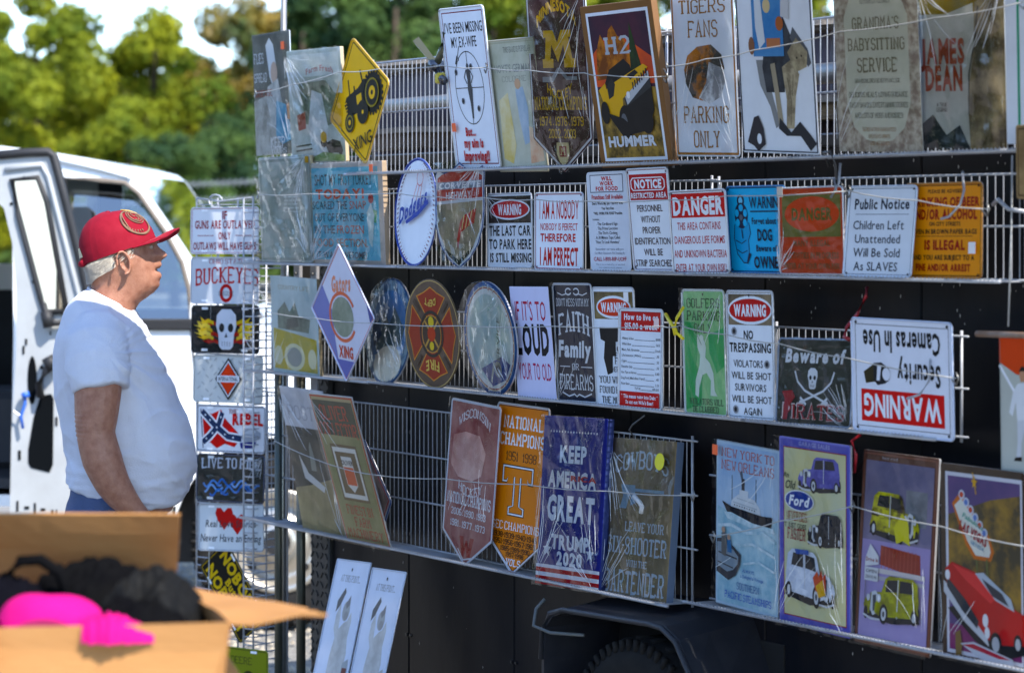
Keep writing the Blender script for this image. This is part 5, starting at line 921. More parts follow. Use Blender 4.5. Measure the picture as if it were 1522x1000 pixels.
# ---- lowest racks
Z('behind', 'license_plate', 'red and blue edged wrapped tag poking out behind the Oliver Collector sign', 'sign', 'b9bcc8', [Fr('3a5a9a', .0, .006), Fr('b04a44', .012, .006), ('F', 'm:a89c96:7c7478:10', .02)], shape='dia', wrap=1.4)
Z('post', 'tin_sign', 'worn dark poster headed POST leaning at the left end of the lowest rack', 'poster', 'm:5a5c54:2e302c:7:.2', [Rc('m:c9c9cc:a9a9ac:8', 0, 0, 100, 27), T('POST', 40, 17, 62, 9, 'a3a3a8', 'n'), Pg('8a8d84', 46, 40, 50, 36, 56, 48, 56, 56, 44, 56), Pg('m:a89a74:7a7054:8', 0, 70, 40, 66, 100, 58, 100, 100, 0, 100), Pg('c9c9c6', 20, 46, 36, 58, 70, 66, 66, 70, 26, 62)], wrap=1.2, rad=.003, wang=1.1)
Z('oliver', 'tin_sign', 'olive sign OLIVER COLLECTOR with red border, leaning over the dark POST poster', 'sign', 'b4a37c', [Fr('c3c5c2', .0, .003), Fr('b8442c', .004, .005), Rc('m:2e3a2a:4a5440:8', 5, 4, 95, 27), T('OLIVER', 48, 12, 62, 9, 'c2503c', 'n'), T('COLLECTOR', 50, 23.5, 84, 9, 'c2503c', 'n'), Rc('m:a8a078:6c7444:4', 5, 27, 95, 97), Rc('6e5c3c', 20, 33, 80, 71), Rc('e6e4dc', 23, 35, 77, 69), Rc('6e5c3c', 27, 38, 73, 66), Pg('e6e4dc', 38, 41, 62, 41, 62, 60, 50, 65, 38, 60), Rc('d8653a', 39, 48, 61, 60), T('OLIVER', 50, 45, 26, 3, '2a2c2a', 'b'), T('FINEST IN', 50, 77, 60, 6, 'b8503c', 'n'), T('FARM', 50, 85, 36, 6, 'b8503c', 'n'), T('MACHINERY', 50, 93, 80, 6, 'b8503c', 'n')], rad=.003, wrap=.3, th=.004)
Z('wisconsin', 'pennant_sign', 'maroon pennant WISCONSIN HOCKEY with years 2006 1990 1983', 'pennant sign', 'm:7c3a3e:a87e78:4:.12', [Fr('c3c8d0', .0, .007), T('WISCONSIN', 50, 14, 64, 5, 'e0e2e6', 'n', 7), Pg('m:d8b9b0:a06a64:6', 10, 22, 34, 19, 62, 20, 76, 30, 70, 44, 52, 48, 24, 47, 8, 40), T('HOCKEY', 50, 51, 48, 5, 'e0e2e6', 'n', -4), T('NATIONAL CHAMPIONS', 49, 60, 88, 6, 'e0e2e6', 'c'), T('2006 . 1990 . 1983', 50, 68, 70, 3.6, 'd8dadf', 'c'), T('1981 . 1977 . 1973', 50, 75, 70, 3.6, 'd8dadf', 'c'), Pg('8c1f26', 36, 82, 44, 82, 46, 90, 49, 84, 52, 84, 55, 90, 57, 82, 65, 82, 59, 94, 53, 94, 50, 89, 47, 94, 42, 94), Ln('c9ccd0', 1.4, 34, 90, 46, 96, 62, 94)], shape='pen', wrap=1.1, wang=.1)
Z('tennessee', 'pennant_sign', 'orange pennant NATIONAL CHAMPIONS with a big outlined T', 'pennant sign', 'd8832c', [Fr('c3c8d0', .0, .006), Fr('1d1a18', .007, .002), T('NATIONAL', 52, 11, 76, 6.5, 'e8eaee', 'c'), T('CHAMPIONS', 52, 21, 86, 6.5, 'e8eaee', 'c'), T('1951   1998', 52, 31, 58, 5, '3a3028', 'n'), *[Pg(c, 18+k, 36+k*.5, 78-k, 36+k*.5, 78-k, 47-k*.5, 68+k*.3, 47-k*.5, 66, 43, 56-k, 43, 56-k, 60, 64-k, 60.5+k*.3, 64-k, 66-k*.5, 32+k, 66-k*.5, 32+k, 60.5+k*.3, 40+k, 60, 40+k, 43, 30, 43, 28-k*.3, 47-k*.5, 18+k, 47-k*.5) for c, k in (('1d1a18', 0), ('e8eaee', 1.2), ('1d1a18', 3), ('d8832c', 4))], T('SEC CHAMPIONS', 50, 72, 90, 4.5, 'e8eaee', 'n'), T('1938-1939-1940-1946', 50, 77.5, 84, 2.8, '241c18', 'c'), T('1951-1956-1967-1969', 50, 81.5, 80, 2.8, '241c18', 'c'), T('1985-1989-1990', 52, 85.3, 56, 2.6, '241c18', 'c'), T('1997-1998', 52, 88.6, 34, 2.4, '241c18', 'c'), T('VOLS', 50, 93, 28, 3.6, 'e8eaee', 'c', 0, .2)], shape='pen', rim='c3c8d0')
BL_ = '2a2f78'
Z('keep', 'flag_sign', 'blue wrapped flag sign KEEP AMERICA GREAT TRUMP 2020 with stripes at its foot', 'sign', BL_, [star('e6e8ee', 12+i*4.6, 9, 1.3, .9) for i in range(17)]+[T('KEEP', 50, 22, 42, 9.5, 'e6e8ee', 'h'), T('AMERICA', 50, 37, 76, 9, 'd8dade', 'h'), T('RICA', 68, 36, 40, 3, 'b02a34', 'h'), T('GREAT', 50, 54, 74, 14, 'e6e8ee', 'h'), T('TRUMP', 52, 74, 60, 8, 'e6e8ee', 'h'), T('2020', 52, 83.5, 40, 7.5, 'e6e8ee', 'h'), star('e6e8ee', 16, 79, 7, 5), star('e6e8ee', 84, 79, 7, 5), Rc('e6e8ee', 0, 88, 100, 90), Rc('b02a34', 0, 90, 100, 92.6), Rc('e6e8ee', 0, 92.6, 100, 95), Rc('b02a34', 0, 95, 100, 97.4), Rc('e6e8ee', 0, 97.4, 100, 98.4), Rc('b02a34', 0, 98.4, 100, 100)], wrap=1.5, th=.02, edge='1e2f68', rad=.003, wang=.4)
Z('cowboy', 'wrapped_sign', 'brown shrink-wrapped sign COWBOYS LEAVE YOUR SIX-SHOOTER WITH THE BARTENDER, yellow sticker', 'sign', 'm:94846a:6c604c:9', [T('COWBOYS', 50, 17, 82, 10, 'b9c3cc', 'w', 4), Rc('8aa0b0', 26, 31, 86, 33), Pg('8aa0b0', 20, 29, 42, 29, 42, 34, 34, 36, 30, 44, 20, 44, 24, 36), Pg('7090a8', 36, 34, 44, 34, 44, 40, 36, 42), T('LEAVE YOUR', 60, 55, 60, 5.5, 'b9c3cc', 'w'), T('SIX-SHOOTER', 50, 67, 92, 10, 'b9c3cc', 'w'), T('WITH THE', 52, 78, 32, 4, 'b9c3cc', 'w'), T('BARTENDER', 50, 90, 92, 13, 'b9c3cc', 'w')], wrap=1.7, th=.022, edge='5a6a80', rad=.003, wang=.35, sticker=(84, 13, 'e0d820', 1))
Z('newyork', 'tin_sign', 'light blue steamship poster NEW YORK TO NEW ORLEANS, rowing boat below', 'poster', 'm:9fbcd0:c3d2da:5', [Fr('8a9298', .0, .002), Rc('m:94b2d0:c0d0dc:4', 3, 2, 97, 42), Pg('m:7aa8ba:c4d8dc:14:.2', 3, 40, 30, 44, 97, 42, 97, 98, 3, 98), T('NEW YORK TO', 50, 7, 84, 5, 'b86a5c', 'n'), T('NEW ORLEANS', 50, 14.5, 84, 5.5, 'b86a5c', 'n'), Pg('5a626c', 38, 18, 42, 16, 44, 22, 42, 24), Rc('3a3d44', 41, 21, 46, 30), Ln('4a5058', 1, 26, 20, 26, 36), Ln('4a5058', 1, 64, 20, 64, 34), Pg('d8dcde', 26, 35, 36, 31, 62, 32.5, 70, 37, 72, 41, 24, 39), Pg('b9c0c4', 28, 35.6, 66, 37.4, 66, 38.2, 28, 36.4), Pg('b9c0c4', 34, 33, 62, 34.4, 62, 35, 34, 33.6), Rc('d8dcde', 38, 28, 52, 32)]+[Rc('4a525a', 30+i*4, 37.2+i*.16, 31.4+i*4, 38+i*.16) for i in range(9)]+[Pg('1d2029', 11, 36.6, 26, 39, 74, 41, 91, 40.5, 88, 48.5, 60, 47.5, 20, 43.5), Pg('m:e6eef0:8fb4c0:30', 14, 43, 26, 42.5, 60, 46.5, 92, 47, 94, 50, 60, 49.5, 20, 46.5), Ln('m:e6eef0:8fb4c0:30', 3, 5, 52, 26, 50, 50, 53, 76, 51, 95, 55), Ln('m:e6eef0:8fb4c0:30', 2.4, 34, 62, 60, 59, 95, 64), Ln('m:e6eef0:8fb4c0:30', 2, 46, 72, 70, 69, 95, 73), Pg('4a4a4e', 3, 60, 12, 59, 30, 63, 42, 67, 41, 73, 34, 80, 22, 84, 3, 80), Pg('8a97a0', 4, 62, 14, 61.5, 30, 65, 38, 68.5, 37, 73, 30, 77, 20, 79, 4, 76), Ln('4a4a4e', 1.4, 6, 68, 36, 70), Ln('4a4a4e', 1.2, 5, 74, 30, 76), Ln('d0d6d8', .8, 2, 78, 26, 70), Pg('6c6a66', 11, 56, 17, 55, 20, 62, 18, 70, 11, 69), El('b99a84', 14, 54, 3, 1.8), Pg('3f6f9a', 20, 60, 26, 59, 28, 67, 21, 67), El('b99a84', 23, 58, 2.6, 1.6), T('ALWAYS', 54, 76, 18, 2, '3a6ab0', 's'), T('a Delightful Voyage', 60, 79.5, 36, 2, '3a6ab0', 's'), T('Southern', 54, 86, 36, 4, '4a6a9c', 'n'), T('Pacific Steamships', 54, 92.5, 74, 4, '2a5ab8', 'n')], rad=.003, wrap=.6, sticker=(5, 6))
Z('ford', 'tin_sign', 'violet framed poster of three vintage cars around the blue Ford oval', 'poster', '5c5ca8', [Fr('7c7cc4', .0, .004), Rc('8a2a34', 6, 5, 95, 95), Rc('m:cfc893:bfc6b0:4', 7, 5.6, 94, 94.4), T('GARAGE SALES', 50, 2.6, 44, 2.2, '9a9cc8', 'b')]+oldcar(28, 8, 60, 20, '4c4a92', '6a68b0')+[T('An', 11, 20, 8, 3, '3a4434', 's', 0, .3), T('Old', 17, 25, 14, 4.5, '3a4434', 's', 0, .3), El('dfe4ea', 30, 33, 21, 5.6), El('1f3f8c', 30, 33, 19.6, 5), T('Ford', 30, 33, 28, 5, 'f0f2f6', 'h', 0, .3), T('NEVER DIES,', 27, 41.5, 30, 4.5, '8a2e22', 'n'), T('IT JUST GOES', 24, 46.5, 32, 2.6, '4a5044', 's'), T('FASTER', 26, 51, 26, 5.5, '8a2430', 'w')]+oldcar(43, 37, 49, 19, '1d1f24', '34373e')+oldcar(10, 58, 72, 30, 'dfe4ec', 'b9c2d0', flip=True)+[Pg('3a5aa0', 26, 58.5, 46, 58, 46, 60.5, 28, 61), Pg('c0502c', 52, 72, 58, 68, 60, 71, 64, 67, 66, 71, 70, 68, 70, 78, 56, 79), Pg('d8a82c', 56, 76, 66, 72, 70, 80, 60, 82)], wrap=1., rad=.004, th=.006, wang=.7)
def sheen(*a): return list(a)
Z('drivein', 'poster', 'violet poster of two yellow green hot rods in front of a drive-in', 'poster', 'm:5c4038:6a4c40:6', [Fr('8a5c4c', .005, .003), Rc('m:625e78:88829a:4', 5, 5, 95, 96), Rc('m:a79cc4:9488b4:5', 5, 46, 95, 96), Rc('m:8a8d94:5c6066:18', 60, 18, 88, 36), Pg('8e3a30', 30, 48, 82, 50, 84, 62, 30, 58)]+[Ln('b0584a', .8, 32+i*5, 49, 32+i*5, 60) for i in range(10)]+[Rc('c9c4c4', 28, 60, 90, 62.5), Rc('b0aeb6', 28, 64, 90, 66)]+oldcar(14, 20, 66, 26, '46341e', 'c9c41c', flip=True)+[Pg('c9c41c', 48, 38, 58, 30, 66, 34, 70, 46, 60, 44, 52, 46), Pg('d8dadc', 12, 56, 18, 48, 30, 54, 30, 58, 12, 60), T('Drive In', 21, 56, 16, 2, '8e3a30', 'b'), Rc('d0d2d4', 12, 60, 30, 67), T('OPEN', 21, 62, 14, 1.6, '3a3a3c', 's'), T('DRIVE IN', 21, 65, 14, 1.6, '3a3a3c', 's'), Ln('6a6468', 1, 14, 67, 14, 78)]+oldcar(14, 62, 74, 26, 'a6a818', '6c6a1c')+[T('hot rod', 40, 3, 20, 1.6, 'a8a4a8', 's')], rad=.004, th=.006, wrap=.4)
VG = [Pg('c8702c', 14, 20, 24, 14, 58, 34, 64, 42, 60, 47, 40, 47, 30, 40), Pg('dfe0d4', 17, 21, 25, 17, 56, 35, 60, 42, 58, 45, 42, 45, 32, 38)]+[El('d8dce4', 26+i*5.4, 15+i*3.6, 3.6, 2.4) for i in range(6)]+[El('6a86c0' if i % 2 else 'c8502c', 26+i*5.4, 15+i*3.6, 2.2, 1.5) for i in range(6)]+[T('Fabulous', 40, 28, 26, 2.6, '3a9c8c', 's', 0, .2, -.35), T('LAS VEGAS', 40, 34, 34, 4.6, '9c2434', 'h', 0, 0, -.35), T('NEVADA', 45, 40, 16, 2, '4a86a8', 's', 0, 0, -.3), star('d8a82c', 42, 8, 4, 3.6), Ln('d8a82c', 1., 40, 3, 44, 14), Ln('6a6c3c', 2, 44, 47, 45, 60), Ln('6a6c3c', 2, 56, 46, 57, 58)]
CONV = [Pg('15161a', 8, 74, 40, 88, 70, 96, 104, 90, 104, 84, 30, 70), Pg('b8282c', 6, 54, 14, 50, 46, 54, 62, 58, 84, 68, 104, 72, 104, 86, 72, 88, 52, 86, 30, 74, 8, 64), Pg('d84848', 14, 51, 46, 55, 70, 64, 60, 68, 30, 58), Pg('b9c4cc', 42, 54, 52, 53, 84, 64, 88, 70, 66, 66), Pg('3a4048', 50, 56, 74, 62, 82, 68, 62, 64), Pg('c9ccd0', 4, 60, 30, 72, 56, 86, 58, 90, 30, 80, 4, 66), Pg('3c3e44', 8, 58, 30, 68, 46, 78, 44, 82, 26, 74, 8, 63), El('e6e8ea', 9, 57, 3, 2.6), El('e6e8ea', 54, 77, 3.4, 3.4), El('e6e8ea', 56, 83, 3, 3), El('15161a', 66, 88, 7, 6), El('b9bcc0', 66, 88, 4.4, 3.8), El('15161a', 92, 86, 5, 5), El('b9bcc0', 92, 86, 3, 3)]
Z('vegas', 'poster', 'poster of a red convertible under a lit LAS VEGAS welcome sign', 'poster', 'm:5c4634:3a2c22:6', [Rc('d8d8e0', 6, 4, 97, 97), Rc('m:4c4070:70567c:4', 9, 6, 95, 95), Pg('m:9a7a3c:4c4430:11:.1', 9, 26, 30, 22, 60, 16, 95, 12, 95, 74, 9, 70), Rc('m:8a3a6a:5a2c5c:4', 9, 82, 95, 95)]+VG+CONV+[Pg('7a6238', 18, 86, 24, 84, 26, 92, 24, 99, 18, 98), Pg('c9ccd4', 24, 91, 40, 89, 86, 94, 88, 97, 56, 99), Pg('b03040', 26, 91.5, 40, 90, 84, 94.5, 70, 95)], rad=.006, th=.006, wrap=.4)
for kk, lb in (('milka', 'left of the two narrow white Milk and Bread signs leaning on the trailer'), ('milkb', 'right of the two narrow white Milk and Bread signs leaning on the trailer')):
    f1, f2 = ('b0b2b2', '5f5a58') if kk == 'milka' else ('c2c2c0', '9a8f8a')
    Z(kk, 'tin_sign', lb, 'sign', 'dde2ee', [T('At this point...', 50, 8, 56, 2.8, '8f8d8c', 'n'), Pg('m:b7b3ae:d0cfcc:16', 30, 24, 38, 19, 42, 24, 44, 30, 56, 27, 64, 26, 72, 22, 76, 26, 74, 33, 80, 40, 78, 50, 70, 62, 60, 62, 54, 60, 42, 62, 34, 54, 34, 42, 38, 34, 30, 30), Pg('6e6a68', 26, 18, 42, 12, 46, 14, 36, 20, 26, 23), El('b3b0ac', 56, 22, 10, 4.4), Pg('8f8a86', 52, 19, 62, 15, 64, 19, 56, 21), El('a39f9b', 58, 24, 6, 2), Pg(f2, 40, 62, 46, 60, 48, 66, 36, 67), Pg(f2, 60, 61, 68, 60, 72, 66, 60, 67), Pg(f1, 76, 44, 90, 42, 94, 50, 90, 58, 76, 56), Rc('7a4a44' if kk == 'milka' else 'b39a92', 78, 46, 91, 55), T('Forget the', 52, 71, 52, 3.4, '3a4460', 'n'), T('Milk and Bread!!', 52, 77, 80, 3.6, '3a4460', 'n'), Rg('2a2f5c', 52, 88, 20, 6.4, 3), T('FIRST', 52, 86.5, 22, 2, '2a2f5c', 'b'), T('AID', 52, 90, 12, 2, '2a2f5c', 'b')]+holes(2, r=1.6, asp=.5), rad=.003, rim='b9c2d4')
# ---- licence plates on the wire tower
LP = 'license plates on the wire tower'
SL = [Rc('f6f8fa', a, b, a+9, b+5) for a in (16, 75) for b in (4, 91)]
pl = lambda key, label, base, art, **k: Z(key, 'license_plate', label, 'license plate', base, art+SL, group=LP, th=.0014, **k)
pl('p1', 'topmost plate, red text IF GUNS ARE OUTLAWED on white', 'd8dade', [Fr('a83a44', .004, .0015), T('IF', 50, 17, 7, 17, '8a2a30', 'b'), T('GUNS ARE OUTLAWED', 50, 37, 88, 17, '8a2a30', 'b'), T('ONLY', 50, 61, 18, 15, '8a2a30', 'b'), Rc('8a2a30', 10, 60, 34, 61.5), Rc('8a2a30', 66, 60, 90, 61.5), T('OUTLAWS WILL HAVE GUNS', 50, 83, 92, 16, '8a2a30', 'b')], rim='c9ccd4')
pl('p2', 'second plate from the top, OHIO STATE BUCKEYES in red on grey', 'c3c7cc', [T('OHIO STATE', 53, 9, 52, 10, '8a3038', 'n'), T('BUCKEYES', 53, 44, 92, 32, 'a8202c', 'w', 6), Rg('a8202c', 52, 77, 7.5, 16, 4.), T('OHIO STATE', 52, 78, 22, 9, '2a2c30', 'n')], rim='b9bcc4')
FL = lambda s_: [Pg(c, 50+s_*a, y_, 50+s_*(a+8), y_-6, 50+s_*(a+13), y_-2, 50+s_*(a+20), y_-10, 50+s_*(a+17), y_+1, 50+s_*(a+25), y_-1, 50+s_*(a+14), y_+6, 50+s_*(a+7), y_+3, 50+s_*a, y_+7) for c, a, y_ in (('a8302a', 10, 38), ('a8302a', 10, 60), ('a8302a', 10, 74), ('d8b82c', 17, 34), ('d8b82c', 19, 50), ('d8b82c', 17, 66), ('e0c860', 22, 42), ('e0c860', 21, 58))]
pl('p3', 'third plate from the top, white skull with yellow flames on black', 'm:16171b:33353a:9', FL(-1)+FL(1)+SKULL(52, 50, 30, 84, 'd8dce4'), wrap=.7, rim='2a2c34')
DP = [Ln('a3a6a6', 1.1, 6+12*i+(j % 2)*6, 12+j*15, 10+12*i+(j % 2)*6, 18+j*15 if (i+j) % 2 else 6+j*15) for i in range(8) for j in range(6)]
pl('p4', 'fourth plate from the top, silver tread pattern with red INTERNATIONAL diamond', 'c3c5c2', DP+[Pg('26282c', 52, 5, 71, 50, 52, 95, 33, 50), Pg('d8dade', 52, 11, 68.6, 50, 52, 89, 35.4, 50), Pg('26282c', 52, 15, 67, 50, 52, 85, 37, 50), Pg('c8482c', 52, 17, 63, 43, 41, 43), Pg('c8482c', 52, 83, 63, 57, 41, 57), Rc('d8dade', 36, 43, 68, 57), T('INTERNATIONAL', 52, 50, 28, 8, '26282c', 'b')], rim='b0b3b0')
pl('p5', 'fifth plate from the top, red flag and grey cap, THE REBEL', 'd8dade', [Fr('2a3048', .004, .002), Ln('3a4058', 1.4, 6, 10, 10, 92), Pg('b8302a', 8, 12, 22, 20, 36, 10, 42, 28, 56, 50, 66, 66, 56, 88, 42, 82, 30, 92, 20, 80, 12, 84), *[Ln(c, w_, *p) for c, w_ in (('e0e3e8', 10), ('2a3a5c', 6.4)) for p in ((8, 14, 26, 42, 46, 66, 66, 70), (38, 16, 32, 44, 20, 66, 10, 80))], *[star('e6e9ee', a, b, 1.6, 3) for a, b in ((13, 22), (20, 33), (30, 48), (42, 62), (54, 68), (36, 26), (24, 60), (15, 72))], T('THE', 54, 13, 13, 9, '8a3a30', 'n'), T('REBEL', 75, 30, 44, 22, 'c0302a', 'h', 2), Pg('9aa0a8', 66, 66, 72, 50, 84, 46, 94, 56, 94, 68, 84, 74, 70, 76), Pg('b9bec4', 70, 58, 78, 50, 88, 52, 84, 60), Pg('2a3070', 64, 78, 88, 74, 84, 88, 66, 90)], rim='b9bcc4')
pl('p6', 'sixth plate from the top, LIVE TO RIDE over blue swirls on dark', 'm:2c2d2e:55534c:9', [T('LIVE TO RIDE', 50, 20, 88, 20, 'c9d0dc', 'w', 2)]+[('l', c, 2.2, [(x0+6*t, y0+9*math.sin(t*1.9+ph)*(1-t/8)) for t in [k*.35 for k in range(14)]]) for x0, y0, ph, c in ((10, 62, 0, '5f8fd0'), (12, 72, 1.4, '86aee0'), (30, 60, 2.2, '3f6fb8'), (36, 74, .8, '5f8fd0'), (52, 60, 0, '86aee0'), (60, 70, 1.9, '3f6fb8'), (66, 66, 2.9, '5f8fd0'), (20, 80, .4, '3f6fb8'))], wrap=.9, rim='2a3a5a')
HT = lambda x, y_, s_: Pg('b01e1e', x, y_-8*s_, x+4*s_, y_-15*s_, x+9*s_, y_-15*s_, x+11*s_, y_-6*s_, x+8*s_, y_+6*s_, x, y_+22*s_, x-8*s_, y_+6*s_, x-11*s_, y_-6*s_, x-9*s_, y_-15*s_, x-4*s_, y_-15*s_)
pl('p7', 'seventh plate from the top, red hearts, Real Love Stories Never Have an Ending', 'c9ced0', [Fr('6a6e74', .004, .001), HT(40, 28, 1.25), HT(60, 40, 1.15), T('Real Love Stories', 50, 42, 76, 15, '3a3c42', 's', 0, .15), T('Never Have an Ending', 50, 72, 92, 16, '3a3c42', 's', 0, .15)], rim='b0b4b8')
pl('p8', 'black plate with yellow NOBODY letters hung crooked behind the cardboard flap', '1b1a16', [Fr('b89a18', .005, .0025), T('NOBODY', 50, 24, 84, 26, 'c9a81c', 'h'), T('Butts', 50, 50, 30, 16, 'c9a81c', 'h'), T('NOBODY', 50, 76, 84, 26, 'c9a81c', 'h')], rim='26241c')
pl('p9', 'olive green plate at the bottom of the wire tower', '7a8230', [Fr('4a5020', .004, .003), T('DEERE', 62, 26, 30, 14, '4a4a24', 'n'), El('3a3c20', 72, 64, 9, 18)], pose=(-1.235, .07, .165, .305, .152, 0, 0, .38))
# the wire tower itself
tw = empty('wire_tower', WP(-1.345, .028, .05), (0, 0, WA+.38), 'narrow free-standing wire grid tower holding the licence plates', 'rack')
s = MB(); s.tube([(0, 0, 0), (0, 0, 1.70)], .003, 6); upr = s.build('upright', CH, tw, True); upr.location = (-.155, 0, 0)
for p in ((.155, 0), (.03, .0), (-.06, .0), (.155, -.06), (.115, -.062), (-.155, .10), (.155, .10)): dupe(upr, 'upright', tw, (p[0], p[1], 0))
s = MB(); s.tube([(-.155, 0, 0), (.155, 0, 0)], .0022, 5); s.tube([(.115, -.062, 0), (.155, -.06, 0), (.155, .10, 0)], .0022, 5); rg = s.build('rung', CH, tw); rg.location = (0, 0, .02)
for i in range(1, 66): dupe(rg, 'rung', tw, (0, 0, .02+i*.0255))
s = MB(); s.tube([(-.155, 0, 1.70), (-.04, -.01, 1.688), (.155, -.06, 1.70)], .003, 6); s.tube([(-.06+.03*math.cos(a), -.01, 1.69+.02*math.sin(a)) for a in [k*.5 for k in range(12)]], .003, 6); s.build('top_bar', CH, tw, True)
s = MB(); s.tube([(-.075, -.012, 1.69), (-.074, -.03, .1)], .0017, 5); s.build('hanging_string', mat('pale_string', (.5, .5, .47), .8), tw)
# grey brackets behind the third row at the left
for u, lb in ((-.98, 'left grey bracket between the racks above the farm print'), (-.86, 'right grey bracket between the racks above the farm print')):
    t = wemp('bracket', u, -.03, 1.10, lb, 'bracket'); s = MB(); s.bbox(-.022, .022, 0, .012, 0, .44, .003); s.build('plate', mat('grey_bracket', (.3, .3, .32), .5, .3), t); s = MB(); s.tube([(0, -.006, .41), (0, -.001, .41)], .006, 8); s.build('bolt', S_H, t)


# ---------------------------------------------------------------- the man
MX, MY = -1.037, 7.61
man = empty('person', (MX, MY, 0), label='elderly man in red cap, white T-shirt and blue jeans looking at the signs', cat='person')
def interp(tab, z, k):
    for a, b in zip(tab[:-1], tab[1:]):
        if (a[0]-z)*(b[0]-z) <= 0:
            t = (z-a[0])/((b[0]-a[0]) or 1); t = t*t*(3-2*t)*.4+t*.6; return a[k]+(b[k]-a[k])*t
    return tab[0][k] if abs(z-tab[0][0]) < abs(z-tab[-1][0]) else tab[-1][k]
# head: z, back x, front x of the skull without features, half width
HD = [(1.685, -.045, .035, .035), (1.675, -.065, .055, .052), (1.655, -.080, .064, .063), (1.625, -.092, .080, .071), (1.60, -.095, .088, .075), (1.575, -.093, .091, .0745), (1.555, -.088, .0945, .072), (1.535, -.083, .0965, .068), (1.516, -.080, .0965, .064), (1.50, -.079, .094, .0605), (1.487, -.082, .084, .060), (1.47, -.088, .066, .061), (1.45, -.090, .046, .064), (1.43, -.094, .036, .066), (1.40, -.105, .035, .08), (1.36, -.115, .04, .12)]
FEAT = [(1.64, .082), (1.625, .088), (1.615, .0955), (1.607, .0955), (1.600, .1025), (1.592, .112), (1.586, .1205), (1.580, .1225), (1.575, .1195), (1.570, .1105), (1.565, .1035), (1.558, .1075), (1.553, .109), (1.548, .1035), (1.543, .0985), (1.538, .099), (1.532, .105), (1.526, .109), (1.519, .106), (1.512, .1005), (1.506, .1025), (1.498, .1015), (1.49, .0955), (1.48, .087), (1.468, .071), (1.455, .053)]
SIG = [(1.64, .05), (1.61, .035), (1.60, .015), (1.588, .018), (1.577, .022), (1.571, .019), (1.565, .018), (1.553, .024), (1.543, .026), (1.528, .024), (1.512, .03), (1.50, .024), (1.46, .03)]
b = MB(); NR = 110; NS = 96; RG = []
for i in range(NR):
    z = 1.685-(1.685-1.36)*i/(NR-1); xb = interp(HD, z, 1); xf = interp(HD, z, 2); hw = interp(HD, z, 3); cx = (xb+xf)/2; a = (xf-xb)/2; r = []
    fx = interp(FEAT, z, 1) if 1.455 < z < 1.64 else xf; sg = interp(SIG, z, 1) if 1.46 < z < 1.64 else .03
    for j in range(NS):
        t = 2*math.pi*j/NS; c, s_ = math.cos(t), math.sin(t); e = .88
        x = cx+a*math.copysign(abs(c)**e, c); y = hw*math.copysign(abs(s_)**e, s_)
        if c > 0:
            g_ = math.exp(-(y/sg)**2); x += (fx-xf)*g_
            for sy in (-1, 1):
                d2 = ((y-sy*.031)/.015)**2+((z-1.603)/.010)**2; x -= .0125*math.exp(-d2)
                d2 = ((y-sy*.034)/.02)**2+((z-1.575)/.016)**2; x += .004*math.exp(-d2)       # cheekbone
                d2 = ((y-sy*.030)/.009)**2+((z-1.555)/.02)**2; x -= .003*math.exp(-d2)       # fold beside the mouth
                d2 = ((y-sy*.0095)/.0055)**2+((z-1.574)/.006)**2; x += .003*math.exp(-d2)    # nostril wing
        r.append((x, y, z+.10*(x-cx)*max(0, (1.5-z)/.14)))
    RG.append(r)
b.rings(RG)
# ears
for sy in (-1, 1):
    c = Vector((.021, sy*.076, 1.559)); tilt = .2
    E_ = lambda u, v, o: c+Vector((u*math.cos(tilt)-v*math.sin(tilt)*-1*0-v*.18, sy*(o), v))
    pts = [E_(.0165*math.cos(a)-.003, .0275*math.sin(a)+(.004 if math.sin(a) > 0 else 0), .011-.006*math.cos(a)) for a in [math.radians(q) for q in range(-110, 200, 18)]]
    b.tube(pts, [.0042]*len(pts), 7)
    rr = []
    for k in range(5):
        f_ = [1, .8, .55, .3, .05][k]; rr.append([E_(.0145*f_*math.cos(a)-.001, .025*f_*math.sin(a), -.004+[.010, .006, .001, -.001, -.001][k]) for a in [q*math.pi/8 for q in range(16)]])
    k0 = [[E_(.0155*math.cos(a), .026*math.sin(a), -.012) for a in [q*math.pi/8 for q in range(16)]]]
    b.rings(k0+rr)
    b.tube([E_(.002, -.024, .002), E_(.004, -.029, .004)], [.0065, .005], 8)
    b.tube([E_(.011, -.004, .003), E_(.011, .004, .002)], .0035, 6)
for sy in (-1, 1):
    c = Vector((.0745, sy*.031, 1.602)); b.rings([[c+Vector((.0128*math.cos(k*math.pi/12), .0128*math.sin(k*math.pi/12)*math.cos(j*math.pi/8), .0128*math.sin(k*math.pi/12)*math.sin(j*math.pi/8))) for j in range(16)] for k in range(1, 12)])
# trunk under the shirt
TOR = [(1.462, -.082, .030, .074), (1.450, -.102, .040, .108), (1.430, -.128, .048, .158), (1.4, -.150, .055, .195), (1.364, -.165, .07, .216), (1.329, -.171, .091, .222), (1.284, -.172, .113, .22), (1.239, -.17, .129, .218), (1.186, -.164, .15, .217), (1.132, -.155, .173, .218), (1.079, -.145, .188, .22), (1.043, -.139, .192, .219), (1.007, -.138, .189, .216), (0.971, -.141, .177, .212), (0.936, -.145, .161, .2), (0.905, -.146, .146, .195)]
def torso(zs, grow, tilt=True, e=.86, hem=False):
    R = []
    for z in zs:
        xb = interp(TOR, z, 1)-grow; xf = interp(TOR, z, 2)+grow; hw = interp(TOR, z, 3)*.93+grow; cx = (xb+xf)/2; a = (xf-xb)/2; r = []
        for j in range(72):
            t = 2*math.pi*j/72; c, s_ = math.cos(t), math.sin(t)
            x = cx+a*math.copysign(abs(c)**e, c); y = hw*math.copysign(abs(s_)**e, s_)
            dz = -.5*(x-cx)*max(0, min(1, (z-1.39)/.065)) if tilt else 0
            zz = z+dz; zz = max(zz, .938-.29*x) if hem else zz; r.append((x, y, zz))
        R.append(r)
    return R
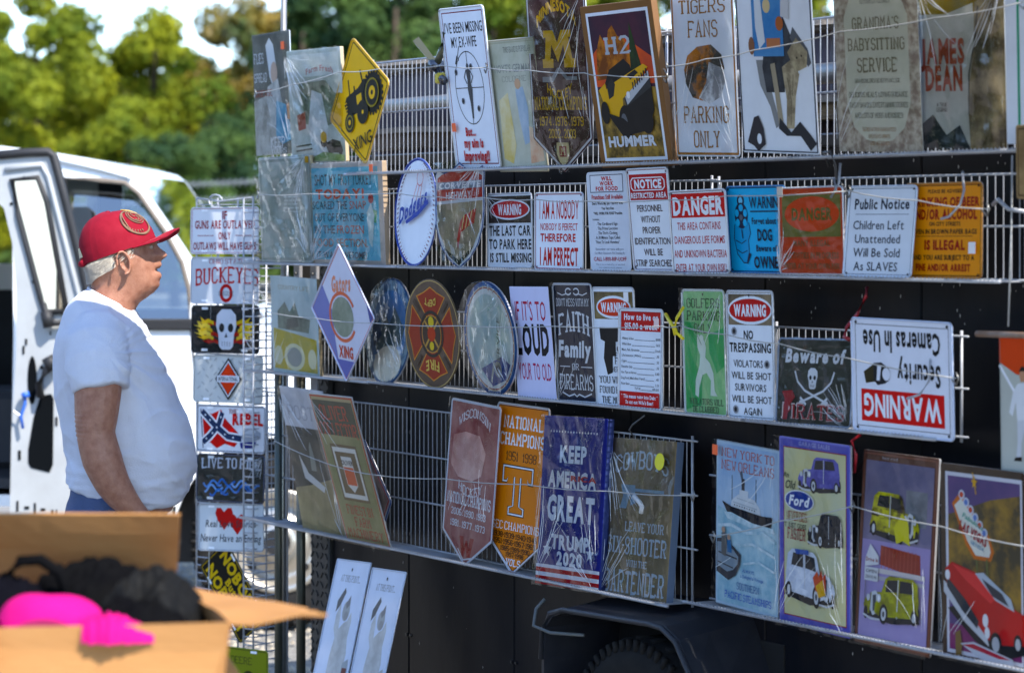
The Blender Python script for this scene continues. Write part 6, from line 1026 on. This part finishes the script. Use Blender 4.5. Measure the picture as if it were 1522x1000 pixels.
b.rings(torso([1.45-.55*i/24 for i in range(25)], -.014))
SH = Vector((-.045, -.175, 1.385))
armR = [(-.045, -.150, 1.37), (-.035, -.195, 1.32), (-.028, -.232, 1.239), (-.031, -.243, 1.168), (-.033, -.247, 1.125), (-.016, -.246, 1.057), (.008, -.243, 1.0), (.030, -.236, .965), (.060, -.226, .928), (.082, -.218, .90)]
rR = [.052, .056, .062, .056, .050, .052, .046, .040, .031, .030]
armL = [(-.045, .150, 1.37), (-.07, .195, 1.31), (-.105, .232, 1.22), (-.120, .245, 1.13), (-.108, .248, 1.09), (-.09, .246, 1.03), (-.06, .24, .975), (-.04, .234, .94), (-.02, .228, .91)]
rL = [.052, .055, .054, .047, .046, .048, .043, .034, .030]
def arm(path, rad):
    P = [Vector(p) for p in path]; Q = []; Rr = []
    for i in range(len(P)-1):
        for k in range(5): t = k/5; Q.append(P[i].lerp(P[i+1], t)); Rr.append(rad[i]*(1-t)+rad[i+1]*t)
    Q.append(P[-1]); Rr.append(rad[-1])
    for _ in range(3): Q = [Q[0]]+[(Q[i-1]+2*Q[i]+Q[i+1])/4 for i in range(1, len(Q)-1)]+[Q[-1]]
    b.tube(Q, Rr, 18)
arm(armR, rR); arm(armL, rL)
def hand(w0, dr, side):       # palm and five fingers resting on the front of the thigh
    w0 = Vector(w0); dr = Vector(dr).normalized(); n_ = Vector((0, side, 0)); ac = dr.cross(n_).normalized()
    if ac.x < 0: ac = -ac
    R = []
    for k, (t, wd, th_) in enumerate(((-.02, .027, .024), (.01, .034, .021), (.04, .041, .019), (.07, .043, .016), (.088, .040, .013))):
        c = w0+dr*t; R.append([c+ac*wd*math.cos(q)+n_*th_*math.sin(q) for q in [2*math.pi*i/16 for i in range(16)]])
    b.rings(R)
    for i, (off, ln) in enumerate(((.031, .068), (.0105, .076), (-.0105, .072), (-.031, .056))):
        p = w0+dr*.078+ac*off; d_ = (dr+ac*off*1.6).normalized(); q = [p]
        for k, (f_, cu) in enumerate(((.42, .18), (.33, .5), (.25, .8))): q.append(q[-1]+(d_*math.cos(cu)-n_*math.sin(cu)*1.)*ln*f_)
        b.tube(q, [.0098, .0092, .0085, .007], 9)
    p = w0+dr*.02+ac*.028; b.tube([p, p+dr*.028+ac*.022, p+dr*.052+ac*.03-n_*.008, p+dr*.072+ac*.028-n_*.016], [.014, .0125, .011, .0085], 9)
hand((.082, -.222, .90), (.22, .30, -.90), -1)
hand((-.02, .228, .91), (.15, -.1, -.95), 1)
for sy in (-1, 1):
    b.tube([(-.01, sy*.09, .93), (0, sy*.095, .75), (.01, sy*.1, .50), (.0, sy*.1, .30), (-.02, sy*.1, .09)], [.09, .085, .058, .055, .042], 16)
    b.tube([(-.05, sy*.1, .055), (.06, sy*.105, .05), (.14, sy*.11, .04)], [.04, .042, .03], 12)
SKIN = mat('weathered_skin', (.40, .19, .12), .5, c2=(.26, .10, .058), scale=46, bump=.0009, bscale=260, sss=.12, mid=.52, wid=.2)
body = b.build('body', SKIN, man); remesh(body, .0042, 3, .5)
# creases at the elbow and mouth line as real relief
me = body.data
for v in me.vertices:
    p = v.co
    if p.z > 1.0 and p.y < -.18 and abs(p.z-1.145) < .035 and p.x < -.02:
        v.co.x += .0016*math.sin((p.z-1.145)*520+p.y*30)
    if p.x > .06 and abs(p.z-1.5405) < .0045 and abs(p.y) < .024: v.co.x -= .008*(1-(abs(p.y)/.024)**2)
    if p.x > .09 and abs(p.z-1.600) < .0016 and .018 < abs(p.y) < .045: v.co.x -= .002
s = MB()
for sy in (-1, 1):
    c = Vector((.0785, sy*.031, 1.6015)); s.rings([[c+Vector((.0108*math.cos(k*math.pi/12), .0108*math.sin(k*math.pi/12)*math.cos(j*math.pi/6), .0078*math.sin(k*math.pi/12)*math.sin(j*math.pi/6))) for j in range(12)] for k in range(1, 10)], 0)
    s.add([c+Vector((.0113, .0045*math.cos(j*math.pi/6), .0045*math.sin(j*math.pi/6))) for j in range(12)], [tuple(range(12))], 1)
s.build('eyes', [mat('eye_white', (.38, .30, .26), .2), mat('iris', (.03, .025, .02), .1)], man, True)
s = MB(); rs = random.Random(3)
for sy in (-1, 1):
    for i in range(80):
        y = sy*rs.uniform(.014, .048); x = .099-abs(y)*.35+rs.uniform(-.001, .002); z = 1.617+rs.uniform(-.003, .003); s.tube([(x, y, z), (x+.004, y+sy*.006, z+.001)], [.0006, .0002], 3)
s.build('eyebrows', mat('grey_hair', (.45, .42, .37), .6), man)
# hair
HAIR = mat('white_hair', (.62, .57, .49), .65, c2=(.42, .36, .29), scale=60, stretch=(1, 1, .25), bump=.003, bscale=160)
C0x = -.004; st0, ct0 = math.sin(math.radians(19)), math.cos(math.radians(19))
s = MB(); G = []
for i in range(18):
    z = 1.63-.128*i/17; xb = interp(HD, z, 1); xf = interp(HD, z, 2); hw = interp(HD, z, 3); cx = (xb+xf)/2; a = (xf-xb)/2; r = []
    t0 = 1.68 if z > 1.548 else 1.68+min(1.3, (1.548-z)/.04*.95)
    for j in range(49):
        t = t0+(2*math.pi-2*t0)*j/48; c, s_ = math.cos(t), math.sin(t); gr = .0045+.0015*math.sin(j*2.3+i)
        if i == 17: gr = -.001
        xx = cx+(a+gr)*math.copysign(abs(c)**.88, c); hz = -(xx-C0x)*st0+(z-1.586)*ct0
        if hz > -.004: gr = -.012
        r.append((cx+(a+gr)*math.copysign(abs(c)**.88, c), (hw+gr)*math.copysign(abs(s_)**.88, s_), z))
    G.append(r)
s.rings(G, cap=False, close=False)
for i in range(7000):
    z = rs.uniform(1.512, 1.625); t0 = 1.62 if z > 1.55 else 1.62+min(1.3, (1.55-z)/.04*.9)
    if z > 1.572 and i % 4 == 0: t0 = 1.12
    t = t0+(2*math.pi-2*t0)*rs.random()
    xb = interp(HD, z, 1); xf = interp(HD, z, 2); hw = interp(HD, z, 3); cx = (xb+xf)/2; a = (xf-xb)/2; c, s_ = math.cos(t), math.sin(t)
    if -((cx+a*c)-C0x)*st0+(z-1.586)*ct0 > -.002: continue
    if z < 1.572 and (t < 1.62 or t > 4.66): continue
    p = Vector((cx+(a+.004)*math.copysign(abs(c)**.88, c), (hw+.004)*math.copysign(abs(s_)**.88, s_), z)); o = Vector((c, s_, 0)); tg = Vector((-.010*abs(s_)-.002, 0, -.011)); e = p+tg+o*.003; wv = o.cross(tg).normalized()*.0008; e += o*rs.uniform(0, .003)
    s.add([p-wv, p+wv, e+wv*.3], [(0, 1, 2)])
s.build('hair', HAIR, man)
# shirt
SHIRT = mat('white_cotton', (.62, .63, .70), .9, c2=(.58, .59, .66), scale=30, bump=.0012, bscale=260, sss=0)
s = MB(); s.rings(torso([1.462-.538*i/40 for i in range(41)], .002, hem=True))
def sleeve(path, rad, sq):
    P = [Vector(p) for p in path]; Rr = []
    for i, p in enumerate(P):
        a = P[max(i-1, 0)]; c = P[min(i+1, len(P)-1)]; t = (c-a).normalized(); x = Vector((1, 0, 0)); x = (x-t*x.dot(t)).normalized(); y = t.cross(x)
        Rr.append([p+x*rad[i]*sq[i]*math.cos(q)+y*rad[i]*math.sin(q) for q in [2*math.pi*k/40 for k in range(40)]])
    s.rings(Rr)
sleeve([(-.045, -.09, 1.385), (-.045, -.135, 1.375), (-.040, -.175, 1.345), (-.032, -.208, 1.30), (-.022, -.232, 1.262), (-.018, -.238, 1.238)], [.060, .066, .072, .073, .070, .069], [1.1, 1.12, 1.12, 1.1, 1.06, 1.04])
sleeve([(-.045, .09, 1.385), (-.05, .135, 1.375), (-.058, .175, 1.345), (-.07, .203, 1.305), (-.088, .226, 1.26)], [.060, .066, .072, .072, .07], [1.1, 1.12, 1.1, 1.05, 1.04])
shirt = s.build('t_shirt', SHIRT, man); remesh(shirt, .0055, 5, .6)
me = shirt.data; n = len(me.vertices); co = np.empty(n*3, 'f'); me.vertices.foreach_get('co', co); nr = np.array([v.normal[:] for v in me.vertices]); co = co.reshape(-1, 3)
def fold(p):
    x, y, z = p; d = 0
    k = max(0, min(1, (1.13-z)/.16)); d += k*.0045*(noise.noise(Vector((x*6, y*5, z*42)))+.5*noise.noise(Vector((x*14, y*12, z*80))))      # gathers above the hem
    k = max(0, 1-abs(z-1.25)/.22)*max(0, min(1, (x+.02)/.06))
    dx, dz = x+.0, z-1.33; a = math.atan2(dz, dx); d += k*.0042*noise.noise(Vector((a*7, y*3, 2)))*1.6                                             # rays from the armpit
    k = max(0, min(1, (-x-.02)/.08)); d += k*.0035*noise.noise(Vector((x*9+z*5, y*16, z*7)))
    if y < -.17 or y > .17: d += .0026*noise.noise(Vector((x*22+z*8, y*8, z*16)))
    r1 = 1-abs(noise.noise(Vector((x*7-z*5, y*6, z*9+x*4))))*2; d += .0030*max(0, r1)**3
    r2 = 1-abs(noise.noise(Vector((x*5, y*4, z*16+x*7))))*2; d += .0034*max(0, r2)**4*max(.25, min(1, (1.2-z)/.2))
    d += .0016*noise.noise(Vector((x*18, y*18, z*18)))
    return d
for i in range(n): co[i] += nr[i]*fold(co[i])*1.4
me.vertices.foreach_set('co', co.reshape(-1)); me.update()
s = MB()                                   # collar band and sleeve hems
col = [(-.026+.060*math.cos(t), .066*math.sin(t), 1.460-.5*.060*math.cos(t)+.003) for t in [2*math.pi*k/40 for k in range(40)]]
s.tube(col, .0045, 8, closed=True); s.build('collar', SHIRT, man, True)
s = MB(); s.tube([(-.018+.0715*math.cos(t), -.238+.069*math.sin(t), 1.240+.010*math.sin(t)) for t in [2*math.pi*k/40 for k in range(40)]], .0025, 6, closed=True)
s.tube([(-.088+.0715*math.cos(t), .226+.069*math.sin(t), 1.262) for t in [2*math.pi*k/40 for k in range(40)]], .0025, 6, closed=True)
pass
s = MB()
s.tube([(.011, -.226, 1.16), (.014, -.232, 1.12), (.022, -.232, 1.07)], .0008, 4); s.build('loose_thread', mat('dark_thread', (.1, .08, .09), .8), man)
# jeans
JEAN = mat('blue_denim', (.035, .06, .14), .85, c2=(.06, .09, .19), scale=25, stretch=(1, 1, .4), bump=.0015, bscale=300)
s = MB(); R = []
for z, xb, xf, hw in ((.985, -.128, .12, .19), (.95, -.136, .125, .195), (.90, -.148, .12, .20), (.85, -.155, .115, .20), (.80, -.15, .112, .195)):
    R.append([((xb+xf)/2+(xf-xb)/2*math.cos(t), hw*math.sin(t), z) for t in [2*math.pi*k/40 for k in range(40)]])
s.rings(R)
for sy in (-1, 1): s.tube([(-.018, sy*.095, .86), (-.01, sy*.10, .70), (.005, sy*.105, .50), (0, sy*.105, .3), (-.015, sy*.105, .12), (-.01, sy*.105, .075)], [.108, .102, .082, .078, .074, .077], 24)
jn = s.build('jeans', JEAN, man); remesh(jn, .0065, 3, .5)
for v in jn.data.vertices: v.co += v.normal*(.006*noise.noise(Vector((v.co.x*9, v.co.y*9, v.co.z*26))))
s = MB(); s.tube([(-.115, -.10, .945), (-.07, -.165, .940), (-.025, -.187, .925), (.01, -.19, .912)], .003, 6); s.tube([(-.118, -.10, .938), (-.07, -.166, .930), (-.03, -.188, .915), (.005, -.19, .903)], .0018, 5); s.build('pocket_seam', mat('denim_seam', (.02, .03, .07), .8), man)
for sy in (-1, 1):
    s = MB(); R = []
    for x, h_, w_ in ((-.085, .06, .02), (-.075, .075, .035), (-.03, .085, .042), (.03, .085, .046), (.09, .06, .05), (.14, .045, .045), (.165, .03, .02)):
        R.append([(x, sy*.105+w_*math.cos(t), max(0, h_/2+h_/2*math.sin(t))) for t in [2*math.pi*k/16 for k in range(16)]])
    s.rings(R); s.build('shoe', mat('grey_shoe', (.12, .12, .12), .7), man, True)
# cap
CAP = mat('red_cap_cloth', (.25, .004, .018), .85, spec=.2, c2=(.20, .003, .014), scale=30, bump=.0004, bscale=320)
ta = math.radians(19); ct, st_ = math.cos(ta), math.sin(ta); C0 = Vector((-.004, 0, 1.586))
def cap_pt(th_, ph, g=0.):
    cp = max(0, math.cos(ph))**.80; sp = math.sin(ph)**.92
    l = (.104+g)*cp*math.cos(th_); h = (.113+g)*sp*(1-.03*math.cos(th_)); y = (.087+g)*cp*math.sin(th_)
    return C0+Vector((l*ct-h*st_, y, l*st_+h*ct))
s = MB(); NT = 96; R = []
for i in range(25):
    ph = math.pi/2*i/24*.995; r = []
    for j in range(NT):
        t = 2*math.pi*j/NT; k = (t % (math.pi/3)); seam = -.0012*math.exp(-((min(k, math.pi/3-k))/.035)**2)+.0012*noise.noise(Vector((math.cos(t)*4, math.sin(t)*4, ph*5)))
        if i == 0 and False: pass
        r.append(cap_pt(t+.0, ph, seam))
    R.append(r)
s.rings([[p+Vector((0, 0, 0)) for p in R[0]]]+R[1:], cap=False); s.add(R[-1], [tuple(range(NT))])
s.rings([[cap_pt(2*math.pi*j/NT, .02, -.004) for j in range(NT)], [cap_pt(2*math.pi*j/NT, .0, 0) for j in range(NT)]], cap=False)
hat = s.build('cap', CAP, man, True)
s = MB(); top_ = []; bot = []
nu, nv = 28, 12
def brim(a, r):
    th_ = a*1.12; p = cap_pt(th_, .0, .001); o = Vector((.154-.016*a*a-.040*a**4, .083*a*1.02, 1.653-.036*a*a)); q = p.lerp(o, r); q.z += .006*math.sin(r*math.pi)*(1-a*a); return q
for r_ in range(nv+1): top_.append([brim(-1+2*i/nu, r_/nv) for i in range(nu+1)])
bot = [[p-Vector((0, 0, .0035)) for p in r] for r in top_]
s.rings([a+b_[::-1] for a, b_ in zip(top_, bot)]); bm_ = s.build('brim', CAP, hat, True)
s = MB()
for k in range(6): s.tube([brim(-.80+1.60*i/24, .18+.12*k)+Vector((0, 0, .0004)) for i in range(25)], .0006, 4)
s.build('brim_stitching', mat('cap_stitch', (.30, .006, .02), .7), hat)
s = MB(); c = cap_pt(0, math.pi/2*.99); s.tube([c-Vector((0, 0, .003)), c+Vector((-.001, 0, .004)), c+Vector((-.0015, 0, .006))], [.0075, .007, .003], 12); s.build('cap_button', CAP, hat, True)
s = MB(); s.tube([cap_pt(math.pi+a, .03, .0015) for a in (-.5, -.3, -.1, .1, .3, .5)], .009, 8); s.build('cap_strap', CAP, hat, True)
s = MB(); s.rings([[cap_pt(math.pi-.55+1.1*i/10, .10+.04, .0022) for i in range(11)], [cap_pt(math.pi-.42+.84*i/10, .36, .0022) for i in range(11)]], cap=False, close=False); s.build('cap_strap_opening', mat('cream_lining', (.62, .54, .36), .8), hat)
GB = mat('gold_thread', (.26, .15, .08), .6, c2=(.12, .07, .05), scale=60)
s = MB(); NB = 44                                  # braided ring on the side of the crown
cc = (-.62, .62)
def onc(tt, ph, g=.002): return cap_pt(tt, ph, g)
for i in range(NB):
    a = 2*math.pi*i/NB
    if 0.3 < a < 1.1: continue
    for o in (0, .5):
        a2 = a+o*2*math.pi/NB
        p = onc(-.60+.52*math.cos(a2), .62+.44*math.sin(a2)); q = onc(-.60+.47*math.cos(a2+.16), .62+.40*math.sin(a2+.16), .0028); s.tube([p, q], .0016, 5)
s.build('braid', GB, hat, True)
s = MB()
for (a0, p0, ra, rp, x0, x1) in ((-.50, .74, .30, .26, 0, 6.28), (-.50, .74, .22, .20, 0, 6.28), (-.48, .80, .10, .09, .5, 4.2), (-.52, .68, .10, .09, 3.6, 7.2), (-.9, .6, .1, .3, 1.6, 4.6)):
    s.tube([onc(a0+ra*math.cos(x0+(x1-x0)*i/28), p0+rp*math.sin(x0+(x1-x0)*i/28), .0024) for i in range(29)], .0015, 5)
for i in range(9):
    a = 3.3+i*.19; s.tube([onc(-.66+.40*math.cos(a), .66+.34*math.sin(a)), onc(-.66+.47*math.cos(a), .66+.40*math.sin(a))], .0014, 5)
s.build('crown_emblem', GB, hat, True)
s = MB(); s.tube([onc(-.05, .62), onc(-.10, .85), onc(-.16, 1.05), onc(-.3, 1.25)], .0016, 5); s.build('piping', mat('yellow_piping', (.6, .4, .06), .5), hat, True)

# ---------------------------------------------------------------- cardboard box on a folding table
CB = mat('cardboard', (.40, .20, .07), .85, spec=.2, c2=(.33, .155, .05), scale=5, stretch=(1, 1, 6), bump=.0012, bscale=40)
def bx(px, Y): return (px-761)/4262*Y
def bz(py, Y): return 1.65+(340-py)/4262*Y
Y0, Y1, TZ = 4.0, 4.46, .76
tb = empty('folding_table', (-.75, 4.25, 0), label='folding table under the cardboard box, bottom left of the picture', cat='table')
s = MB(); s.bbox(-.75, .55, -.35, .38, TZ-.03, TZ-.002, .008); s.build('table_top', mat('table_plastic', (.55, .55, .53), .5), tb)
for x in (-.68, .48):
    for y in (-.28, .31):
        s = MB(); s.tube([(x, y, TZ-.03), (x, y, 0)], .014, 8); s.build('leg', mat('table_leg', (.2, .2, .21), .4, .6), tb, True)
box = empty('cardboard_box', (-.65, 4.2, TZ), label='open cardboard box of clothes at the bottom left corner, flaps spread', cat='box')
O = Vector((-.65, 4.2, TZ))
L = lambda *p: Vector(p)-O
x0 = -1.02; fr = (bx(340, Y0), Y0, bz(924, Y0)); fb = (bx(300, Y0), Y0-.0, TZ); rt = (bx(262, Y1), Y1, bz(868, Y1)); rb = (bx(480, Y1), Y1, TZ); fl = (x0, Y0, bz(940, Y0)); flb = (x0, Y0, TZ); rl = (x0, Y1, bz(872, Y1)); rlb = (x0, Y1, TZ)
def slab(s, q, th=.004, nx=12, ny=4, wob=.004, seed=0):
    q = [L(*p) for p in q]; n_ = (q[1]-q[0]).cross(q[3]-q[0]).normalized(); F_, B_ = [], []
    for j in range(ny+1):
        r = [];
        for i in range(nx+1):
            a, c_ = i/nx, j/ny; p = (q[0].lerp(q[1], a)).lerp(q[3].lerp(q[2], a), c_); p = p+n_*wob*noise.noise(Vector((a*2.5+seed, c_*2, seed))); r.append(p)
        F_.append(r); B_.append([p+n_*th for p in r])
    s.rings([f_+b_[::-1] for f_, b_ in zip(F_, B_)])
for nm, q in (('front_wall', (flb, fb, fr, fl)), ('side_wall', (fb, rb, rt, fr)), ('back_wall', (rb, rlb, rl, rt)), ('side_wall', (rlb, flb, fl, rl)), ('bottom', (flb, fb, rb, rlb))):
    s = MB(); slab(s, q, seed=len(nm)); s.build(nm, CB, box)
s = MB(); slab(s, (rt, rl, (x0, Y1-.085, bz(762, Y1-.085)), (bx(268, Y1-.085), Y1-.085, bz(765, Y1-.085))), wob=.008, seed=3); s.build('flap', CB, box)
s = MB(); slab(s, (fr, rt, (bx(452, Y1-.08), Y1-.08, bz(903, Y1-.08)), (bx(486, Y0+.03), Y0+.03, bz(911, Y0+.03))), wob=.012, seed=8); s.build('flap', CB, box)
s = MB(); slab(s, (fl, fr, (bx(301, Y0), Y0-.02, bz(1090, Y0)), (x0, Y0-.02, bz(1100, Y0))), wob=.006, seed=5, th=.004); s.build('flap', CB, box)
s = MB(); slab(s, (rl, fl, (x0-.15, Y0+.05, fl[2]-.08), (x0-.15, Y1-.05, fl[2]-.08)), seed=6); s.build('flap', CB, box)
# garments
def heap(name, cx, cy, rx, ry, zb, h, seed, m, label, amp=.4, fr_=14, th=0):
    o = empty(name, (cx, cy, zb), (0, 0, th), label, 'clothing'); s = MB(); n = 56; V = []
    for j in range(n+1):
        for i in range(n+1):
            a = -1+2*i/n; c_ = -1+2*j/n; rr = math.hypot(a, c_); r1 = max(abs(a), abs(c_)); k = r1/rr if rr else 1; x, y = a*k, c_*k; d = math.hypot(x, y)
            w_ = 1+.16*noise.noise(Vector((math.cos(math.atan2(y, x))*1.5, math.sin(math.atan2(y, x))*1.5, seed)))
            N1 = abs(noise.noise(Vector((x*fr_*.22+seed, y*fr_*.16, 1)))); N2 = abs(noise.noise(Vector((x*fr_*.5, y*fr_*.4+seed, 7))))
            z = h*(1-d**2.4)**.6 if d < 1 else 0; N1 = .5+.5*noise.noise(Vector((x*fr_*.16+seed, y*fr_*.12, 1))); z *= (1-amp*1.1*(1-N1)+.05*N2)
            V.append((x*rx*w_+.1*rx*noise.noise(Vector((x*3, y*3, seed+4))), y*ry*w_, z+.01*noise.noise(Vector((x*9, y*9, seed)))))
    s.add(V, [(j*(n+1)+i, j*(n+1)+i+1, (j+1)*(n+1)+i+1, (j+1)*(n+1)+i) for j in range(n) for i in range(n)])
    s.build('cloth', m, o, True); return o
BKC = mat('black_fabric', (.003, .003, .004), .9, spec=0, c2=(.006, .006, .006), scale=16, bump=.0012, bscale=200); BKL = mat('black_lace', (.005, .005, .005), .7, spec=.12, bump=.002, bscale=90); GRC = mat('charcoal_fabric', (.004, .004, .006), .9, spec=0, bump=.0012, bscale=200)
PNK = mat('pink_fabric', (.55, .006, .17), .95, spec=.1, c2=(.45, .005, .13), scale=12, bump=.001, bscale=220)
heap('folded_garment', bx(140, 4.32), 4.33, .12, .10, 1.03, bz(818, 4.32)-1.03, 2, BKC, 'black garment heaped highest in the middle of the box', .22, 12)
heap('folded_garment', bx(222, 4.2), 4.22, .088, .12, 1.03, bz(832, 4.2)-1.03, 5, BKL, 'black textured garment at the right side of the box', .3, 18, -.3)
heap('folded_garment', bx(18, 4.25), 4.25, .09, .12, 1.0, bz(845, 4.25)-1.0, 9, GRC, 'charcoal garment at the left end of the box', .2, 9)
heap('folded_garment', bx(195, 4.1), 4.11, .10, .05, 1.03, bz(878, 4.1)-1.03, 12, BKC, 'black garment lying low in front behind the pink ruffles', .3, 16)
o = empty('strap_loop', (bx(60, 4.25), 4.25, 1.09), label='black padded strap curving up at the left of the box', cat='strap'); s = MB()
s.tube([(-.055, 0, .0), (-.05, 0, .045), (-.03, 0, .068), (0, 0, .07), (.03, 0, .05), (.045, 0, .0)], .009, 10); s.build('strap', BKC, o, True)
# pink garment: moulded cup with open edge and ruffled side
pk = empty('pink_garment', (bx(75, 4.06), 4.06, 1.052), label='bright pink moulded garment with ruffled side lying on the black clothes', cat='clothing')
s = MB(); R = []
for i in range(15):
    ph = math.pi/2*i/14; R.append([(.082*math.cos(t)*math.cos(ph)**.7*(1+.05*math.sin(t*3)), .055*math.sin(t)*math.cos(ph)**.7-.01*math.sin(ph), .005+.076*math.sin(ph)**.9+.006*math.cos(t*2)*math.cos(ph)) for t in [2*math.pi*k/48 for k in range(48)] ])
Ro = [[p for k, p in enumerate(r)] for r in R]
s.rings([[tuple(Vector(p)*(1+.05*noise.noise(Vector((p[0]*22, p[1]*22, p[2]*30))))) for p in r] for r in Ro], cap=False); s.build('cup', PNK, pk, True)
s = MB(); s.rings([[(.066*r_*math.cos(t), -.0605-.012*r_*math.sin(t)*0+.010*(1-r_), -.004+.058*r_*max(0, math.sin(t))) for t in [math.pi*k/24 for k in range(25)]] for r_ in (1, .8, .5, .2)], cap=False, close=False); s.build('cup_hollow', mat('deep_pink', (.28, .004, .07), .7), pk)
s = MB(); R = []
for i in range(36):
    x = .055+.10*i/35; k = 1-abs(i/35-.4)*.7; w_ = .008*noise.noise(Vector((i*.33, 2, 3))); R.append([(x, -.045+.04*math.cos(q)*k+w_*.6, .022+(.045+.012*noise.noise(Vector((i*.4, q*1.5, 8))))*math.sin(q)*k*(1-.35*i/35)+w_*.5) for q in [math.pi*j/10 for j in range(11)]])
s.rings(R, cap=False, close=False); s.build('ruffled_side', PNK, pk, True)
s = MB(); R = []
for i in range(20):
    x = -.14+.075*i/19; R.append([(x, -.05+.05*math.cos(q), -.03+(.055+.03*i/19+.004*math.sin(i*2+q*4))*math.sin(q)) for q in [math.pi*j/10 for j in range(11)]])
s.rings(R, cap=False, close=False); s.build('side_wing', mat('magenta_fabric', (.40, .004, .20), .9, spec=.1), pk, True)
# ---------------------------------------------------------------- patio umbrella added out of view to shade the man's body
um = empty('added_shade_umbrella', (-2.95, 4.7, 0), label='large offset umbrella added unseen left of the picture to shade the man', cat='umbrella')
UC = Vector((-.62+2.95, 5.14-4.7, 2.56)); R_ = 1.70
s = MB(); rim_ = [UC+Vector((R_*math.cos(t), R_*math.sin(t), 0)) for t in [k*math.pi/6+.2 for k in range(12)]]
s.add([UC+Vector((0, 0, .42))]+rim_+[p-Vector((0, 0, .12)) for p in rim_], [(0, 1+k, 1+(k+1) % 12) for k in range(12)]+[(1+k, 13+k, 13+(k+1) % 12, 1+(k+1) % 12) for k in range(12)])
s.build('canopy', mat('canopy_cloth', (.16, .18, .24), .9), um)
s = MB(); s.tube([(0, 0, 0), (0, 0, 2.9)], .035, 10); s.tube([(0, 0, 2.85), tuple(UC+Vector((0, 0, .55))), tuple(UC+Vector((0, 0, .35)))], .028, 8); s.build('pole', MATS['table_leg'], um, True)
s = MB(); s.bbox(-.4, .4, -.4, .4, 0, .08, .01); s.build('base', MATS['table_leg'], um)
for k in range(12):
    s = MB(); s.tube([UC+Vector((0, 0, .41)), rim_[k]], .009, 6); s.build('rib', MATS['table_leg'], um)
